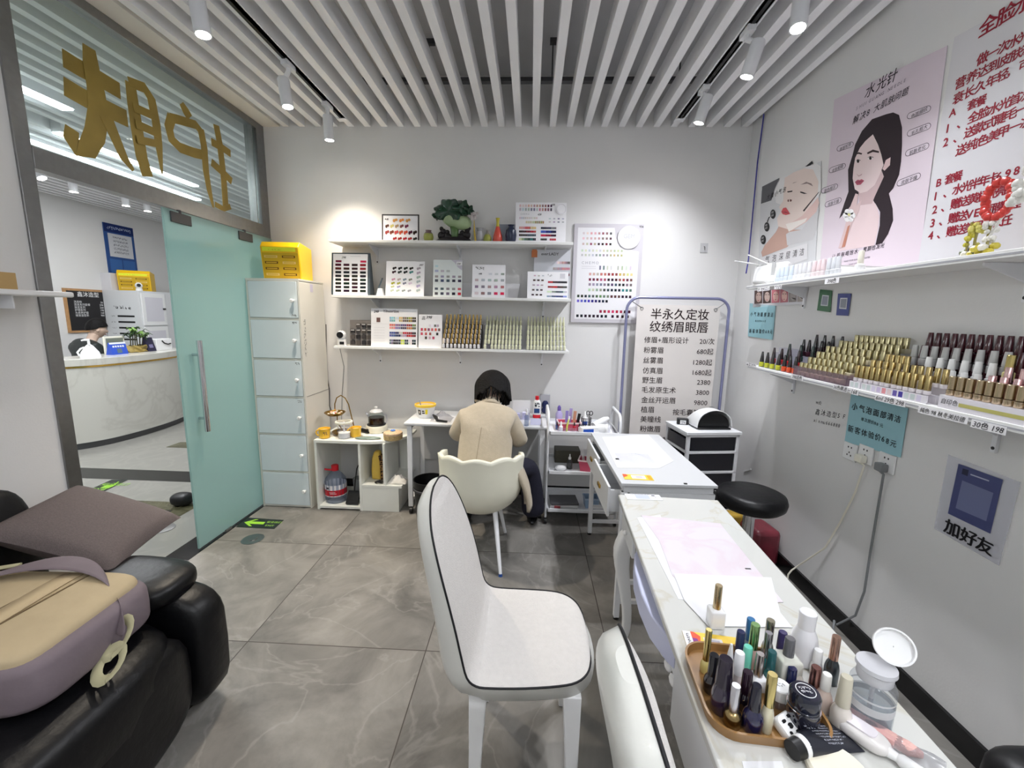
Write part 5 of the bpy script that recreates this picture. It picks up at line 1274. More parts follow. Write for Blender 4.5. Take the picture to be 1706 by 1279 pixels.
# B chart with round medallion
t, P, w, h = chart((858, 942, 336, 401), 3.33, SHZ[0], 'white chart with a round medallion at the right end of the top shelf', .08, .01, BOARD)
sw(P, w, h, [(.92, .09, .70, 12, NUDE, .035, .06), (.83, .09, .70, 12, GREYS + NUDE[2:], .035, .07), (.62, .09, .42, 10, [(210, 210, 206)], .025, .05), (.52, .22, .55, 10, [(206, 200, 180), (170, 150, 110)], .03, .06), (.61, .68, .94, 4, GREYS, .04, .03), (.53, .68, .94, 4, GREYS, .04, .03),
  (.38, .09, .40, 12, [(216, 150, 150), (200, 90, 90), (226, 190, 130)], .025, .06), (.29, .09, .40, 12, REDS[::-1], .025, .05), (.20, .09, .40, 12, [(60, 50, 60), (40, 60, 80)], .025, .05), (.10, .09, .40, 12, GREEN, .025, .06), (.38, .52, .80, 12, [(30, 30, 60), (60, 60, 90), (120, 120, 120)], .023, .05), (.29, .52, .80, 12, BLUE[1:4], .025, .06), (.20, .52, .80, 12, [(200, 40, 80), (150, 30, 50), (60, 20, 40)], .025, .05), (.10, .52, .62, 5, DRK, .02, .05), (.10, .70, .80, 5, [(190, 50, 70)], .022, .05)])
P.col = (30, 30, 34); P.text('628', (.44 * w, -.0013, .69 * h), X_, Z_, .018, 'LEFT', .02, shear=.2); P.text('658', (.70 * w, -.0013, .93 * h), X_, Z_, .018, 'LEFT', .02, shear=.2); P.col = (150, 150, 156); P.text('CHEMO', (.10 * w, -.0013, .70 * h), X_, Z_, .014, space=1.6); P.build('nail_swatches', PRINT, t)
q = MB(); q.M = Matrix.Rotation(-.08, 4, 'X'); q.tube([(.90 * w, -.001, .84 * h), (.90 * w, -.008, .84 * h)], .041, 32); m_ = q.build('medallion', BOARD, t); q = MB(); q.M = Matrix.Rotation(-.08, 4, 'X'); q.tube([(.90 * w + .034 * cos(2 * pi * k / 32), -.009, .84 * h + .034 * sin(2 * pi * k / 32)) for k in range(33)], .0012, 5); q.build('engraved_ring', BOARDG, m_)
# grey plaque behind the vases
t = thing('grey_plaque', 'grey slanted plaque behind the small vases on the top shelf', 'plaque', at(838, 402, y=3.40) * 1); t.location.z = SHZ[0]
q = MB(); q.M = Matrix.Rotation(-.2, 4, 'X'); q.prism([(-.09, 0, 0), (.10, 0, 0), (.10, 0, .16), (-.055, 0, .16)], (0, .006, 0)); q.build('plaque', mat('grey_plaque_paint', (150, 156, 168), .4), t); q = MB(); q.M = Matrix.Rotation(-.2, 4, 'X'); q.tube([(-.092, 0, 0), (-.057, 0, .163), (.10, 0, .163)], .003, 5); q.build('pale_edge', WHITE, t)
# jade cabbage ornament on a dark carved base
JAD = bpy.data.materials.new('jade_resin'); JAD.use_nodes = True
nt = JAD.node_tree; N = nt.nodes; tc = N.new('ShaderNodeTexCoord'); gr = N.new('ShaderNodeSeparateXYZ'); nt.links.new(tc.outputs['Object'], gr.inputs[0])
nz = N.new('ShaderNodeTexNoise'); nz.inputs['Scale'].default_value = 9; nt.links.new(tc.outputs['Object'], nz.inputs['Vector'])
ad = N.new('ShaderNodeMath'); ad.operation = 'MULTIPLY_ADD'; ad.inputs[1].default_value = .16; nt.links.new(nz.outputs['Fac'], ad.inputs[0]); nt.links.new(gr.outputs['X'], ad.inputs[2])
rp = N.new('ShaderNodeValToRGB'); e = rp.color_ramp.elements; e[0].position = .06; e[0].color = lin((28, 74, 44)); e[1].position = .22; e[1].color = lin((150, 178, 128)); nt.links.new(ad.outputs[0], rp.inputs[0]); nt.links.new(rp.outputs[0], N['Principled BSDF'].inputs['Base Color']); N['Principled BSDF'].inputs['Roughness'].default_value = .15; N['Principled BSDF'].inputs['Coat Weight'].default_value = .4
p = at(757, 400, y=3.36)
t = thing('jade_cabbage', 'glossy green jade cabbage ornament on a dark carved base on the top shelf', 'ornament', (p.x, 3.36, SHZ[0]))
DKJ = mat('dark_jade', (26, 62, 42), .2, var=.3, vscale=14, coat=.3); PALEJ = mat('pale_jade', (160, 182, 138), .15, var=.15, vscale=8, coat=.4)
q = MB(); q.M = T3(.02, 0, .165) @ Matrix.Rotation(.25, 4, 'Y'); q.grid(pillow_ring((0, 0, 0), (.115, .055, .062), .85), 28, 16, True); q.build('cabbage_heart', PALEJ, t, smooth=180)
def leaf(cx, cz, rx, rz, ph, tw):
    def f(u, v):
        a = 2 * pi * u; rr = v * (1 + .10 * v * sin(a * 7 + ph) + .05 * sin(a * 13 + ph)); return (cx + rx * rr * cos(a), -.02 + .035 * v * v * sin(a * 3 + ph) - .02 * v * tw - .03 * (1 - v), cz + rz * rr * sin(a))
    return f
q = MB(); q.grid(leaf(-.035, .225, .105, .080, .5, 1), 70, 10, True); q.build('dark_leaf', DKJ, t, smooth=180, solid=.012)
q = MB(); q.grid(leaf(.055, .245, .070, .060, 1.7, .3), 60, 10, True); q.build('dark_leaf', DKJ, t, smooth=180, solid=.012)
q = MB(); q.grid(leaf(.115, .235, .038, .036, 2.7, .3), 50, 8, True); q.build('dark_leaf', DKJ, t, smooth=180, solid=.010)
q = MB(); q.grid(leaf(-.125, .20, .035, .030, .9, .3), 50, 8, True); q.build('dark_leaf', DKJ, t, smooth=180, solid=.010)
q = MB(); q.tube([(0.0, 0, .13), (.005, 0, .06), (0, 0, .02)], [.035, .028, .03], 12); q.build('green_stem', mat('mid_jade', (84, 116, 64), .25, coat=.3), t, smooth=180)
BW = mat('black_wood', (26, 20, 24), .4, bump=.3, bscale=30)
q = MB(); q.lathe([(.15, 0), (.155, .012), (.12, .03), (.11, .04)], n=28, sy=.4)
for cx, cz, r in ((-.10, .055, .030), (-.085, .085, .022), (-.10, .105, .016), (.095, .06, .032), (.10, .095, .020), (.115, .11, .014), (-.05, .045, .03), (.05, .045, .03), (-.055, .08, .018), (.06, .075, .02)): q.sphere((cx, 0, cz), (r, r * .8, r), 12, 8)
q.build('carved_base', BW, t, smooth=60)
def vase(u, prof, cols, lb, y=3.34, n=24):
    p = at(u, 400, y=y); t = thing('vase', lb, 'vase', (p.x, y, SHZ[0]), 0, 'small vases on the top shelf')
    q = MB(); k = 0; half = len(prof) // 2
    q.lathe(prof[:half + 1], n=n, cap1=False); q.build('vase_body', cols[0], t, smooth=60)
    q = MB(); q.lathe(prof[half:], n=n, cap0=False); q.build('vase_neck', cols[1], t, smooth=60)
vase(714, [(.022, 0), (.034, .015), (.038, .04), (.034, .062), (.024, .074), (.020, .082), (.024, .088)], (mat('olive_glaze', (150, 154, 70), .3), mat('mauve_glaze', (120, 96, 100), .35)), 'tiny round olive and mauve vase left of the jade cabbage')
vase(812, [(.024, 0), (.032, .015), (.030, .04), (.020, .06), (.010, .075), (.008, .085), (.010, .09)], (mat('olive_glaze'), mat('grey_glaze', (140, 136, 130), .3)), 'small olive bottle vase right of the jade cabbage')
vase(829, [(.028, 0), (.036, .018), (.034, .05), (.024, .085), (.013, .12), (.010, .15), (.014, .178), (.017, .182)], (mat('coral_glaze', (214, 88, 74), .25), mat('yellow_glaze', (206, 190, 70), .25)), 'slender coral vase with yellow neck on the top shelf')
vase(851, [(.030, 0), (.040, .02), (.044, .06), (.038, .095), (.022, .115), (.016, .124), (.024, .134)], (mat('navy_glaze', (44, 52, 74), .25), mat('navy_glaze')), 'dark blue vase beside the large medallion chart')
vase(799, [(.016, 0), (.028, .03), (.024, .07), (.018, .10), (.026, .118), (.032, .122)], (mat('white_glaze', (206, 206, 210), .3), mat('white_glaze')), 'pale grey trumpet vase next to the jade cabbage', 3.42)
p = at(788, 400, y=3.32); t = thing('dried_flower', 'thin dried flower stem with pale bloom leaning by the jade cabbage', 'flower', (p.x + .02, 3.32, SHZ[0]))
q = MB(); q.tube([(.0, 0, 0), (-.01, 0, .08), (-.012, 0, .16)], [.008, .006, .003], 8); q.build('stem', mat('ochre_stem', (190, 160, 60), .6), t)
q = MB()
for k in range(9): q.sphere((-.012 + random.uniform(-.022, .022), random.uniform(-.01, .01), .19 + random.uniform(-.03, .035)), (.014, .010, .012), 8, 5)
q.build('bloom', mat('pale_bloom', (190, 182, 180), .8), t)

# ---- middle shelf
t, P, w, h = chart((555, 612, 422, 488), 3.28, SHZ[1], 'slate-framed display box of dark nail tips at the left end of the middle shelf', .10, .012)
q = MB(); q.prism([(-.018, .004, 0), (-.018, .004, .03), (-.018, h * .1 + .012, h + .010), (-.018, .05, h + .006), (-.018, .11, 0)], (w + .036, 0, 0)); q.build('display_case', mat('slate_plastic', (72, 84, 92), .4), t, bevel=.006)
for i, v in enumerate(P.v): pass
sw(P, w, h, [(.82, .16, .16, 1, [(120, 30, 46)], .17, .05), (.82, .88, .88, 1, [(190, 50, 66)], .17, .05)] + [(.735 - .09 * r, .15, .87, 4, [(84, 16, 34), (60, 12, 26), (40, 14, 24), (130, 30, 46)] if r < 2 else DRK, .17, .055) for r in range(8)])
P.col = (40, 40, 46); P.text('298', (.25 * w, -.0013, .89 * h), X_, Z_, .022, 'LEFT', .01, shear=.25); P.col = (150, 150, 160); P.poly([(.5 * w, -.0013, .94 * h), (.8 * w, -.0013, .94 * h), (.8 * w, -.0013, .945 * h), (.5 * w, -.0013, .945 * h)]); P.build('nail_swatches', PRINT, t)
t = thing('tweezer_stand', 'small white stand with a dark nail file beside the slate display box', 'stand', at(634, 488, y=3.30)); t.location.z = SHZ[1]
q = MB(); q.prism([(-.03, -.02, 0), (.03, -.02, 0), (.018, -.02, .055), (-.014, -.02, .055)], (0, .04, 0)); q.build('stand_block', WHITE, t, bevel=.003)
q = MB(); q.prism([(-.045, .0, .002), (-.03, .0, .002), (.022, 0, .135), (.012, 0, .135)], (0, .004, 0)); q.build('dark_file', mat('slate_plastic'), t)
t, P, w, h = chart((642, 706, 434, 489), 3.29, SHZ[1], 'white chart of black and olive paired nail tips on the middle shelf', .16)
sw(P, w, h, [(.79, .22, .66, 4, [(20, 20, 24)], .10, .08), (.68, .21, .66, 4, [(70, 30, 46), (50, 44, 60), (22, 26, 30), (70, 130, 126)], .10, .08), (.47, .20, .64, 4, [(190, 160, 166), (130, 130, 140)], .09, .07), (.36, .19, .64, 4, [(164, 170, 40), (170, 180, 60), (120, 120, 136), (214, 214, 220)], .09, .07), (.26, .18, .34, 2, [(190, 196, 150), (160, 160, 196)], .09, .06), (.15, .17, .62, 4, [(180, 186, 160), (150, 150, 156)], .09, .07)] + [(.79 - .125 * k, .85, .85, 1, [(176, 176, 182)], .10, .08) for k in range(6)], 'nail')
P.col = (20, 20, 24); P.text('397', (.86 * w, -.0013, .87 * h), X_, Z_, .02, 'LEFT', .02, shear=.3); P.build('nail_swatches', PRINT, t)
t, P, w, h = chart((721, 769, 432, 490), 3.30, SHZ[1], 'pale chart with a curved grey corner on the middle shelf', .12, m=mat('chart_mint', (222, 228, 226), .35))
P.col = (196, 192, 204); P.poly([(.62 * w, -.0008, h), (w, -.0008, h), (w, -.0008, .72 * h), (.86 * w, -.0008, .80 * h), (.74 * w, -.0008, .93 * h)])
sw(P, w, h, [(.83, .12, .12, 1, [(200, 212, 212)], .1, .05)] + [(.70, .12, .52, 3, [(176, 190, 194)], .12, .06), (.55, .12, .92, 5, [(150, 158, 164)], .11, .06), (.44, .12, .92, 5, [(80, 88, 96), (60, 62, 70)], .11, .07), (.22, .12, .92, 5, [(90, 96, 104), (130, 130, 140), (190, 110, 116)], .11, .06), (.09, .12, .92, 5, [(70, 84, 88), (90, 96, 100), (30, 24, 30), (190, 40, 60)], .11, .07)])
P.col = (236, 236, 236); P.poly([(.80 * w, -.0012, .86 * h), (w, -.0012, .86 * h), (w, -.0012, .96 * h), (.80 * w, -.0012, .96 * h)]); P.col = (20, 20, 24); P.text('258', (.82 * w, -.0016, .88 * h), X_, Z_, .018, bold=.02, shear=.2); P.build('nail_swatches', PRINT, t)
q = MB(); a = at(766, 464, y=3.44); b = at(866, 490, y=3.44); q.M = T3(a.x, 3.44, SHZ[1]) @ Matrix.Rotation(-.1, 4, 'X'); q.prism([(0, 0, 0), (b.x - a.x - .02, 0, 0), (b.x - a.x, 0, .12), (0, 0, .12)], (0, .003, 0)); tag(q.build('blank_card', BOARD), 'blank white card standing behind the charts on the middle shelf', 'card')
t, P, w, h = chart((786, 841, 440, 491), 3.30, SHZ[1], 'white chart in front of a blank card on the middle shelf', .12)
sw(P, w, h, [(.72, .55, .92, 3, [(206, 206, 210), (170, 166, 168)], .10, .06), (.53, .14, .92, 5, [(180, 176, 180)], .10, .07), (.33, .14, .92, 5, [(150, 140, 148), (170, 150, 156), (190, 110, 120)], .10, .08), (.13, .14, .92, 5, [(206, 200, 200), (150, 120, 126), (150, 150, 156), (200, 60, 80), (206, 50, 70)], .11, .08)])
P.col = (30, 30, 34); scrib(P, (.10 * w, -.0014, .84 * h), X_, Z_, .26 * w, .09 * h, 3, .12, 12); P.text('698', (.20 * w, -.0014, .70 * h), X_, Z_, .016, bold=.02, shear=.2); P.build('nail_swatches', PRINT, t)
t, P, w, h = chart((888, 948, 415, 492), 3.38, SHZ[1], 'tall grey chart headed with an orange mark at the end of the middle shelf', .05, m=mat('clear_grey_board', (204, 206, 212), .3))
sw(P, w, h, [(.74, .62, .98, 12, NUDE, .026, .05), (.62, .55, .98, 14, [(180, 160, 160), (206, 130, 140)], .026, .05), (.50, .50, .98, 16, [(60, 60, 130), (130, 90, 150), (90, 30, 50)], .026, .05)])
P.col = (30, 28, 30); P.text('ever:LADY', (.20 * w, -.0013, .885 * h), X_, Z_, .030, bold=.015); P.col = (196, 120, 76); P.prism([(-.02, -.0015, .84 * h), (.025, -.0015, .84 * h), (.025, -.0015, .96 * h), (.018, -.0015, 1.0 * h), (-.012, -.0015, 1.0 * h), (-.02, -.0015, .96 * h)], (0, -.001, 0)); P.build('nail_swatches', PRINT, t)
t, P, w, h = chart((878, 946, 452, 493), 3.29, SHZ[1], 'low white chart of red and blue rows before the orange-marked chart', .14)
sw(P, w, h, [(.85, .18, .38, 3, [(206, 190, 190)], .05, .05), (.68, .17, .37, 3, [(80, 70, 76)], .06, .06), (.50, .16, .36, 3, [(190, 180, 186)], .06, .05), (.32, .15, .35, 3, [(90, 80, 90)], .06, .06), (.14, .14, .34, 3, [(70, 66, 70)], .06, .06), (.62, .52, .96, 16, [(190, 40, 60), (60, 16, 30), (20, 20, 30), (16, 16, 22)], .026, .07), (.44, .52, .96, 16, [(160, 60, 60), (190, 30, 46), (70, 20, 30), (60, 70, 60)], .026, .07), (.26, .50, .96, 16, [(214, 222, 200), (120, 150, 130), (30, 50, 60), (40, 80, 100), (180, 190, 200)], .026, .06), (.09, .50, .96, 16, [(150, 160, 180), (60, 80, 110), (30, 40, 120), (24, 30, 100), (120, 140, 220)], .026, .06)])
P.col = (206, 204, 210); P.poly([(.80 * w, -.001, .76 * h), (.92 * w, -.001, .76 * h), (.92 * w, -.001, .94 * h), (.80 * w, -.001, .94 * h)]); scrib(P, (.50 * w, -.0013, .80 * h), X_, Z_, .10 * w, .12 * h, 2, .08, 14, (90, 90, 100)); P.build('nail_swatches', PRINT, t)

# ---- lowest shelf
t = thing('security_camera', 'white ball camera at the left end of the lowest wall shelf', 'camera', at(570, 573, y=3.29)); t.location.z = SHZ[2]
q = MB(); q.lathe([(.034, 0), (.036, .006), (.033, .05), (.026, .058)], n=24); q.build('camera_base', WHITE, t); q = MB(); q.sphere((0, 0, .085), .036, 24, 14); b_ = q.build('ball_head', WHITE, t)
q = MB(); q.tube([(.0, -.028, .086), (.0, -.037, .086)], .025, 24); q.build('lens_face', BLACK, b_); q = MB(); q.box(-.004, .03, -.0362, -.03, .012, .034); q.build('port', BLACK, t)
q = MB(); q.tube([at(566, 577, y=3.495) + Vector((0, -.005, 0)), at(573, 610, y=3.49), at(570, 655, y=3.49), at(569, 700, y=3.49)], .0025, 6); tag(q.build('camera_cable', mat('grey_plastic')), 'thin pale cable running down the back wall below the ball camera', 'cable')
q = MB(); q.tube([at(543, 540, y=3.493), at(544, 622, y=3.49), at(549, 650, y=3.48), at(549, 676, y=3.45), at(552, 684, y=3.42)], .003, 6); tag(q.build('black_wall_cable', RUBBER), 'thin black cable running down the wall corner behind the locker', 'cable')
t, P, w, h = chart((583, 622, 533, 573), 3.33, SHZ[2], 'grey make-up palette box with small dark jars beside the ball camera', .08, .012, mat('palette_grey', (126, 120, 116), .5), name='palette_box')
for r in range(4):
    for c in range(4):
        if r == 3 and c == 0: continue
        x = (.14 + .235 * c) * w; z = (.12 + .225 * r) * h; P.col = [(60, 56, 56), (84, 78, 74), (40, 38, 40)][(r + c) % 3]; P.box(x - .017, x + .017, -.010, -.001, z - .015, z + .015); P.col = (190, 186, 184)
        if r > 1: P.poly([(x - .014, -.0105, z + .003), (x + .014, -.0105, z + .003), (x + .014, -.0105, z + .011), (x - .014, -.0105, z + .011)])
P.build('palette_pans', PRINT, t)
t, P, w, h = chart((618, 695, 514, 576), 3.28, SHZ[2], 'white chart of rainbow swatch rows with printed heading on the lowest shelf', .10)
hue = [(150, 196, 206), (206, 226, 220), (220, 190, 120), (130, 120, 90), (170, 160, 60), (60, 50, 40)]
sw(P, w, h, [(.76, .42, .95, 14, hue, .035, .055), (.69, .42, .95, 14, [(130, 186, 196), None, (200, 170, 120), (110, 110, 90), (150, 140, 50), (40, 36, 30)], .035, .055), (.575, .42, .95, 14, [(216, 120, 100), (150, 110, 150), (100, 80, 130), (150, 60, 60), (110, 140, 80)], .035, .055), (.50, .42, .95, 14, [(226, 150, 140), (140, 120, 170), (70, 60, 90), (206, 130, 90), (90, 110, 80)], .035, .055), (.37, .42, .95, 14, [(60, 70, 150), (24, 30, 80), (206, 200, 206), (190, 40, 50), (150, 24, 40), (30, 16, 24)], .035, .055), (.30, .42, .95, 14, [(70, 80, 160), (30, 36, 90), (190, 170, 180), (190, 50, 50), (120, 20, 30)], .035, .055), (.17, .42, .95, 14, [(120, 120, 140), (30, 30, 40), (40, 50, 60), (196, 220, 80), (60, 70, 70), (230, 230, 234), (30, 34, 44)], .035, .055), (.10, .42, .95, 14, [(90, 90, 110), (24, 24, 34), (40, 50, 60), (190, 216, 90), (50, 60, 70), (220, 220, 226), (30, 34, 50)], .035, .055)])
P.col = (30, 30, 34); P.text('248', (.06 * w, -.0013, .89 * h), X_, Z_, .026, bold=.01, shear=.25); P.col = (70, 60, 70); P.text('Yihuortise', (.26 * w, -.0013, .90 * h), X_, Z_, .030, bold=.012); P.col = (110, 80, 76); P.poly([(.12 * w, -.0012, .64 * h), (.20 * w, -.0012, .64 * h), (.20 * w, -.0012, .76 * h), (.12 * w, -.0012, .76 * h)]); P.col = (214, 212, 218); P.poly([(.0 * w, -.0008, .61 * h), (.40 * w, -.0008, .59 * h), (.40 * w, -.0008, .595 * h), (.0 * w, -.0008, .62 * h)])
for k in range(6): P.col = (206, 206, 212); P.poly([(.06 * w, -.001, (.5 - .07 * k) * h), (.30 * w, -.001, (.5 - .07 * k) * h), (.30 * w, -.001, (.505 - .07 * k) * h), (.06 * w, -.001, (.505 - .07 * k) * h)])
P.build('nail_swatches', PRINT, t)
t, P, w, h = chart((697, 736, 524, 577), 3.28, SHZ[2], 'small white chart with round pink swatches beside the gold-capped bottles', .10)
sw(P, w, h, [(.67, .48, .82, 4, [(230, 230, 232), (110, 100, 106), (180, 170, 176)], .09, .07), (.55, .14, .88, 6, [(190, 70, 80), (150, 90, 96), (206, 110, 110), (120, 80, 90)], .09, .08), (.42, .14, .5, 3, [(206, 90, 100), (170, 80, 96)], .09, .08), (.42, .80, .80, 1, [(40, 36, 40)], .09, .08), (.30, .32, .64, 3, [(84, 50, 56), (206, 170, 176), (200, 80, 100)], .09, .08)])
P.col = (30, 30, 34); P.text('品', (.14 * w, -.0013, .85 * h), X_, Z_, .03, shear=.1); P.text('398', (.32 * w, -.0013, .88 * h), X_, Z_, .03, bold=.02, shear=.3); P.build('nail_swatches', PRINT, t)

# bottle racks: stepped clear stand, rows of bottles, each bottle an object of its own
def polish(name, body, cap, hb, hc, r, lb, cat='nail polish', capr=None, bm=LACQ, cm=PLASTIC, square=False, taper=.85, capcol_part=True, n=12):
    """one bottle: body on top level, its cap a part"""
    q = MB(); q.col = body
    if square: q.ring([[(a * r * k, b * r * k, z) for a, b in ((-1, -1), (1, -1), (1, 1), (-1, 1))] for k, z in ((.95, 0), (1, .002), (1, hb * .86), (.55, hb))])
    else: q.lathe([(r * .92, 0), (r, .002), (r, hb * .82), (r * .55, hb)], n=n)
    o = q.build(name, bm, loc=(0, 0, 0)); tag(o, lb, cat)
    q = MB(); q.col = cap; cr = capr or r * .62
    q.lathe([(cr, hb * .98), (cr, hb + .002), (cr * taper, hb + hc), (cr * taper * .9, hb + hc + .0015)], n=n); q.build('cap', cm, o)
    return o
def rack_rows(proto, x0, x1, y0, dy, z0, dz, counts, labels, grp, th=None, skip=()):
    first = True
    for r, nn in enumerate(counts):
        for i in range(nn):
            if (r, i) in skip: continue
            x = x0 + (x1 - x0) * (i / (nn - 1)); loc = (x + random.uniform(-.001, .001), y0 + dy * r, z0 + dz * r)
            if first: o = proto; o.location = loc; o['label'] = labels[r]; o['group'] = grp; first = False
            else: dup(proto, loc, 0, labels[r], grp)
def stepped_stand(x0, x1, y0, dy, z, dz, n, lb, m=ACRYL):
    t = thing('display_stand', lb, 'display stand', ((x0 + x1) / 2, y0, z))
    w = (x1 - x0) / 2; pts = [(-w, -dy * .5, 0)]
    q = MB(); prof = [(-dy * .5, 0.0)]
    for r in range(n): prof += [(-dy * .5 + dy * r, .002 + dz * r), (dy * .5 + dy * r, .002 + dz * r)]
    prof += [(dy * (n - .5), 0.0)]
    q.ring([[(-w, y, zz) for y, zz in prof], [(w, y, zz) for y, zz in prof]]); q.build('steps', m, t, smooth=0)
    return t
ROWN = ['front', 'second', 'third', 'fourth', 'fifth', 'sixth', 'seventh']
def rl(txt, n): return [txt % ROWN[k] for k in range(n)]
ry, rdy, rz = 3.275, .031, .037
a = at(739, 577, y=ry).x; b = at(797, 577, y=ry).x
stepped_stand(a - .014, b + .014, ry, rdy, SHZ[2], rz, 6, 'stepped stand under the gold-capped bottles on the lowest shelf', mat('dark_stand', (70, 66, 64), .4))
g = polish('gel_polish', (232, 230, 232), (196, 164, 100), .034, .040, .0105, '', cm=METALC, capr=.0075)
rack_rows(g, a, b, ry, rdy, SHZ[2] + .003, rz, (10, 10, 10, 10, 10, 10), rl('gold-capped white gel polish in the %s row of the stand on the lowest shelf', 6), 'gold-capped bottles on the lowest shelf', skip=((0, 0), (0, 1)))
for i in range(2):
    o = polish('gel_polish', (236, 236, 238), (226, 214, 200), .034, .040, .0105, 'pale-capped white gel polish at the left of the front row on the lowest shelf', capr=.0075); o.location = (a + (b - a) * i / 9, ry, SHZ[2] + .003); o['group'] = 'gold-capped bottles on the lowest shelf'
for k, (u0, u1, nm, n_) in enumerate(((808, 866, 'left', 11), (879, 940, 'right', 12))):
    a = at(u0, 580, y=ry).x; b = at(u1, 580, y=ry).x
    stepped_stand(a - .014, b + .014, ry, rdy, SHZ[2], rz, 6, 'stepped stand under the %s block of ivory bottles on the lowest shelf' % nm)
    g = polish('gel_polish', (226, 226, 196), (222, 222, 190), .034, .034, .0105, '', capr=.0068, taper=.7, bm=PLASTIC)
    rack_rows(g, a, b, ry, rdy, SHZ[2] + .003, rz, (n_,) * 6, rl('ivory gel polish in the %%s row of the %s block on the lowest shelf' % nm, 6), 'ivory bottles, %s block' % nm, skip=((0, 1),) if k == 0 else ())

# ---- chart hung on the back wall
a = at(950, 539, y=3.496); b = at(1068, 374, y=3.496)
t = thing('wall_chart', 'large grey and white nail colour chart with a medallion hung on the back wall', 'colour chart', (.325, 3.484, 1.505), 0, 'nail colour charts')
w, h = .545, .77
q = MB(); q.box(0, w, 0, .015, 0, h); q.build('board', BOARDG, t, bevel=.002)
q = MB(); q.prism([(.03, -.0006, .03), (w - .03, -.0006, .03), (w - .03, -.0006, h * .73), (w * .74, -.0006, h * .76), (w * .60, -.0006, h * .86), (w * .58, -.0006, h - .03), (.03, -.0006, h - .03)], (0, .0005, 0)); q.build('white_panel', BOARD, t)
P = MB()
sw(P, w, h, [(.905, .14, .53, 8, NUDE, .03, .022), (.855, .14, .53, 8, NUDE, .03, .022), (.80, .14, .53, 8, [(206, 196, 190), (150, 90, 96), (190, 170, 150), (60, 40, 46), (120, 40, 56), (30, 24, 30)], .03, .022), (.735, .13, .70, 12, [(214, 214, 206), (200, 204, 170)], .028, .022), (.69, .13, .70, 12, [(200, 200, 200), (150, 150, 156), (190, 180, 140)], .028, .022), (.565, .40, .56, 4, [(120, 120, 120), (206, 206, 206)], .022, .04), (.565, .66, .84, 4, [(190, 180, 170), (206, 210, 206)], .022, .04),
  (.50, .26, .86, 12, [(200, 170, 170), (206, 120, 110), (150, 70, 70), (206, 170, 110), (220, 214, 150)], .034, .026), (.445, .26, .86, 12, [(110, 50, 66), (170, 100, 110), (60, 16, 36), (150, 80, 84), (120, 60, 70)], .034, .026), (.395, .26, .86, 12, [(150, 140, 160), (120, 120, 150), (80, 80, 100), (40, 40, 50), (120, 110, 110)], .034, .026), (.34, .26, .86, 12, [(190, 200, 180), (150, 170, 150), (60, 80, 70), (30, 40, 46), (24, 30, 40), (40, 120, 130), (90, 110, 106)], .034, .026), (.275, .10, .86, 15, [(40, 60, 46), (80, 100, 84), (110, 130, 100), (90, 60, 60), (40, 30, 40)], .034, .026), (.225, .10, .52, 9, [(110, 110, 190), (70, 60, 170), (40, 34, 120), (24, 24, 60), (24, 22, 36)], .034, .026), (.12, .44, .86, 8, [(150, 30, 60), (206, 50, 90), (170, 40, 70), (60, 20, 40)], .036, .028), (.07, .10, .52, 8, DRK, .036, .028), (.07, .62, .84, 4, [(60, 20, 40), (40, 16, 30)], .036, .028)])
P.col = (170, 168, 176); P.text('CHEMO', (.13 * w, -.0013, .60 * h), X_, Z_, .03, space=1.5); P.col = (30, 30, 36); P.text('936', (.93 * w, -.0013, .965 * h), X_, Z_, .022, bold=.02)
for z in (.575, .555): P.col = (206, 204, 210); P.poly([(.13 * w, -.0012, z * h), (.34 * w, -.0012, z * h), (.34 * w, -.0012, z * h + .003), (.13 * w, -.0012, z * h + .003)])
P.build('nail_swatches', PRINT, t)
q = MB(); q.tube([(.79 * w, -.001, .87 * h), (.79 * w, -.007, .87 * h)], .088, 40); m_ = q.build('medallion', BOARD, t)
q = MB(); q.tube([(.79 * w + .088 * cos(2 * pi * k / 40), -.005, .87 * h + .088 * sin(2 * pi * k / 40)) for k in range(41)], .003, 6)
q.build('medallion_rim', BOARDG, m_); q = MB(); q.col = (196, 196, 204); q.text('GEM', (.79 * w, -.0085, .86 * h), X_, Z_, .045, 'CENTER'); q.build('medallion_emblem', PRINT, m_)
q = MB(); p = at(1173, 413, y=3.497); q.M = T3(p.x, 3.4965, p.z); q.box(-.028, .028, -.003, .003, -.035, .035); o = q.build('wall_bracket_plate', mat('pale_plate', (196, 196, 198), .5)); tag(o, 'small pale hook plate on the back wall above the banner stand', 'hook'); q = MB(); q.M = T3(0, 0, .0); q.tube([(0, -.004, .0 + .045), (0, -.016, .035), (0, -.016, .02)], .004, 6); q.build('hook', mat('grey_metal'), o)
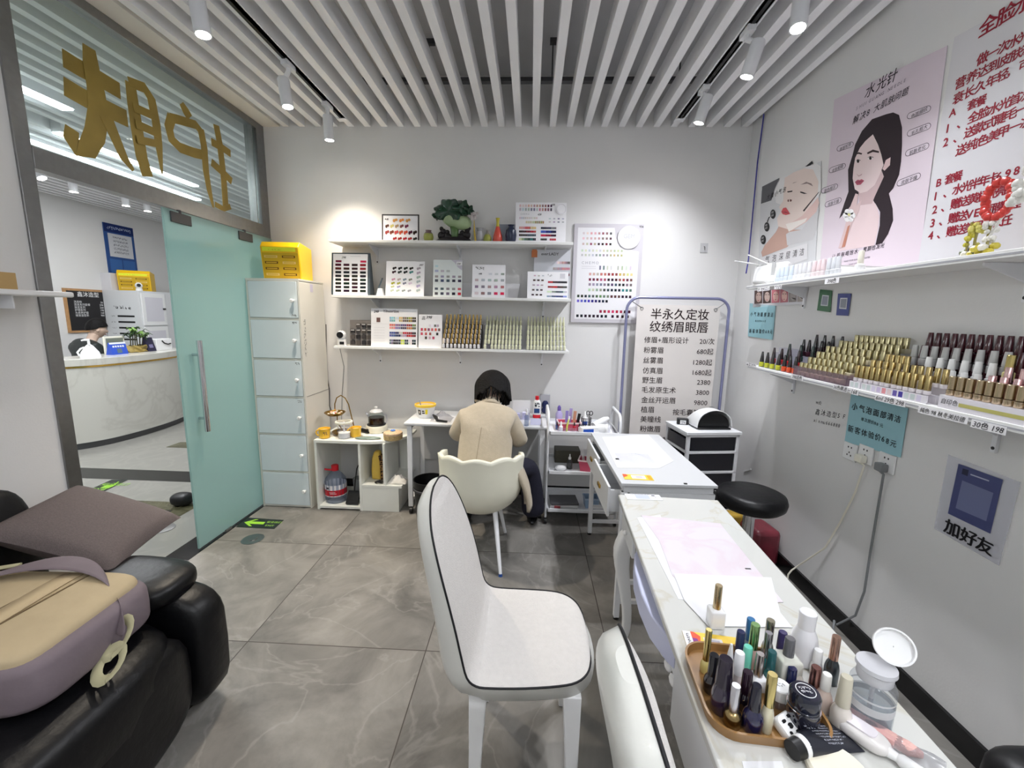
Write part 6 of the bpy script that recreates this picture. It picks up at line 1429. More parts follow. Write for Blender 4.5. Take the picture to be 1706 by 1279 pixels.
# ================================================================ shelf wall (right)
XW = XR
SF = 1.43      # front edge of both wall shelves
LZ, UZ = 1.262, 1.775
for z, y0, y1, lb in ((LZ, .75, 2.80, 'long lower wall shelf on the poster wall lined with nail polish racks'), (UZ, .75, 2.93, 'long upper wall shelf on the poster wall holding pale bottles and the router')):
    t = thing('wall_shelf', lb, 'shelf', (1.53, 1.8, z), 0, 'long wall shelves')
    q = MB(); q.box(SF - 1.53, .098, y0 - 1.8, y1 - 1.8, -.024, 0); q.build('shelf_board', SHELF, t, bevel=.002)
    q = MB(); q.box(SF - 1.53 - .001, SF - 1.53 + .001, y0 - 1.8, y1 - 1.8, -.016, -.010); q.build('edge_groove', mat('groove_grey', (168, 168, 174), .4), t)
    for by in (2.62, 1.48, .95):
        q = MB(); yy = by - 1.8; q.box(.088, .099, yy - .008, yy + .008, -.15, -.024); q.prism([(.088, yy - .004, -.025), (-.06, yy - .004, -.025), (-.06, yy - .004, -.034), (.088, yy - .004, -.09)], (0, .008, 0)); b_ = q.build('bracket', WHITEM, t)
        q = MB(); q.tube([(.0885, yy, -.135), (.087, yy, -.135)], .006, 8); q.build('screw', BLACK, b_)

def wpoly(P, px, col, x, off=(0, 0), s=1.0):
    P.col = col; P.poly([at(off[0] + u * s, off[1] + v * s, x=x) for u, v in px])
def wall_flat(name, px, x, m, lb, cat, th=.002, grp=None):
    pts = [at(u, v, x=x) for u, v in px]
    q = MB(); q.prism(pts, (th, 0, 0)); o = q.build(name, m); return tag(o, lb, cat, grp)
def addprint(P, parent, name='print', m=PRINT, smooth=0):
    o = P.build(name, m, loc=(0, 0, 0), smooth=smooth); o.parent = parent; o.matrix_parent_inverse = Matrix.Translation(-parent.location); return o
def pill(P, x, c, txt, wpx, hpx, slope):
    """outlined capsule with tiny lettering"""
    def path(k):
        r = hpx / 2 * k; o = []
        for i in range(9): a = pi / 2 + pi * i / 8; o.append((-wpx / 2 + hpx / 2 + r * cos(a), r * sin(a)))
        for i in range(9): a = -pi / 2 + pi * i / 8; o.append((wpx / 2 - hpx / 2 + r * cos(a), r * sin(a)))
        return [(c[0] + u, c[1] - v - u * slope) for u, v in o]
    wpoly(P, path(1.0), (70, 60, 72), x); wpoly(P, path(.84), (222, 210, 220), x - .0003)
    xtext(P, txt, c[0], c[1] + hpx * .28 + .5, x - .0006, hpx * .68, 'CENTER', (70, 60, 72), .004)

# ---- pink portrait poster
PX = XW - .004
pk = wall_flat('beauty_poster', [(1390, 166), (1578, 76), (1530, 446), (1366, 440)], PX, mat('pink_poster_paper', (220, 206, 216), .35, coat=.15), 'pink poster of a long-haired woman with a flower above the upper wall shelf', 'poster', .002)
P = MB(); O = (1360, 100); S = .2813; x0 = PX - .0006
def pp(px, col, k): wpoly(P, px, col, PX - .0006 - k * .0003, O, S)
pp([(415, 320), (455, 310), (490, 325), (508, 400), (508, 500), (502, 600), (490, 680), (455, 760), (430, 790), (452, 880), (455, 950), (425, 1030), (390, 1085), (350, 1095), (375, 980), (378, 900), (350, 850), (310, 830), (250, 800), (215, 850), (190, 880), (135, 940), (165, 850), (190, 780), (188, 650), (215, 560), (230, 500), (270, 420), (330, 350)], (46, 36, 42), 0)
pp([(330, 820), (360, 870), (372, 930), (365, 1000), (342, 1098), (140, 1130), (165, 1040), (195, 960), (240, 870), (290, 830)], (226, 204, 206), 1)
pp([(345, 740), (385, 650), (400, 690), (345, 810), (330, 850), (255, 860), (250, 780)], (206, 180, 182), 2)
pp([(290, 480), (335, 440), (365, 500), (385, 560), (398, 620), (375, 680), (345, 740), (300, 778), (262, 788), (228, 765), (215, 700), (220, 640), (230, 580), (258, 520)], (232, 212, 212), 3)
pp([(392, 645), (412, 592), (440, 575), (436, 622), (404, 655)], (222, 194, 194), 4)
pp([(130, 1115), (165, 1000), (196, 880), (232, 790), (250, 795), (238, 858), (268, 828), (252, 892), (214, 962), (156, 1112)], (216, 190, 190), 4)
pp([(232, 560), (250, 545), (272, 552), (268, 560), (250, 556)], (60, 44, 46), 5); pp([(300, 548), (335, 530), (372, 540), (370, 550), (335, 544), (304, 558)], (60, 44, 46), 5)
for cx, cy, w in ((247, 600, 13), (320, 582, 17)):
    pp([(cx + w * cos(i * pi / 5), cy + 9 * sin(i * pi / 5)) for i in range(10)], (236, 226, 226), 5); pp([(cx + 8 * cos(i * pi / 4), cy + 9 * sin(i * pi / 4)) for i in range(8)], (40, 26, 28), 6); pp([(cx - w - 2, cy - 2), (cx - 2, cy - 13), (cx + w + 3, cy - 7), (cx + w, cy - 4), (cx, cy - 9)], (46, 30, 34), 6)
pp([(238, 672), (252, 684), (272, 672), (268, 682), (250, 690)], (196, 160, 164), 5)
pp([(228, 722), (245, 708), (256, 711), (268, 705), (284, 714), (262, 738), (240, 740)], (176, 84, 104), 5); pp([(228, 722), (256, 719), (284, 714), (258, 724)], (120, 50, 70), 6)
for i in range(6):
    a = i * pi / 3; pp([(194 + 22 * cos(a) + 17 * cos(j * pi / 4), 920 + 24 * sin(a) + 18 * sin(j * pi / 4)) for j in range(8)], (240, 238, 238), 6)
pp([(194 + 8 * cos(j * pi / 4), 915 + 9 * sin(j * pi / 4)) for j in range(8)], (206, 206, 140), 7)
pp([(150, 1110), (185, 985), (200, 975), (170, 1105)], (190, 130, 110), 5)
TX = PX - .0008
for i, ch in enumerate('水光针'): xtext(P, ch, 1440 + 18.5 * i, 164 - 11 * i, TX, 21, col=(40, 34, 44), bold=.004, shear=.15)
for i, ch in enumerate('SHUIGUANG NEEDLE'): xtext(P, ch, 1426 + 5.3 * i, 184 - 3.1 * i, TX, 7, col=(120, 110, 124), shear=.15)
for i, ch in enumerate('解决8大肌肤问题'): xtext(P, ch, 1420 + 11.6 * i, 207 - 6.4 * i, TX, 13, col=(44, 38, 50), bold=.008, shear=.15)
for (u, v, s_) in ((1408, 244, '面部松弛'), (1395, 280, '皮肤粗糙'), (1382, 314, '肤色暗沉'), (1388, 337, '皮肤干燥')): pill(P, PX - .0006, (u, v), s_, 28, 9.5, .34)
for (u, v, s_) in ((1531, 187, '色斑细纹'), (1531, 216, '毛孔粗大'), (1528, 249, '肌肤老化'), (1514, 299, '皮肤干燥')): pill(P, PX - .0006, (u, v), s_, 40, 11, .38)
for i, ch in enumerate('让肌肤喝饱水·素颜也发光'): xtext(P, ch, 1386 + 7.3 * i, 431 - 1.65 * i, TX, 8.4, col=(60, 52, 66), bold=.006, shear=.1)
xtext(P, 'MAKE YOUR SKIN DRINK WATER', 1406, 437, TX, 3.6, col=(110, 100, 116)); xtext(P, 'SHINE EVERY DAY', 1414, 442, TX, 3.6, col=(110, 100, 116))
addprint(P, pk, 'portrait_print')

# ---- facial cleansing poster
fc = wall_flat('facial_poster', [(1268, 318), (1368, 268), (1358, 438), (1262, 472)], PX, mat('grey_poster_paper', (212, 212, 214), .35, coat=.15), 'poster of a reclining face being wiped, nearest the back corner', 'poster', .002)
P = MB(); O = (1180, 240); S = .1876
pp([(478, 378), (632, 300), (590, 400), (560, 500), (468, 530)], (96, 96, 100), 0); pp([(860, 200), (922, 148), (930, 170), (900, 195)], (40, 40, 44), 0)
pp([(640, 300), (860, 205), (960, 170), (1000, 200), (1000, 420), (930, 560), (800, 600), (600, 520), (590, 420)], (228, 226, 226), 1)
pp([(470, 960), (500, 900), (600, 780), (640, 700), (760, 760), (830, 760), (720, 890), (700, 915), (480, 1000)], (200, 164, 150), 1)
pp([(680, 300), (760, 250), (850, 215), (930, 225), (978, 330), (972, 440), (900, 560), (830, 650), (720, 760), (620, 730), (610, 660), (645, 600), (630, 560), (665, 500), (670, 400)], (232, 214, 206), 2)
pp([(690, 800), (720, 780), (830, 760), (940, 600), (985, 560), (960, 760), (930, 850), (700, 900)], (206, 204, 206), 2)
pp([(700, 720), (830, 640), (900, 560), (975, 470), (985, 520), (960, 600), (870, 690), (740, 770)], (226, 196, 190), 3); pp([(688, 710), (840, 668), (878, 655), (860, 690), (715, 778)], (240, 232, 226), 4)
pp([(648, 600), (665, 568), (690, 562), (728, 620), (690, 630), (660, 622)], (206, 84, 90), 4); pp([(648, 602), (690, 600), (726, 620), (690, 610)], (150, 50, 60), 5)
pp([(700, 420), (748, 412), (745, 424), (705, 430)], (50, 40, 42), 4); pp([(815, 420), (840, 425), (878, 440), (850, 442), (818, 432)], (50, 40, 42), 4)
pp([(820, 360), (870, 335), (915, 350), (930, 375), (880, 350)], (150, 130, 126), 4); pp([(745, 350), (790, 335), (760, 340)], (150, 130, 126), 4)
pp([(703, 495), (716, 490), (716, 512), (705, 512)], (110, 70, 66), 4); pp([(724, 488), (744, 495), (736, 512), (724, 508)], (110, 70, 66), 4)
pp([(975, 430), (990, 420), (850, 600), (840, 590)], (60, 50, 52), 3)
for cx, cy in ((575, 622), (520, 735), (488, 848)): pp([(cx + 24 * cos(i * pi / 8), cy + 42 * sin(i * pi / 8)) for i in range(16)], (28, 26, 28), 3); xtext(P, '深层', 1180 + (cx - 17) * S, 240 + (cy - 4) * S, PX - .0022, 3.6, col=(226, 226, 226)); xtext(P, '清洁', 1180 + (cx - 17) * S, 240 + (cy + 22) * S, PX - .0022, 3.6, col=(226, 226, 226))
pp([(520, 690), (535, 650), (555, 640), (540, 660), (528, 694)], (28, 26, 28), 3)
pp([(455, 1010), (880, 880), (882, 1020), (458, 1170)], (222, 220, 222), 3)
for i, ch in enumerate('大微小气泡'): xtext(P, ch, 1277 + 6.6 * i, 333 - 3.0 * i, PX - .0018, 9, col=(30, 28, 30), bold=.01, shear=.2)
for i, ch in enumerate('气泡深层清洁'): xtext(P, ch, 1274.5 + 11.4 * i, 438 - 2.5 * i, PX - .0018, 12.5, col=(36, 32, 34), bold=.004)
addprint(P, fc, 'portrait_print')

# ---- red lettered price poster
rp_ = wall_flat('price_poster', [(1590, 62), (1760, -30), (1760, 425), (1529, 440)], PX - .001, mat('white_poster_paper', (216, 214, 218), .35, coat=.15), 'white poster lettered in dark red beside the pink portrait poster', 'poster', .002)
P = MB(); RC = (150, 34, 52); TX = PX - .0018
def slant(s, u, v, h, du, dv, b=.034):
    for i, ch in enumerate(s): xtext(P, ch, u + du * i, v + dv * i, TX, h, col=RC, bold=b, shear=.0)
slant('全脸水光针', 1628, 64, 29, 29.5, -18)
slant('做一次水光,', 1625, 111, 19, 17.5, -9.5); slant('营养达到皮肤深层', 1590, 150, 18.5, 18.2, -9.2); slant('衰长久年轻，可', 1586, 175, 18.5, 18.2, -9.2)
slant('A 套餐', 1580, 197, 17, 15.0, -6); slant('1、全脸水光首次', 1576, 222, 18.5, 17.2, -7.4); slant('2、送款式睫毛一', 1570, 246, 18.5, 17.2, -7.4); slant('送纯色美甲一次', 1591, 260, 18.5, 17.8, -7.6)
slant('B套餐', 1559, 312, 17, 13.5, -4.4); slant('1、水光半年卡6980', 1556, 334, 18, 14.6, -4.6); slant('2、赠送黄极光亮白', 1552, 357, 18, 15.0, -4.2); slant('3、赠送VE面膜护理', 1549, 379, 18, 14.6, -3.4); slant('4、赠送美甲一次任', 1545, 400, 18, 15.0, -3.0)
addprint(P, rp_, 'red_lettering')

# ---- blue cleaning offer signs
BLUS = mat('sky_blue_paper', (150, 196, 206), .5)
for px, k, lb in (([(1418, 656), (1513, 680), (1500, 762), (1407, 735)], 1.0, 'sky blue offer sign above the power sockets on the poster wall'), ([(1249, 505), (1292, 509), (1287, 566), (1246, 560)], .45, 'sky blue offer sign at the corner above the yellow bottles')):
    o = wall_flat('offer_sign', px, XW - .006, BLUS, lb, 'sign', .0015, 'sky blue offer signs')
    P = MB(); xx = XW - .0072
    if k == 1.0:
        for i, ch in enumerate('小气泡面部清洁'): xtext(P, ch, 1418.5 + 11.8 * i, 680.5 + 3.4 * i, xx, 12.6, col=(16, 30, 38), bold=.024)
        for i, ch in enumerate('单次原价88元'): xtext(P, ch, 1434 + 5.6 * i - (2 if i > 4 else 0), 700 + 1.7 * i, xx, 7, col=(24, 44, 52), bold=.01)
        for i, ch in enumerate('新客体验价68元'): xtext(P, ch, 1412 + (11.2 * i if i < 6 else 56 + 7.2 * (i - 5)), 717 + 3.5 * i, xx, 12.6, col=(16, 30, 38), bold=.016)
    else:
        for i, ch in enumerate('小气泡面部清洁'): xtext(P, ch, 1250 + 5.6 * i, 526 + .2 * i, xx, 7.6, col=(16, 30, 38), bold=.008)
        for i, ch in enumerate('单次原价88元'): xtext(P, ch, 1258 + 2.6 * i, 536 + .05 * i, xx, 3.8, col=(24, 44, 52), bold=.006)
        for i, ch in enumerate('新客体验价68元'): xtext(P, ch, 1248 + (5.4 * i if i < 6 else 27 + 3.6 * (i - 5)), 554 + .2 * i, xx, 7.6, col=(16, 30, 38), bold=.012)
    addprint(P, o, 'sign_lettering')
# before/after photo strip under the upper shelf
o = wall_flat('photo_strip', [(1256, 484), (1346, 480), (1341, 506), (1254, 512)], XW - .006, mat('white_poster_paper'), 'strip of small face photos just under the upper shelf by the corner', 'photo strip', .0015)
P = MB(); xx = XW - .0072
for i, (c0, c1) in enumerate((((80, 60, 54), (186, 160, 150)), ((70, 52, 48), (200, 176, 166)), ((206, 120, 130), (236, 190, 180)), ((190, 110, 120), (236, 196, 186)), ((150, 142, 138), (176, 168, 164)), ((170, 160, 154), (190, 180, 174)))):
    u = 1257 + 14.3 * i; sl = -.045 * 14.3 * i
    wpoly(P, [(u, 484 + sl), (u + 13.2, 483.4 + sl), (u + 12.8, 505 + sl), (u - .3, 506 + sl)], c0, xx); 
    wpoly(P, [(u + 6.8 + 4.6 * cos(a), 495 + sl + 8.5 * sin(a)) for a in [pi * j / 6 for j in range(12)]], c1, xx - .0004)
    if i < 4: wpoly(P, [(u + 4.5, 500 + sl), (u + 8, 499.6 + sl), (u + 6.5, 501.4 + sl)], (170, 70, 80), xx - .0008); wpoly(P, [(u + 3.4, 491 + sl), (u + 6, 491 + sl), (u + 6, 492 + sl), (u + 3.4, 492 + sl)], (60, 40, 40), xx - .0008); wpoly(P, [(u + 8, 491 + sl), (u + 10.4, 491 + sl), (u + 10.4, 492 + sl), (u + 8, 492 + sl)], (60, 40, 40), xx - .0008)
    else: wpoly(P, [(u + 4, 498 + sl), (u + 11, 499 + sl), (u + 12, 502 + sl), (u + 8, 501 + sl)], (60, 52, 50), xx - .0008)
addprint(P, o, 'face_photos')
# payment cards (their square codes left blank)
for px, c, inner, lb in (([(1366, 482), (1386, 484), (1383, 520), (1361, 517)], (60, 110, 74), [(1370, 491), (1381, 492), (1379, 510), (1367, 509)], 'green payment card hanging under the upper wall shelf'), ([(1396, 489), (1418, 489), (1413, 526), (1393, 525)], (66, 76, 140), [(1400, 496), (1412, 496), (1410, 515), (1398, 514)], 'blue payment card hanging under the upper wall shelf')):
    o = wall_flat('payment_card', px, XW - .006, mat('card_%d' % c[0], c, .4), lb, 'card', .0015, 'payment cards'); P = MB(); wpoly(P, inner, (214, 218, 220), XW - .0068); xm = sum(p[0] for p in inner) / 4; ym = sum(p[1] for p in inner) / 4; wpoly(P, [(xm + (u - xm) * .8, ym + (v - ym) * .8) for u, v in inner], (150, 154, 166), XW - .0072); addprint(P, o, 'blank_panel')
# add-friend sheet in its clear sleeve
o = wall_flat('clear_sleeve', [(1580, 757), (1700, 803), (1664, 942), (1556, 880)], XW - .004, clear_mat('sleeve_plastic', (252, 252, 255), .2, .1, .3, (232, 232, 238)), 'clear plastic sleeve with a slate blue card and bold characters on the poster wall', 'sleeve', .001)
P = MB(); wpoly(P, [(1597, 772), (1671, 799), (1650, 889), (1579, 855)], (72, 78, 120), XW - .0048); wpoly(P, [(1603, 800), (1655, 821), (1643, 868), (1592, 846)], (110, 116, 150), XW - .0052)
wpoly(P, [(1604, 780), (1614, 783), (1612, 793), (1602, 789)], (44, 46, 70), XW - .0052); wpoly(P, [(1617, 789), (1648, 800), (1647.6, 802), (1616.6, 791)], (170, 174, 196), XW - .0052)
for i, ch in enumerate('加好友'): xtext(P, ch, 1571 + 26.5 * i, 883 + 14 * i, XW - .0053, 27, col=(16, 16, 20), bold=.04)
addprint(P, o, 'sleeve_print')
# handwritten wifi note straight on the wall
P = MB(); xx = XW - .001
xtext(P, 'wifi:', 1359, 672, xx, 9, col=(50, 50, 56), shear=.2); [xtext(P, ch, 1358 + 9.2 * i, 689 + 1.6 * i, xx, 11, col=(46, 46, 52), bold=.002, shear=.15) for i, ch in enumerate('鑫沐造型5F')]; [xtext(P, ch, 1355 + 4.1 * i, 702 + .95 * i, xx, 8.5, col=(46, 46, 52), shear=.15) for i, ch in enumerate('xinmu666888')]
tag(P.build('handwritten_note', PRINT, smooth=0), 'handwritten wifi note in black pen on the wall left of the blue sign', 'note')
# sockets, plugs, cables
SOC = []
for i, (u, v) in enumerate(((1417, 752), (1443, 757), (1478, 771))):
    p = at(u, v, x=XW - .004); t = thing('wall_socket', ('empty wall socket leftmost of three under the blue sign', 'middle wall socket with a pale plug under the blue sign', 'right wall socket with a grey plug under the blue sign')[i], 'socket', (XW - .004, p.y, p.z), 0, 'wall sockets'); SOC.append(t)
    q = MB(); q.box(-.006, .003, -.043, .043, -.043, .043); q.build('face_plate', WHITE, t, bevel=.003)
    q = MB()
    for y, z in ((.010, .022), (-.010, .022), (.0, -.004), (.012, -.018), (-.012, -.018)): q.box(-.0068, -.0058, y - .003, y + .003, z - .004, z + .004)
    q.build('socket_slots', BLACK, t)
for i, (m, path, r, lb) in enumerate(((mat('cream_plastic'), [(1440, 775), (1425, 820), (1400, 870), (1375, 912), (1330, 950)], .0045, 'pale power lead running from the middle socket down behind the nail table'), (mat('grey_plastic'), [(1472, 790), (1462, 850), (1450, 920), (1440, 985), (1425, 1025), (1405, 1042)], .005, 'grey power lead running from the right socket down behind the nail table'))):
    s = SOC[i + 1]; pts = [Vector((XW - .035, s.location.y, s.location.z - .035))] + [at(u, v, x=XW - .012 - .01 * (k == 0)) for k, (u, v) in enumerate(path)]
    pts[-1].x = XW - .05; pts.append(Vector((XW - .10, pts[-1].y - .05, .10))); pts.append(Vector((XW - .16, pts[-1].y - .08, .008)))
    t = thing('power_cable', lb, 'cable', s.location)
    sm = []
    for a, b in zip(pts, pts[1:]):
        for k in range(4): sm.append(a.lerp(b, k / 4))
    sm.append(pts[-1]); q = MB(); q.tube([p - s.location for p in sm], r, 8); q.build('lead', m, t, smooth=180)
    q = MB(); q.M = T3(-.022, 0, -.022); q.box(-.018, .015, -.022, .022, -.018, .02); q.build('plug', m, t, bevel=.006)
q = MB(); p0 = at(1278, 140, x=XW - .01); p0.z = ZC + .02; q.tube([p0, at(1262, 270, x=XW - .01), at(1247, 432, x=XW - .02), at(1243, 455, x=XW - .06)], .0045, 8); tag(q.build('network_cable', mat('indigo_cable', (60, 60, 150), .4)), 'indigo network cable dropping from the ceiling to the router', 'cable')

# ---- router
p = at(1255, 470, x=1.42)
t = thing('wifi_router', 'white router with two antennas at the corner end of the upper wall shelf', 'router', (1.475, 2.74, UZ), radians(20))
q = MB(); q.M = T3(0, 0, .064) @ Matrix.Rotation(.12, 4, 'Y'); q.box(-.02, .02, -.115, .115, -.06, .06); q.build('router_body', WHITE, t, bevel=.016, seg=4)
q = MB(); q.box(-.022, -.0185, -.045, -.02, .0, .125); q.build('grey_stripe', mat('grey_panel'), t)
for yy, d in ((.09, (-.14, .06, .028)), (.02, (-.06, .11, .068))):
    q = MB(); q.tube([(.0, yy, .118), (d[0] * .15, yy + d[1] * .1, .125), (d[0], yy + d[1], .118 + d[2])], [.010, .009, .006], 10, .55); q.build('antenna', WHITE, t)

# ---- bottle racks on the lower shelf
def ypx(u, x, z): 
    best = at(u, 600, x=x); 
    for _ in range(6):
        # find the row of pixels where this x, z meets column u
        v = 600; lo, hi = 300, 900
        for _i in range(30):
            mid = (lo + hi) / 2
            if at(u, mid, x=x).z > z: lo = mid
            else: hi = mid
        best = at(u, lo, x=x); break
    return best.y
def side_rack(name, y0, y1, x0, dx, z0, dz, rows, grp):
    """rows: list of (n, proto, label, (fa, fb)) along y from y0 (far) to y1 (near)"""
    for r, (nn, proto, lb, fr) in enumerate(rows):
        for i in range(nn):
            f = fr[0] + (fr[1] - fr[0]) * (i / max(1, nn - 1)); y = y0 + (y1 - y0) * f
            loc = (x0 + dx * r + random.uniform(-.001, .001), y + random.uniform(-.0015, .0015), z0 + dz * r)
            if 'used' not in proto: proto['used'] = 1; o = proto; o.location = loc; o['label'] = lb; o['group'] = grp
            else: dup(proto, loc, 0, lb, grp)
def stand_x(y0, y1, x0, dx, z, dz, n, lb, m=ACRYL):
    t = thing('display_stand', lb, 'display stand', (x0, (y0 + y1) / 2, z))
    w = abs(y0 - y1) / 2; prof = [(-dx * .5, 0.0)]
    for r in range(n): prof += [(-dx * .5 + dx * r, .002 + dz * r), (dx * .5 + dx * r, .002 + dz * r)]
    prof += [(dx * (n - .5), 0.0)]
    q = MB(); q.ring([[(x, -w, zz) for x, zz in prof], [(x, w, zz) for x, zz in prof]]); q.build('steps', m, t, smooth=0)
    return t
CONE = dict(capr=.0125, taper=.45)
def cone(body, cap, lb): return polish('nail_polish', body, cap, .030, .062, .0145, lb, bm=LACQ, cm=LACQ, **CONE)
# A cones
xA, dA, zA = 1.462, .032, .030
yA0, yA1 = ypx(1270, xA, LZ + .05), ypx(1322, xA, LZ + .05)
stand_x(yA0 + .03, yA1 - .04, xA, dA, LZ, zA, 5, 'stepped clear stand under the cone-capped bottles by the corner')
cy_ = cone((206, 210, 60), (52, 50, 50), ''); co_ = cone((226, 86, 44), (40, 38, 40), ''); cr_ = cone((190, 40, 46), (46, 30, 34), ''); cg = cone((30, 60, 50), (28, 40, 38), ''); cb_ = cone((60, 24, 40), (30, 22, 28), '')
side_rack('a', yA0, yA1, xA, dA, LZ + .0025, zA, [(4, cy_, 'cone-capped yellow nail polish in the front row by the corner', (0, .55))], 'cone-capped bottles')
side_rack('a', yA0, yA1, xA, dA, LZ + .0025, zA, [(3, co_, 'cone-capped orange nail polish at the right of the front row by the corner', (.74, 1.06))], 'cone-capped bottles')
side_rack('a', yA0, yA1, xA + dA, dA, LZ + .0025 + zA, zA, [(4, cr_, 'cone-capped red nail polish in the second row by the corner', (.2, .95))], 'cone-capped bottles')
side_rack('a', yA0, yA1, xA + 2 * dA, dA, LZ + .0025 + 2 * zA, zA, [(3, cg, 'cone-capped dark green nail polish in the third row by the corner', (.5, 1.15))], 'cone-capped bottles')
side_rack('a', yA0, yA1, xA + 3 * dA, dA, LZ + .0025 + 3 * zA, zA, [(5, cb_, 'cone-capped burgundy nail polish in the fourth row by the corner', (.72, 1.35)), (4, cb_, 'cone-capped burgundy nail polish in the back row by the corner', (.9, 1.5))], 'cone-capped bottles')
# B gold caps in a clear tray
GOLDP = (190, 180, 142)
def goldb(body, cap, hb, hc, r, capr): return polish('nail_polish', body, cap, hb, hc, r, '', cm=METALC, capr=capr, taper=1.0, square=True)
xB, dB, zB = 1.455, .030, .031
yB0, yB1 = ypx(1336, xB, LZ + .05), ypx(1404, xB, LZ + .05)
t = thing('clear_tray', 'clear acrylic tray holding the first block of gold-capped bottles', 'tray', (1.53, (yB0 + yB1) / 2, LZ))
hw = (yB0 - yB1) / 2 + .035
q = MB(); q.box(-.095, .085, -hw - .02, hw, 0, .003); q.box(-.095, -.092, -hw - .02, hw, 0, .05); q.box(-.095, .085, -hw - .022, -hw - .02, 0, .05); q.box(-.095, .085, hw, hw + .002, 0, .05); q.build('tray_walls', clear_mat('mauve_acrylic', (226, 214, 220), .06, .3, .12, (206, 190, 200)), t)
gb = goldb((206, 198, 170), GOLDP, .022, .044, .0125, .0105)
for r, (u0, u1, n_) in enumerate(((1336, 1403, 9), (1350, 1420, 9), (1364, 1438, 9), (1380, 1472, 10), (1402, 1496, 11), (1428, 1511, 10))):
    xx = xB + dB * r; zz = LZ + .004 + zB * r; side_rack('b', ypx(u0, xx, zz + .05), ypx(u1, xx, zz + .05), xx, 0, zz, 0, [(n_, gb, 'gold-capped nail polish in the %s row of the clear tray' % ROWN[r], (0, 1))], 'gold-capped bottles in the clear tray')
# C white-based gold caps
xC, dC, zC = 1.452, .030, .028
yC0, yC1 = ypx(1428, xC, LZ + .06), ypx(1546, xC, LZ + .06)
for (ya, yb, lb) in ((yC0 + .016, yC0 - .045, 'short white step stand at the left of the long gold-capped block'), (yC0 - .05, yC1 - .02, 'white step stand lined with colour tabs under the long gold-capped block')):
    t = stand_x(ya, yb, xC, dC, LZ, zC, 3, lb, mat('white_stand', (226, 222, 228), .35))
    P = MB(); nn = int((ya - yb) / .026); 
    for i in range(nn):
        P.col = [(206, 214, 214), (196, 206, 206), (214, 206, 226), (206, 190, 220), (226, 150, 156), (226, 206, 206), (110, 96, 170), (70, 60, 150)][i % 8]; yy = ya - .006 - .026 * i; P.poly([(xC - dC * .5 - .0005, yy, LZ + .005), (xC - dC * .5 - .0005, yy - .019, LZ + .005), (xC - dC * .5 - .0005, yy - .019, LZ + .027), (xC - dC * .5 - .0005, yy, LZ + .027)])
    q = MB(); q.box(xC - dC * .5 - .0004, xC - dC * .5 + .004, yb, ya, LZ, LZ + .03); o_ = q.build('front_strip', mat('white_stand'), loc=(0, 0, 0)); o_.parent = t; o_.matrix_parent_inverse = Matrix.Translation(-t.location)
    addprint(P, t, 'colour_tabs')
gc = polish('nail_polish', (226, 220, 224), (180, 160, 112), .016, .052, .0115, '', cm=METALC, capr=.0098, taper=1.0)
side_rack('c', yC0, yC1, xC, dC, LZ + .032, zC, [(13, gc, 'tall gold-capped bottle in the front row of the white step stand', (0, 1)), (11, gc, 'tall gold-capped bottle in the second row of the white step stand', (.12, 1.08)), (5, gc, 'tall gold-capped bottle in the back row of the white step stand', (.22, .5))], 'gold-capped bottles on the white step stand')
# dark ones + grey-white caps behind
xD = 1.545
yD0, yD1 = ypx(1512, xD, LZ + .15), ypx(1655, xD, LZ + .15)
stand_x(yD0 + .02, yD1 - .04, xD - .028, .026, LZ, .04, 3, 'clear stepped stand of white-capped bottles behind the long gold-capped block')
dk = polish('nail_polish', (34, 22, 32), (40, 26, 34), .03, .05, .0145, '', cm=LACQ, capr=.0115, taper=.8)
wc = polish('nail_polish', (190, 190, 190), (206, 206, 204), .030, .046, .0145, '', capr=.0118, taper=.78)
side_rack('d', yD0, yD1, xD - .03, .03, LZ + .0425, .0, [(4, dk, 'black-capped bottle among the white-capped bottles on the lower wall shelf', (-.02, .24)), ], 'dark bottles behind the gold-capped block')
side_rack('d', yD0, yD1, xD - .028, .026, LZ + .044, .04, [(5, wc, 'white-capped bottle in the front row behind the long gold-capped block', (.42, .95)), (6, wc, 'white-capped bottle in the middle row behind the long gold-capped block', (.3, 1.0)), (9, wc, 'white-capped bottle in the back row behind the long gold-capped block', (.0, 1.05))], 'white-capped bottles')
bu = polish('nail_polish', (70, 24, 34), (74, 32, 40), .034, .062, .016, '', bm=LACQ, cm=LACQ, capr=.0135, taper=.62)
yE0, yE1 = ypx(1548, 1.605, LZ + .2), ypx(1705, 1.605, LZ + .2)
q = MB(); q.box(1.588, 1.626, yE1 - .12, yE0 + .03, LZ, LZ + .155); tag(q.build('riser_block', clear_mat('smoke_acrylic', (196, 190, 196), .08, .3, .2, (120, 110, 116))), 'smoky riser along the wall under the top row of burgundy bottles', 'riser')
side_rack('e', yE0 + .02, yE1, 1.574, 0, LZ + .105, 0, [(10, bu, 'tall burgundy-capped bottle in the lower row before the poster wall', (.1, 1.2))], 'burgundy bottles in the lower row')
side_rack('e', yE0, yE1, 1.606, 0, LZ + .1555, 0, [(14, bu, 'tall burgundy-capped bottle in the top row against the poster wall', (0, 1.25))], 'burgundy bottles in the top row')
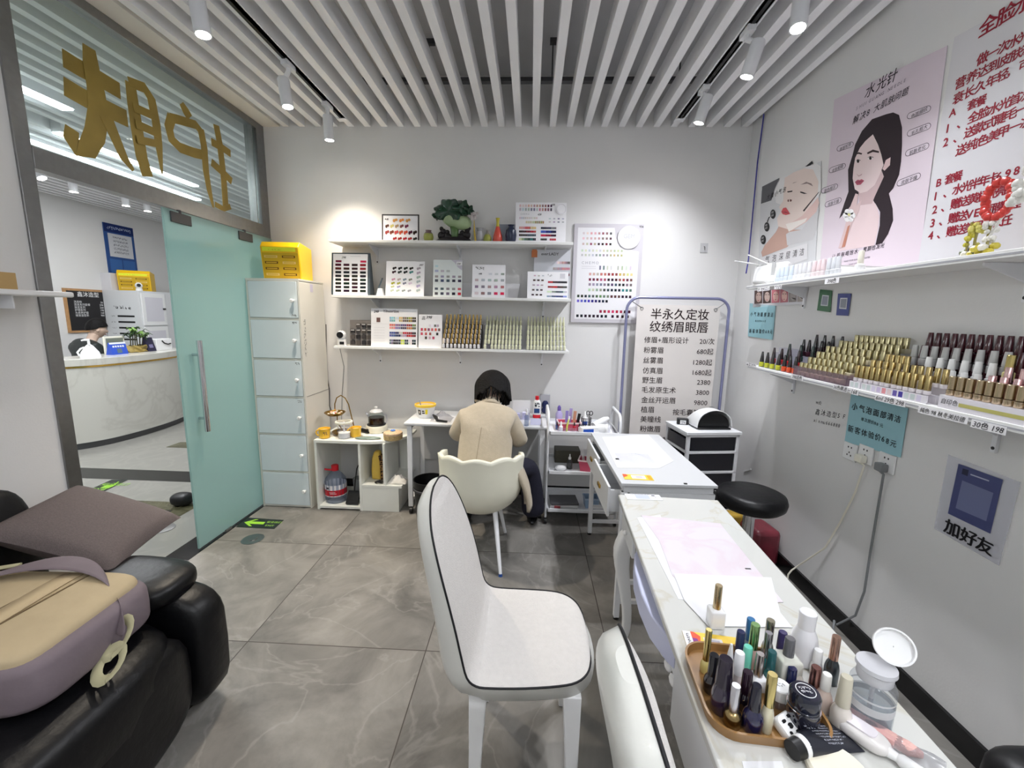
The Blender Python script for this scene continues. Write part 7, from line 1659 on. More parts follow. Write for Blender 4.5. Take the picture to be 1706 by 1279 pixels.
# F gold metallic in white box at the right
xF = 1.455
yF0, yF1 = ypx(1592, xF, LZ + .07), ypx(1706, xF, LZ + .07)
t = thing('white_carton_tray', 'white carton tray with handwriting under the metallic gold bottles at the right edge', 'tray', (1.47, (yF0 + yF1) / 2 - .06, LZ)); hw = (yF0 - yF1) / 2 + .09
q = MB(); q.box(-.035, .07, -hw, hw, 0, .045); q.build('carton', mat('white_stand'), t); P = MB(); P.col = (190, 184, 110); P.poly([(-.0355, hw - .07, .016), (-.0355, -hw, .016), (-.0355, -hw, .028), (-.0355, hw - .07, .028)]); P.col = (40, 40, 44); P.text('自印色', (-.0358, hw - .01, .018), (0, -1, 0), Z_, .020, shear=.15); P.build('carton_print', PRINT, t)
gm = polish('nail_polish', (194, 176, 150), (190, 172, 142), .022, .042, .0145, '', bm=METALC, cm=METALC, capr=.0125, taper=.96)
side_rack('f', yF0, yF1, xF, .03, LZ + .046, .0, [(9, gm, 'metallic champagne bottle in the front row at the right end of the lower wall shelf', (-.06, 1.12))], 'metallic champagne bottles')
pkb = polish('nail_polish', (206, 150, 156), (214, 180, 180), .03, .046, .0135, '', bm=METALC, cm=METALC, capr=.011, taper=.9)
side_rack('f', yF0, yF1, xF + .045, .03, LZ + .048, .03, [(6, pkb, 'rose gold bottle in the second row at the right end of the lower wall shelf', (.32, 1.2)), (5, pkb, 'rose gold bottle in the third row at the right end of the lower wall shelf', (.4, 1.25))], 'rose gold bottles')
gy = polish('nail_polish', (206, 196, 140), (200, 182, 120), .03, .05, .015, 'gold-capped bottle standing alone high at the right end of the lower wall shelf', cm=METALC, capr=.012, taper=.95); gy.location = (1.545, ypx(1680, 1.545, LZ + .13), LZ + .112)
q = MB(); q.box(1.485, 1.562, yF1 - .10, yF0 - .06, LZ, LZ + .0475); tag(q.build('pink_riser', clear_mat('pink_acrylic', (230, 196, 204), .08, .3, .25, (200, 150, 160))), 'pink riser block under the rose gold bottles', 'riser')

# ---- upper shelf bottles
cols = [((206, 214, 222), (206, 216, 226)), ((226, 226, 228), (214, 214, 216)), ((224, 212, 214), (222, 204, 206)), ((214, 216, 220), (206, 208, 212))]
xU = 1.462
for k, (u, w_) in enumerate([(1296, 0), (1303, 0), (1310, 0), (1318, 0), (1326, 1), (1333, 1), (1340, 1), (1348, 1), (1356, 2), (1364, 2), (1371, 2), (1381, 3), (1389, 3), (1396, 3)]):
    c = cols[w_]; o = polish('gel_polish', c[0], c[1], .03, .052, .0145, '%s gel polish on the upper wall shelf below the posters' % ('pale blue', 'white', 'pale pink', 'light grey')[w_], capr=.011, taper=.9, bm=PLASTIC)
    o.location = (xU, ypx(u, xU, UZ + .03), UZ); o['group'] = 'pale bottles on the upper wall shelf, %s' % ('blue', 'white', 'pink', 'grey')[w_]
o = polish('gel_polish', (236, 236, 236), (226, 222, 208), .034, .054, .019, 'single white bottle with an ivory cap standing right of the pale bottles', capr=.012, taper=.9, bm=PLASTIC); o.location = (xU, ypx(1433, xU, UZ + .03), UZ)
q = MB(); p = ypx(1276, 1.47, UZ + .03); q.box(1.45, 1.50, p - .03, p + .02, UZ, UZ + .06); o = tag(q.build('small_carton', mat('grey_carton', (196, 190, 190), .5)), 'small printed carton between the router and the pale bottles', 'box'); P = MB(); scrib(P, (1.4497, p + .015, UZ + .01), (0, -1, 0), Z_, .04, .04, 2, .14, 5, (80, 70, 74)); addprint(P, o, 'print')
# ornament
p = Vector((1.50, ypx(1628, 1.50, UZ + .02), UZ))
t = thing('flower_ornament', 'red, white and yellow beaded flower ornament on the upper wall shelf before the red poster', 'ornament', p)
q = MB(); q.M = Matrix.Rotation(-.15, 4, 'Z')
for k in range(18): q.col = random.choice([(206, 190, 70), (60, 54, 46), (226, 222, 206), (90, 100, 60)]); q.sphere((random.uniform(-.03, .03), random.uniform(-.05, .05), random.uniform(.008, .03)), (.014, .014, .012), 8, 5)
q.build('pebble_base', PLASTIC, t)
for k, (yy, h, c) in enumerate(((.035, .12, (206, 196, 70)), (.01, .11, (214, 206, 110)), (-.03, .13, (226, 224, 216)))):
    q = MB(); q.col = (150, 140, 70); q.tube([(0, yy, .02), (0, yy + .004, h * .5), (0, yy, h)], .004, 6); q.col = c
    for j in range(10): q.sphere((random.uniform(-.012, .012), yy + random.uniform(-.014, .014), h * random.uniform(.35, 1)), (.009, .009, .009), 7, 5)
    q.build('beaded_stem', PLASTIC, t)
q = MB(); q.col = (206, 66, 60)
for j in range(22): a = 2 * pi * j / 22; q.sphere((random.uniform(-.006, .006), -.035 + .042 * cos(a), .175 + .055 * sin(a)), (.012, .014, .014), 8, 5)
q.build('red_bead_ring', PLASTIC, t)
q = MB(); q.col = (222, 220, 214)
for j in range(20): q.sphere((random.uniform(-.012, .012), -.105 + random.uniform(-.04, .035), .20 + random.uniform(-.05, .05)), (.013, .015, .015), 8, 5)
q.tube([(0, -.03, .06), (0, -.07, .14), (0, -.10, .19)], .004, 6); q.build('white_bead_cluster', PLASTIC, t)

# ---- paper price strips stuck on the shelf edges
STRIP = mat('label_paper', (232, 230, 232), .5)
def strip(u0, u1, vmid0, vmid1, txt, lb, hpx=9, x=SF - .002, h=.026, col=(24, 24, 28)):
    a = at(u0, vmid0, x=x); b = at(u1, vmid1, x=x); zc = (a.z + b.z) / 2
    q = MB(); q.prism([(x, a.y, zc - h / 2), (x, b.y, zc - h / 2), (x, b.y, zc + h / 2), (x, a.y, zc + h / 2)], (.0008, 0, 0)); o = tag(q.build('price_strip', STRIP), lb, 'label', 'price strips on the shelf edges')
    P = MB(); P.col = col
    if txt:
        vs, fs = glyphs(txt, 0, .2); wid = max(v[0] for v in vs) - min(v[0] for v in vs); s = min(h * .92, (a.y - b.y) * .92 / wid); P.text(txt, (x - .0004, (a.y + b.y) / 2, zc - s * .36), (0, -1, 0), Z_, s, 'CENTER', .006, shear=.2)
    else: scrib(P, (x - .0004, a.y - .004, zc - h * .4), (0, -1, 0), Z_, abs(a.y - b.y) * .9, h * .8, 4, .16, int(u0))
    addprint(P, o, 'handwriting')
strip(1243, 1260, 606, 609, None, 'price strip at the corner end of the lower wall shelf', h=.022)
strip(1318, 1338, 626, 631, '398选色', 'price strip under the left end of the clear gold-cap tray'); strip(1388, 1412, 644, 649, '36色模选', 'price strip under the right end of the clear gold-cap tray'); strip(1417, 1430, 651, 654, '168', 'price strip reading 168 under the blue sign corner')
strip(1458, 1508, 660, 674, '6ml 29色 298', 'price strip above the right part of the blue sign'); strip(1530, 1612, 680, 702, '纯色 98 秋冬美拉德', 'long price strip between the two blocks of gold-capped bottles'); strip(1618, 1676, 703, 720, '30色 198', 'price strip reading 198 at the right end of the lower wall shelf')
strip(1262, 1282, 483, 480, None, 'price strip under the router on the upper wall shelf', h=.022); strip(1290, 1302, 479, 477, None, 'short price strip under the pale blue bottles', h=.022); strip(1374, 1398, 470, 465, '398色', 'price strip reading 398 on the upper wall shelf edge')
q = MB(); p = at(1246, 783, x=XW); q.M = T3(XW - .004, p.y, p.z) @ Matrix.Rotation(-.5, 4, 'X'); q.box(-.004, .004, -.05, .05, -.006, .006); tag(q.build('wall_clip', WHITE), 'small white bar stuck on the wall above the round stool', 'clip')
# ================================================================ things on the near nail table
AMBER = mat('amber_tray', (150, 112, 66), .3, var=.1, vscale=20)
def rrect(x0, x1, y0, y1, r, z, n=6):
    o = []
    for cx, cy, a0 in ((x1 - r, y1 - r, 0), (x0 + r, y1 - r, pi / 2), (x0 + r, y0 + r, pi), (x1 - r, y0 + r, 3 * pi / 2)):
        for i in range(n + 1): a = a0 + pi / 2 * i / n; o.append((cx + r * cos(a), cy + r * sin(a), z))
    return o
t = thing('serving_tray', 'amber plastic tray crowded with nail polish bottles on the nail table', 'tray', (.52, .81, TZ), radians(-4))
b0, b1, b2, b3 = -.135, .095, -.105, .125
q = MB(); q.ring([rrect(b0, b1, b2, b3, .05, 0), rrect(b0, b1, b2, b3, .05, .004)]); q.build('tray_floor', AMBER, t)
q = MB(); q.ring([rrect(b0, b1, b2, b3, .05, .0), rrect(b0 - .004, b1 + .004, b2 - .004, b3 + .004, .054, .022), rrect(b0 + .001, b1 - .001, b2 + .001, b3 - .001, .049, .022), rrect(b0 + .003, b1 - .003, b2 + .003, b3 - .003, .047, .004)], False, False); q.build('rim', AMBER, t)
TZ2 = TZ + .0045
GLASSY = mat('polish_glass', rough=.05, attr=True, coat=1.0, spec=.6)
def tb(name, u, v, top, split, rb, rc, body, cap, lb, z=TZ2, square=False, metal=False, bmetal=False, taper=.9, cat='nail polish', grp=None, shoulder=.5, x=None):
    """bottle from its base pixel (u, v), the pixel row of its top and the row where the cap starts; radii in pixels"""
    b = at(u, v, z=z); ppm = 700 / (CAM_R[2][0] * b.x + CAM_R[2][1] * b.y + CAM_R[2][2] * (b.z - CAM_POS.z))
    H = at(u, top, y=b.y).z - z; hs = at(u, split, y=b.y).z - z; r = rb / ppm; c = rc / ppm
    q = MB(); q.col = body
    if square: q.ring([rrect(-r * k, r * k, -r * k, r * k, r * .22 * k, zz, 3) for k, zz in ((.97, 0), (1, .002), (1, hs * .88), (.9, hs * .94), (.5, hs))])
    else: q.lathe([(r * .88, 0), (r, .004), (r * 1.0, hs * .62), (r * .86, hs * .80), (max(c * .8, r * shoulder), hs)], n=22)
    o = q.build(name, METALC if bmetal else GLASSY, loc=(0, 0, 0), smooth=50); tag(o, lb, cat, grp)
    q = MB(); q.col = cap; q.lathe([(c, hs * .985), (c, hs + .002), (c * taper, H - .0015), (c * taper * .9, H)], n=20); q.build('cap', METALC if metal else LACQ, o, smooth=40)
    o.location = b; return o
GC = (206, 186, 150)
tb('nail_polish', 1191, 1040, 974, 1012, 11.5, 6.3, (240, 240, 242), GC, 'lone white square bottle with champagne cap standing behind the tray', z=TZ + .002, square=True, metal=True)
tb('nail_polish', 1174, 1118, 1048, 1098, 8, 5.2, (206, 190, 120), (214, 196, 130), 'shiny gold-capped bottle at the far left corner of the amber tray', metal=True, taper=1)
tb('nail_polish', 1184, 1150, 1090, 1122, 13, 8, (22, 20, 26), (24, 24, 30), 'black bottle with white label at the left side of the amber tray')
tb('nail_polish', 1200, 1182, 1096, 1138, 17, 13, (34, 24, 48), (30, 22, 38), 'dark violet bottle with a thick glossy cap in the amber tray', taper=.8)
tb('nail_polish', 1228, 1110, 1051, 1086, 9, 7, (40, 50, 84), (36, 44, 80), 'navy-capped bottle at the far side of the amber tray')
tb('nail_polish', 1244, 1092, 1030, 1064, 8, 6.2, (120, 150, 170), (52, 110, 160), 'blue-capped bottle standing farthest back in the amber tray', taper=1)
tb('nail_polish', 1250, 1112, 1039, 1078, 10, 6.8, (190, 160, 150), (150, 190, 130), 'bottle with iridescent green and gold cap in the amber tray', metal=True, taper=1)
tb('nail_polish', 1276, 1096, 1032, 1066, 9, 6.4, (150, 150, 140), (170, 166, 146), 'tall silver-capped bottle at the back of the amber tray', metal=True, taper=1)
tb('nail_polish', 1273, 1118, 1053, 1092, 9, 6.0, (40, 110, 110), (176, 176, 180), 'silver-capped teal bottle just before the tall silver one', metal=True, taper=.95)
tb('nail_polish', 1297, 1110, 1052, 1080, 9, 7.2, (50, 40, 80), (52, 44, 90), 'purple-capped bottle beside the big white bottle in the tray')
tb('nail_polish', 1307, 1134, 1062, 1090, 17, 8.2, (206, 206, 196), (96, 96, 100), 'clear square bottle with a dark grey cap in the amber tray', square=True)
tb('nail_polish', 1240, 1132, 1076, 1108, 10, 7.5, (40, 80, 66), (110, 200, 176), 'mint-capped bottle in the middle of the amber tray')
tb('nail_polish', 1260, 1144, 1088, 1124, 12, 7.0, (236, 236, 238), (186, 180, 178), 'silver-capped white bottle in the middle of the amber tray', metal=True, square=True)
tb('nail_polish', 1280, 1138, 1084, 1112, 10, 7.2, (10, 90, 90), (30, 84, 88), 'teal bottle with dark teal cap in the amber tray')
tb('nail_polish', 1226, 1146, 1086, 1120, 9, 8.2, (206, 196, 196), (232, 232, 236), 'small bottle with white cap beside the mint-capped one')
tb('dropper_bottle', 1211, 1140, 1072, 1094, 10, 5, (214, 210, 208), (226, 226, 228), 'white nozzle bottle at the left of the amber tray', taper=.4, cat='bottle')
tb('nail_polish', 1239, 1178, 1118, 1152, 13, 8.5, (26, 20, 30), (40, 22, 38), 'black bottle with a glossy plum cap in the middle of the amber tray')
tb('nail_polish', 1219, 1206, 1141, 1181, 14, 7.6, (150, 130, 90), (206, 206, 212), 'silver-capped bottle with gold and black base at the front left of the tray', metal=True, bmetal=True, taper=.95)
tb('nail_polish', 1252, 1214, 1140, 1178, 16, 10, (22, 22, 60), (20, 20, 36), 'dark blue glitter bottle at the front of the amber tray', taper=.7)
tb('nail_polish', 1275, 1216, 1122, 1173, 9.5, 7.6, (214, 208, 180), (206, 190, 130), 'gold-capped cream bottle at the front of the amber tray', metal=True, taper=1)
tb('nail_polish', 1352, 1166, 1110, 1154, 10, 8, (206, 180, 160), (150, 110, 104), 'bronze-capped bottle at the right of the amber tray', metal=True)
tb('nail_polish', 1315, 1152, 1112, 1134, 9, 7.5, (40, 44, 80), (30, 36, 76), 'navy-capped bottle behind the big dark jar')
tb('dropper_bottle', 1327, 1146, 1104, 1122, 8, 4, (222, 216, 206), (232, 228, 220), 'tiny white dropper bottle behind the big dark jar', taper=.5, cat='bottle')
tb('clear_bottle', 1369, 1182, 1122, 1146, 12, 7.5, (216, 196, 184), (232, 230, 226), 'white-capped pale bottle between the dark jar and the beige-capped bottle', cat='bottle', z=TZ)
tb('nail_polish', 1382, 1136, 1059, 1096, 10.5, 6.6, (90, 96, 100), (196, 160, 144), 'slim bottle fading from rose to teal standing alone right of the tray', z=TZ, metal=True, bmetal=True, taper=.95)
tb('nail_polish', 1398, 1207, 1126, 1172, 15, 10.5, (222, 214, 206), (196, 190, 172), 'beige-capped cream bottle beside the clear pump bottle', z=TZ, taper=.8)
tb('pump_bottle', 1335, 1100, 1018, 1044, 20, 12.5, (232, 232, 236), (238, 238, 242), 'big opaque white bottle behind the tray', z=TZ, cat='bottle', shoulder=.62, taper=1)
tb('dropper_bottle', 1358, 1122, 1082, 1100, 9, 7, (226, 226, 226), (236, 236, 236), 'small white bottle right of the big opaque white bottle', z=TZ, cat='bottle')
# big dark jar with white ring emblem
b = at(1334, 1206, z=TZ2)
t = thing('gel_jar', 'big dark jar with a white ring emblem on its lid in the amber tray', 'jar', b)
q = MB(); q.col = (30, 30, 44); q.lathe([(.026, 0), (.029, .004), (.030, .036), (.028, .044)], n=28); q.build('jar_body', GLASSY, t); q = MB(); q.col = (24, 28, 44); q.lathe([(.0265, .044), (.0275, .05), (.0275, .072), (.024, .078), (.001, .0785)], n=28); l = q.build('lid', LACQ, t)
q = MB(); q.tube([(.017 * cos(2 * pi * k / 28), .017 * sin(2 * pi * k / 28), .0787) for k in range(29)], .0008, 5); q.build('emblem_ring', WHITE, l); q = MB(); q.col = (226, 226, 230); scrib(q, (-.011, .002, .0793), X_, Y_, .022, .006, 4, .2, 3, (226, 226, 230)); scrib(q, (-.010, -.007, .0793), X_, Y_, .02, .006, 3, .2, 4, (226, 226, 230)); q.build('emblem_lettering', PRINT, l)
q = MB(); q.lathe([(.0296, .0435), (.0296, .0455)], n=28); q.build('rim_ring', CHROME, t)
b = at(1296, 1172, z=TZ2)
t = thing('gel_jar', 'small clear jar with a flat white lid in the amber tray', 'jar', b); q = MB(); q.lathe([(.017, 0), (.019, .003), (.019, .018), (.017, .02)], n=24); q.build('jar_body', ACRYL, t); q = MB(); q.lathe([(.020, .02), (.021, .023), (.021, .044), (.019, .046)], n=26); q.build('lid', WHITE, t); q = MB(); scrib(q, (-.008, -.004, .0465), X_, Y_, .016, .008, 3, .15, 7, (110, 110, 120)); q.build('lid_print', PRINT, t)
b = at(1310, 1212, z=TZ2)
t = thing('cow_print_case', 'small white rounded case with black cow patches at the front of the tray', 'case', b, .5)
q = MB(); q.M = Matrix.Rotation(.5, 4, 'X'); q.ring([rrect(-.026 * k, .026 * k, -.022 * k, .022 * k, .010, z, 5) for k, z in ((.92, 0), (1, .003), (1, .014), (.92, .018))]); q.build('case_body', WHITE, t, smooth=50)
q = MB(); q.M = Matrix.Rotation(.5, 4, 'X'); q.col = (24, 24, 26)
for cx, cy, a, b_ in ((-.012, .010, .006, .003), (.006, .013, .005, .003), (-.004, .0, .006, .005), (.012, .0, .005, .004), (-.014, -.010, .004, .004), (.004, -.012, .006, .003), (.016, -.012, .003, .003)): q.poly([(cx + a * cos(k * pi / 5) * (1 + .3 * sin(k * 2.2)), cy + b_ * sin(k * pi / 5), .0184) for k in range(10)])
q.build('cow_patches', PRINT, t)
# black tube
a = at(1330, 1246, z=TZ + .018); c = at(1412, 1222, z=TZ + .006); d = (c - a); ang = atan2(d.y, d.x)
t = thing('lotion_tube', 'black squeezed tube with a white-rimmed cap lying in front of the tray', 'tube', Vector((a.x, a.y, TZ)), ang); L = Vector((d.x, d.y, 0)).length
q = MB(); q.ring([[(x, w * cos(2 * pi * k / 20), .0005 + th + th * sin(2 * pi * k / 20)) for k in range(20)] for x, w, th in ((.012, .020, .0185), (.03, .0225, .018), (.07, .027, .012), (L - .012, .032, .004), (L, .033, .0012))]); q.build('tube_body', mat('slate_tube', (34, 36, 46), .35), t, smooth=60)
q = MB(); q.tube([(-.016, 0, .019), (.013, 0, .019)], [.0165, .0185], 24); q.build('cap', BLACK, t); q = MB(); q.tube([(.002, 0, .019), (.013, 0, .019)], .0191, 24); q.build('white_ring', WHITE, t)
q = MB(); 
for k in range(7): scrib(q, (.035 + .003 * k, .018 - .006 * k, .034 - .0028 * 0), (1, 0, -.22), (0, 1, 0), L * .55, .003, 14, .35, 20 + k, (176, 180, 190))
for i, v in enumerate(q.v): q.v[i] = Vector((v.x, v.y, .0375 - .33 * max(0, v.x - .03) - 6 * v.y * v.y + .0008))
q.build('tube_print', PRINT, t)
# clear pump bottle with open lid
b = at(1444, 1200, z=TZ)
t = thing('pump_dispenser', 'clear remover pump bottle with its white flip lid open', 'bottle', b)
CLR = clear_mat('clear_pet', (238, 240, 242), .04, .18, .10, (226, 228, 232))
q = MB(); q.lathe([(.036, 0), (.038, .004), (.038, .088), (.034, .098), (.026, .103)], n=32, cap1=False); q.build('bottle', CLR, t, smooth=60)
q = MB(); q.lathe([(.0365, .002), (.0365, .055), (.001, .0552)], n=28); q.build('liquid', clear_mat('remover_liquid', (222, 226, 230), .05, .12, .14, (206, 210, 216)), t); q = MB(); q.lathe([(.0384, .042), (.0384, .058)], n=32, cap0=False, cap1=False); q.lathe([(.0384, .068), (.0384, .072)], n=32, cap0=False, cap1=False); q.build('pale_label_bands', clear_mat('label_haze', (240, 240, 240), .2, .1, .6, (236, 236, 238)), t)
q = MB(); q.lathe([(.028, .098), (.030, .103), (.030, .118), (.028, .122)], n=28); q.lathe([(.0305, .120), (.034, .124), (.033, .132), (.022, .130), (.010, .128), (.001, .129)], n=32); q.cyl((0, 0, .004), (0, 0, .1), .004, n=8); q.build('pump_head', clear_mat('milky_plastic', (226, 226, 230), .2, .2, .62, (230, 230, 234)), t)
q = MB(); q.M = T3(.040, .016, .160) @ Vector((-.4, -.75, .55)).to_track_quat('Z', 'Y').to_matrix().to_4x4(); q.lathe([(.001, .0), (.030, .0), (.034, .003), (.034, .011), (.031, .011), (.030, .003), (.001, .003)], n=36, cap0=False, cap1=False); q.build('flip_lid', WHITE, t)
# small things in front of it
b = at(1440, 1215, z=TZ); q = MB(); q.M = T3(b.x, b.y, TZ) @ RZ(-.85); q.box(-.045, .045, -.012, .012, 0, .022); tag(q.build('pink_box', mat('pale_pink_card', (226, 176, 172), .5), bevel=.001), 'slim pale pink box lying before the clear pump bottle', 'box')
b = at(1478, 1228, z=TZ + .01)
t = thing('wrapped_brush', 'pink make-up brush in a clear wrapper right of the pink box', 'brush', Vector((b.x, b.y, TZ)), -.75)
q = MB(); q.tube([(-.06, 0, .011), (-.01, 0, .011)], [.010, .011], 14); q.build('ferrule', mat('pearl_plastic', (226, 222, 220), .25), t); q = MB(); q.tube([(-.01, 0, .011), (.03, 0, .011), (.05, .004, .010)], [.011, .013, .006], 14); q.build('bristles', mat('pink_bristle', (232, 186, 178), .8, bump=.5, bscale=200), t); q = MB(); q.grid(lambda u, v: (-.08 + .16 * u, -.024 + .048 * v, .002 + .022 * sin(pi * v) * (.9 + .1 * sin(u * 23))), 18, 10); q.build('clear_wrapper', clear_mat('crinkled_bag'), t, smooth=30)
b = at(1436, 1232, z=TZ)
t = thing('oval_brush', 'white oval nail brush with a stubby handle at the table front', 'brush', Vector((b.x, b.y, TZ)), -.95)
q = MB(); q.grid(pillow_ring((0, 0, .014), (.042, .024, .014), .7), 26, 12, True); q.build('brush_head', mat('pearl_plastic'), t, smooth=180); q = MB(); q.tube([(.038, 0, .012), (.052, 0, .012), (.058, 0, .012), (.115, 0, .011), (.12, 0, .011)], [.010, .008, .0115, .0125, .009], 16); q.build('handle', WHITE, t); q = MB(); q.ring([rrect(-.034, .02, -.014, .014, .01, z, 4) for z in (.027, .030)]); q.build('pink_pad', mat('pale_pad', (232, 226, 232), .6), t)
b = at(1395, 1290, z=TZ); q = MB(); q.lathe([(.048, 0), (.05, .003), (.05, .012), (.046, .016), (.001, .018)], o=(b.x, b.y, TZ), n=40); tag(q.build('cream_pad', mat('cream_foam', (232, 226, 208), .6), smooth=40), 'round cream pad cut off by the bottom edge of the photo', 'pad')
paper('paper_sheet', ((1236, 1268), (1302, 1268), (1312, 1300), (1244, 1300)), TZ, PAPER, 'small white sheet at the bottom edge of the photo on the nail table')
b = at(1188, 1072, z=TZ)
t = thing('flower_card', 'yellow payment card with purple and orange corner half under the amber tray', 'card', Vector((b.x, b.y, TZ)), -.12)
q = MB(); q.box(-.068, .10, -.032, .032, 0, .0012); q.build('card', mat('yellow_card'), t); q = MB(); q.col = (232, 230, 232); q.poly([(-.068, -.032, .0016), (-.048, -.032, .0016), (-.048, .032, .0016), (-.068, .032, .0016)]); scrib(q, (-.054, -.026, .002), (0, 1, 0), (-1, 0, 0), .05, .007, 8, .2, 3, (70, 70, 80))
q.col = (222, 90, 60); q.poly([(-.048, .004, .0016), (-.030, .0, .0016), (-.026, .018, .0016), (-.040, .032, .0016), (-.048, .032, .0016)]); q.col = (130, 50, 130); q.poly([(-.048, -.012, .0018), (-.034, -.006, .0018), (-.036, .008, .0018), (-.048, .01, .0018)]); q.col = (226, 222, 222); q.poly([(-.02, -.024, .0016), (.025, -.024, .0016), (.025, .016, .0016), (-.02, .016, .0016)]); q.col = (186, 184, 196); q.poly([(-.012, -.020, .002), (.018, -.020, .002), (.018, .010, .002), (-.012, .010, .002)]); q.build('printed_panel', PRINT, t)
# ================================================================ lobby things seen through the open door
CT = .995
MARBW = marble('counter_marble', (206, 204, 196), (178, 174, 166), 0.9, .2, .03, .35)
front = [(-5.35, 3.95), (-5.12, 4.05), (-4.93, 4.22), (-4.80, 4.42), (-4.745, 4.66), (-4.73, 4.95), (-4.75, 5.25), (-4.82, 5.55), (-4.95, 5.85)]
fr = smoothp(front)
def offp(d):
    o = []
    for i, p in enumerate(fr):
        t_ = (fr[min(i + 1, len(fr) - 1)] - fr[max(i - 1, 0)]).normalized(); o.append(p + Vector((t_.y, -t_.x)) * d)
    return o
t = thing('reception_counter', 'curved marble reception counter with a gold stripe in the lobby', 'reception counter', (-4.95, 4.9, 0))
def band_(d, z0, z1, inset=.5):
    o = offp(d); back = [Vector((p.x - inset, p.y + .03)) for p in o[::-1]]
    ring = o + back; q = MB(); q.M = T3(4.95, -4.9, 0); q.ring([[(p.x, p.y, z0) for p in ring], [(p.x, p.y, z1) for p in ring]]); return q
band_(0, .07, .90, .06).build('front_panel', MARBW, t, smooth=30); band_(.012, .92, CT, .5).build('countertop', MARBW, t, smooth=30, bevel=.003); band_(.006, .90, .92, .06).build('gold_stripe', GOLD, t, smooth=30); band_(-.02, 0, .07, .06).build('plinth', STEELD, t, smooth=30)
# sanitizer
b = at(160, 596.5, z=CT); b = Vector((-4.93, 4.50, CT))
t = thing('pump_bottle', 'white pump bottle on the reception counter in front of the man', 'bottle', b, .75)
q = MB(); q.ring([rrect(-w, w, -.035, .035, .02, z, 4) for w, z in ((.085, 0), (.088, .01), (.075, .06), (.035, .125), (.016, .145))]); q.build('bottle', WHITE, t, smooth=50)
q = MB(); q.cyl((0, 0, .145), (0, 0, .19), .012); q.tube([(.01, 0, .195), (-.03, 0, .198), (-.058, 0, .19)], [.012, .011, .007], 8); q.build('pump_head', WHITE, t); q = MB(); q.tube([(-.085, 0, .02), (-.10, 0, .06), (-.07, 0, .10), (-.04, 0, .115)], .010, 8); q.build('handle', WHITE, t)
def upright(u0, u1, vb, vt, x):
    a = at(u0, vb, x=x); c = at(u1, vb, x=x); h = at((u0 + u1) / 2, vt, x=x).z - CT; return a.y, c.y, h
y0, y1, h = upright(178, 212, 592, 560, -5.10)
t = thing('monitor', 'white-framed grey panel standing on the reception counter before the man', 'monitor', (-5.12, (y0 + y1) / 2, CT), .0)
w = (y1 - y0) / 2
q = MB(); q.box(-.01, .01, -w, w, .0, h); q.build('frame', mat('cream_plastic'), t, bevel=.004); q = MB(); q.box(.009, .012, -w + .02, w - .02, .02, h - .02); q.build('panel', mat('olive_grey', (120, 126, 112), .5), t)
y0, y1, h = upright(185, 212, 591, 570, -4.99)
t = thing('payment_stand', 'blue printed payment stand on the reception counter', 'stand', (-5.0, (y0 + y1) / 2, CT), 0.0); w = (y1 - y0) / 2
q = MB(); q.prism([(.03, -w, 0), (.0, -w, h), (-.012, -w, h), (-.05, -w, 0)], (0, 2 * w, 0)); q.build('stand_body', mat('royal_blue', (52, 84, 190), .4), t); P = MB(); f = lambda y, z: (.0305 - .03 * z / h + .001, y, z); P.col = (226, 230, 236)
P.poly([f(-w, h * .86), f(w, h * .86), f(w, h), f(-w, h)])
for k in range(5): P.poly([f(-w * .72 + k * w * .3, h * .60), f(-w * .50 + k * w * .3, h * .60), f(-w * .50 + k * w * .3, h * .74), f(-w * .72 + k * w * .3, h * .74)])
P.col = (90, 110, 120); P.poly([f(-w * .3, h * .12), f(w * .3, h * .12), f(w * .3, h * .48), f(-w * .3, h * .48)]); P.build('stand_print', PRINT, t)
y0, y1, h = upright(214, 247, 589, 575, -5.04)
t = thing('potted_plant', 'leafy green plant in a golden rock planter on the reception counter', 'plant', (-5.06, (y0 + y1) / 2 + .02, CT))
q = MB(); w = (y1 - y0) / 2
R = random.Random(3)
q.grid(lambda u, v: ((.07 + .012 * sin(u * 40) * v + .01 * sin(u * 23 + v * 9)) * cos(2 * pi * u), (w + .03 * sin(u * 31 + v * 5)) * sin(2 * pi * u), h * v + .008 * sin(u * 37)), 40, 8, True); q.poly([(.065 * cos(2 * pi * k / 20), w * .9 * sin(2 * pi * k / 20), h * .9) for k in range(20)]); q.build('planter', mat('golden_rock', (160, 138, 74), .6, var=.4, vscale=16, bump=1, bscale=30), t, smooth=50)
for k in range(7):
    yy = -w * .7 + 1.4 * w * k / 6; hh = h + R.uniform(.07, .17) + (.06 if 2 < k < 5 else 0); q = MB(); q.tube([(0, yy, h * .8), (R.uniform(-.02, .02), yy + .01, hh)], .006, 6); q.build('stem', mat('dark_stem', (60, 60, 30), .6), t)
    q = MB()
    for j in range(9):
        a = R.uniform(0, 6.28); l = R.uniform(.07, .13); up = R.uniform(-.01, .06); p0 = Vector((0, yy + .01, hh)); p1 = p0 + Vector((l * .6 * cos(a), l * .6 * sin(a), up + .02)); p2 = p0 + Vector((l * cos(a), l * sin(a), up - .01)); sd = Vector((-sin(a), cos(a), 0)) * .014
        q.ring([[p0 - sd * .2, p0 + sd * .2], [p1 - sd, p1 + sd], [p2 - sd * .1, p2 + sd * .1]], False, False, closed=False)
    q.build('leaf_cluster', mat('leaf_green' if k % 2 else 'leaf_dark', (120, 156, 80) if k % 2 else (44, 66, 40), .45, var=.2, vscale=30), t, smooth=0, solid=.002)
y0, y1, h = upright(246, 259, 586, 562, -5.0)
t = thing('card_stand', 'dark leaning card stand beside the plant on the reception counter', 'stand', (-5.02, (y0 + y1) / 2, CT)); w = (y1 - y0) / 2
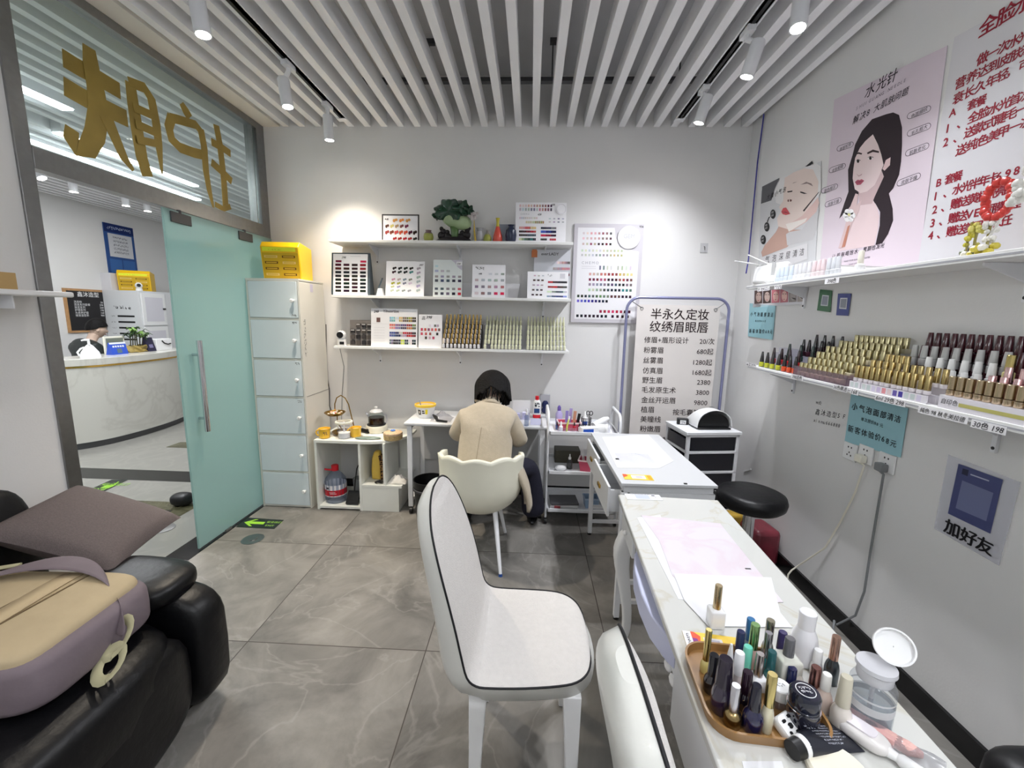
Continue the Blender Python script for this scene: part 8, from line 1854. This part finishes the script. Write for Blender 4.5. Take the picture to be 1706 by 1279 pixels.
q = MB(); q.prism([(.04, -w, 0), (-.01, -w * 1.0, h), (-.025, -w, h), (-.05, -w, 0)], (0, 2 * w, 0)); q.build('stand_body', mat('dark_indigo', (44, 42, 66), .4), t); P = MB(); P.col = (120, 116, 150); P.poly([(.030, -w * .5, h * .25), (.030, w * .5, h * .25), (.018, w * .5, h * .5), (.018, -w * .5, h * .5)]); P.build('stand_print', PRINT, t)
y0, y1, h = upright(256, 282, 584, 564, -5.04)
t = thing('paper_bag', 'white paper bag with black handle at the right end of the reception counter', 'bag', (-5.06, (y0 + y1) / 2, CT)); w = (y1 - y0) / 2
q = MB(); q.box(-.07, .07, -w, w, 0, h); q.build('bag_body', WHITE, t, bevel=.004); q = MB(); q.tube([(.072, -w * .3, h * .85), (.078, -w * .05, h * .62), (.078, w * .4, h * .5), (.074, w * .8, h * .55)], .008, 8); q.build('handle', BLACK, t)
# man behind the counter
def man():
    o0 = Vector((-5.62, 5.00, .10)); t = None
    J = [((0, 0, .50), (.15, .12)), ((.01, .02, .66), (.14, .11)), ((.03, .05, .84), (.15, .11)), ((.04, .07, .95), (.10, .075)), ((.055, .10, 1.02), .056), ((.07, .13, 1.08), .055), ((.085, .15, 1.14), .07),
         ((-.14, .13, .93), .055), ((-.16, .22, .74), .045), ((-.02, .36, .76), .036), ((.06, .40, .77), .026), ((.20, .0, .93), .055), ((.28, .06, .74), .045), ((.22, .26, .76), .036), ((.17, .34, .77), .026),
         ((-.08, .08, .48), .085), ((-.05, .44, .48), .06), ((-.05, .46, .10), .045), ((.10, .02, .48), .085), ((.22, .36, .48), .06), ((.22, .38, .10), .045)]
    E = [(0, 1), (1, 2), (2, 3), (3, 4), (4, 5), (5, 6), (3, 7), (7, 8), (8, 9), (9, 10), (3, 11), (11, 12), (12, 13), (13, 14), (0, 15), (15, 16), (16, 17), (0, 18), (18, 19), (19, 20)]
    t = skin_body('person', J, E, SKIN, loc=o0); tag(t, 'dark-haired man in a dark jacket sitting behind the reception counter', 'person')
    HM = Matrix.Translation((.10, .165, 1.185)) @ Matrix.Rotation(pi - .50, 4, 'Z') @ Matrix.Rotation(.22, 4, 'X')
    head_mesh(HM, 1.0).build('head', SKIN, t, smooth=180); face_parts(HM, t, 1.0)
    q = MB(); hand(q, (.06, .40, .77), (.2, .97, -.1), (.97, -.2, 0), (0, 0, 1), 1.0, .4); q.build('hand', SKIN, t, smooth=60); q = MB(); hand(q, (.17, .34, .77), (-.1, .99, -.1), (-.99, -.1, 0), (0, 0, 1), 1.0, .4); q.build('hand', SKIN, t, smooth=60)
    Jk = [((0, 0, .48), (.19, .15)), ((.01, .02, .66), (.175, .14)), ((.03, .05, .83), (.185, .14)), ((.04, .07, .96), (.17, .11)), ((.055, .10, 1.06), (.085, .08)),
          ((-.15, .13, .95), .09), ((-.17, .22, .74), .07), ((-.03, .35, .76), .055), ((.21, .0, .95), .09), ((.29, .06, .74), .07), ((.22, .25, .76), .055)]
    skin_body('jacket', Jk, [(0, 1), (1, 2), (2, 3), (3, 4), (3, 5), (5, 6), (6, 7), (3, 8), (8, 9), (9, 10)], mat('dark_green_jacket', (32, 38, 38), .5, var=.3, vscale=12, bump=.3, bscale=18), t)
    Jt = [((0, .02, .47), (.17, .13)), ((-.08, .1, .47), .10), ((-.05, .44, .47), .08), ((-.05, .46, .12), .065), ((.10, .04, .47), .10), ((.22, .36, .47), .08), ((.22, .38, .12), .065)]
    skin_body('trousers', Jt, [(0, 1), (1, 2), (2, 3), (0, 4), (4, 5), (5, 6)], BLACK, t)
    for x, y in ((-.05, .50), (.22, .42)): q = MB(); q.sphere((x, y, .04), (.045, .13, .04), 12, 8); q.build('shoe', BLACK, t)
    q = MB(); q.M = HM
    def hp(u, v):
        a = 2 * pi * u; tt = pi / 2 - v * (1.45 + .55 * max(0, sin(a)) ** .7 - .25 * max(0, -sin(a)))
        k = 1.09 + .03 * sin(a * 11) * v; return (.076 * cos(tt) * cos(a) * k, .094 * cos(tt) * sin(a) * k + .004, .128 * sin(tt) * (1 if tt > 0 else .8))
    q.grid(hp, 44, 16, True); q.build('hair', HAIR, t, smooth=180, solid=.014)
man()
t = thing('office_stool', 'black office chair under the man behind the reception counter', 'chair', (-5.60, 5.0, 0)); q = MB(); q.lathe([(.22, .42), (.24, .44), (.24, .46), (.22, .475)], n=28); q.build('seat', BLACK, t, bevel=.01); q = MB(); q.cyl((0, 0, .03), (0, 0, .42), .03); q.lathe([(.25, 0), (.25, .02), (.04, .06)], n=20); q.build('column', BLACK, t)
# boards on the far lobby wall
LX = -6.295
a = at(115, 480, x=LX); c = at(178, 552, x=LX)
t = thing('menu_board', 'black price board with wooden frame on the far lobby wall behind the man', 'sign board', (LX, (a.y + c.y) / 2, c.z)); w = .31; h = a.z - c.z
q = MB(); q.box(-.003, .02, -w, w, 0, h); q.build('wooden_frame', mat('light_oak', (186, 142, 96), .5, var=.15, vscale=20), t); q = MB(); q.box(.018, .024, -w + .03, w - .03, .03, h - .03); q.build('blackboard', mat('blackboard', (30, 28, 30), .6), t)
P = MB(); P.col = (230, 230, 232); P.text('鑫沐造型', (.0246, .0, h * .83), (0, 1, 0), Z_, .075, 'CENTER', .01)
for k in range(6):
    z = h * (.68 - .062 * k); P.text(('洗剪吹', '烫发系列套餐', '染发系列', '护理系列', '头皮养护套', '接发造型系')[k], (.0246, -w * .66, z), (0, 1, 0), Z_, .036); P.text(('58', '298', '268', '198', '168', '980')[k], (.0246, w * .62, z), (0, 1, 0), Z_, .036, 'RIGHT')
P.build('chalk_lettering', PRINT, t)
a = at(163, 368, x=LX); c = at(234, 452, x=LX); d = at(175, 472, x=LX)
t = thing('notice_board', 'dark blue notice board with a white sheet on the far lobby wall', 'notice board', (LX, (a.y + c.y) / 2, d.z)); w = (c.y - a.y) / 2 - .06; h = a.z - d.z
q = MB(); q.box(-.003, .012, -w, w, 0, h); q.build('blue_board', mat('notice_blue', (40, 78, 140), .4), t)
P = MB(); P.col = (24, 44, 100); P.poly([(.0125, -w, h * .86), (.0125, w, h * .86), (.0125, w, h), (.0125, -w, h)]); P.col = (206, 212, 226); scrib(P, (.013, -w * .8, h * .905), (0, 1, 0), Z_, w * 1.6, h * .05, 12, .2, 31, (180, 190, 214)); P.col = (204, 206, 212); P.poly([(.013, -w * .8, h * .46), (.013, w * .82, h * .46), (.013, w * .82, h * .84), (.013, -w * .8, h * .84)])
for k in range(5): scrib(P, (.0135, -w * .5, h * (.76 - .06 * k)), (0, 1, 0), Z_, w * 1.0, h * .035, 12, .2, 40 + k, (110, 112, 124))
P.col = (60, 104, 168); P.poly([(.013, -w * .86, h * .04), (.013, -w * .06, h * .04), (.013, -w * .06, h * .42), (.013, -w * .86, h * .42)]); P.poly([(.013, w * .02, h * .04), (.013, w * .86, h * .04), (.013, w * .86, h * .42), (.013, w * .02, h * .42)]); P.build('notice_print', PRINT, t)
# cabinet with lash chart, box, camera
cx = -5.72; cyy = at(231, 490, x=cx).y; ctop = at(231, 484, x=cx).z
t = thing('white_cabinet', 'tall white cabinet with a lash chart on its side behind the reception counter', 'cabinet', (cx, cyy, 0))
q = MB(); q.box(-.55, 0, 0, .85, 0, ctop); q.build('cabinet_body', WBOARD, t)
for k, (z0, z1) in enumerate(((1.30, ctop - .03), (.85, 1.28), (.05, .83))):
    q = MB(); q.box(.0, .018, .02, .42, z0, z1); d = q.build('door', WHITE, t, bevel=.003); q = MB(); q.box(.018, .02, .07, .37, z0 + .06, z1 - .06); q.build('inset_panel', mat('lilac_panel', (214, 212, 220), .5), d)
    q = MB(); q.box(.018, .035, .36, .40, (z0 + z1) / 2, (z0 + z1) / 2 + .02); q.build('handle', BLACK, d)
P = MB(); P.col = (214, 216, 218); P.poly([(-.50, -.002, 1.03), (-.05, -.002, 1.03), (-.05, -.002, ctop - .12), (-.50, -.002, ctop - .12)])
for k in range(5): P.col = (22, 22, 24); z = 1.42 - .085 * k; P.poly([(-.36, -.003, z), (-.10, -.003, z), (-.10, -.003, z + .025), (-.36, -.003, z + .025)]); scrib(P, (-.47, -.003, z), X_, Z_, .08, .02, 2, .15, 60 + k, (80, 80, 84))
scrib(P, (-.40, -.003, 1.53), X_, Z_, .26, .05, 4, .16, 70, (50, 50, 54)); P.build('lash_chart', PRINT, t)
yellow_box((cx - .20, cyy + .16, ctop), .55, .38, .3, .30, 'yellow slotted power bank box on the lobby cabinet')
q = MB(); q.M = T3(cx - .53, cyy + .1, ctop); q.box(-.10, .10, -.07, .07, 0, .25); tag(q.build('white_carton', mat('white_poster_paper'), bevel=.004), 'upright white box left of the yellow box on the lobby cabinet', 'box')
t = thing('security_camera', 'white ball camera in front of the yellow box on the lobby cabinet', 'camera', (cx - .05, cyy + .07, ctop)); q = MB(); q.lathe([(.04, 0), (.04, .03), (.03, .04)], n=20); q.build('camera_base', WHITE, t); q = MB(); q.sphere((0, 0, .075), .045, 20, 12); b_ = q.build('ball_head', WHITE, t); q = MB(); q.tube([(.025, -.025, .078), (.034, -.034, .078)], .024, 18); q.build('lens_face', BLACK, b_)
# lobby track with four spots
pts = [at(u, v, z=2.74) for u, v in ((70, 297), (123, 320), (210, 343), (246, 352))]
tx = -5.35
t = thing('lighting_track', 'white lighting track on the lobby ceiling above the reception counter', 'lighting track', (tx, 5.2, ZC + .0)); q = MB(); q.box(-.02, .02, -2.2, 2.0, 0, .035); q.build('track_body', WHITEM, t); q = MB(); q.box(-.006, .006, -2.2, 2.0, -.001, .003); q.build('contact_slot', BLACK, t)
for (u, v), lb in zip(((70, 297), (123, 320), (210, 343), (246, 352)), ('glaring tilted spotlight beside the steel post on the lobby track', 'second white spotlight from the steel post on the lobby track', 'third white spotlight from the steel post on the lobby track', 'white spotlight beside the upper door clamp on the lobby track')):
    b = at(u, v, x=tx); t = thing('track_spotlight', lb, 'spotlight', (tx, b.y, b.z), 0, 'lobby track spotlights')
    R_ = Matrix.Rotation(-.5, 4, 'Y') if u == 70 else Matrix.Rotation(.0, 4, 'Y')
    q = MB(); q.M = R_; q.lathe([(.04, .0), (.04, .16), (.035, .17)], n=20, cap0=False); q.build('lamp_housing', WHITEM, t); q = MB(); q.M = R_; q.lathe([(.036, .004), (.036, .008)], n=20); q.build('lens', LENS, t); top = R_ @ Vector((0, 0, .16)); q = MB(); q.tube([top, (0, 0, ZC - b.z)], .012, 8); q.build('track_adapter', WHITEM, t)
# floor signs, drain, small black object
def floor_sign(px, z, lb, arrow, flip):
    pts = [at(u, v, z=z) for u, v in px]; q = MB(); q.prism([Vector((p.x, p.y, z)) for p in pts], (0, 0, .0012)); o = tag(q.build('exit_sticker', mat('exit_black', (24, 34, 28), .4)), lb, 'floor sign', 'glowing exit stickers')
    A, B, D = [Vector((p.x, p.y, z + .0016)) for p in (pts[0], pts[1], pts[3])]; P = MB(); P.col = (150, 206, 60)
    f = lambda a, c: A + (B - A) * a + (D - A) * c
    P.poly([f(*p) for p in (((.08, .5), (.30, .85), (.38, .85), (.25, .62), (.62, .62), (.62, .38), (.25, .38), (.38, .15), (.30, .15)) if not flip else ((.92, .5), (.70, .15), (.62, .15), (.75, .38), (.38, .38), (.38, .62), (.75, .62), (.62, .85), (.70, .85)))])
    P.col = (150, 200, 80); s = .22 * (D - A).length
    if not flip: P.text('安全出口', f(.66, .56), (B - A).normalized(), (D - A).normalized(), s, sx=.9); P.text('EXIT', f(.70, .22), (B - A).normalized(), (D - A).normalized(), s)
    else: P.text('安全出口', f(.04, .56), (B - A).normalized(), (D - A).normalized(), s, sx=.9); P.text('EXIT', f(.07, .22), (B - A).normalized(), (D - A).normalized(), s)
    addprint(P, o, 'arrow_print')
floor_sign(((393, 878), (457, 881), (473, 866), (410, 862)), .0, 'green arrow exit sticker on the salon floor by the black threshold', 0, False)
floor_sign(((135, 822), (166, 822), (213, 799), (186, 799)), .0006, 'green arrow exit sticker on the lobby floor before the dark stone band', 0, True)
b = at(421, 898, z=0); q = MB(); q.lathe([(.068, 0), (.07, .002), (.05, .004), (.03, .004), (.028, .009), (.001, .010)], o=(b.x, b.y, 0), n=30); tag(q.build('floor_drain', STEEL), 'round steel floor stop near the exit sticker on the salon floor', 'floor stop')
b = at(272, 880, z=0); q = MB(); q.lathe([(.07, 0), (.072, .002), (.05, .004), (.001, .004)], o=(b.x, b.y, 0), n=30); tag(q.build('floor_drain', STEEL), 'round steel floor plate on the lobby side of the threshold', 'floor stop')
b = at(303, 842, z=0); q = MB(); q.grid(pillow_ring((b.x - .01, b.y + .02, .048), (.08, .06, .048), .7), 24, 12, True); tag(q.build('black_shoe', BLACK, smooth=180), 'black rounded shoe toe on the lobby floor at the free edge of the glass door', 'shoe')
b = at(308, 943, z=0); q = MB(); q.sphere((b.x, b.y, .02), (.03, .02, .02), 12, 8); tag(q.build('clear_wrapper', clear_mat('crinkled_bag'), smooth=40), 'small crumpled clear wrapper on the floor beside the sofa arm', 'wrapper')
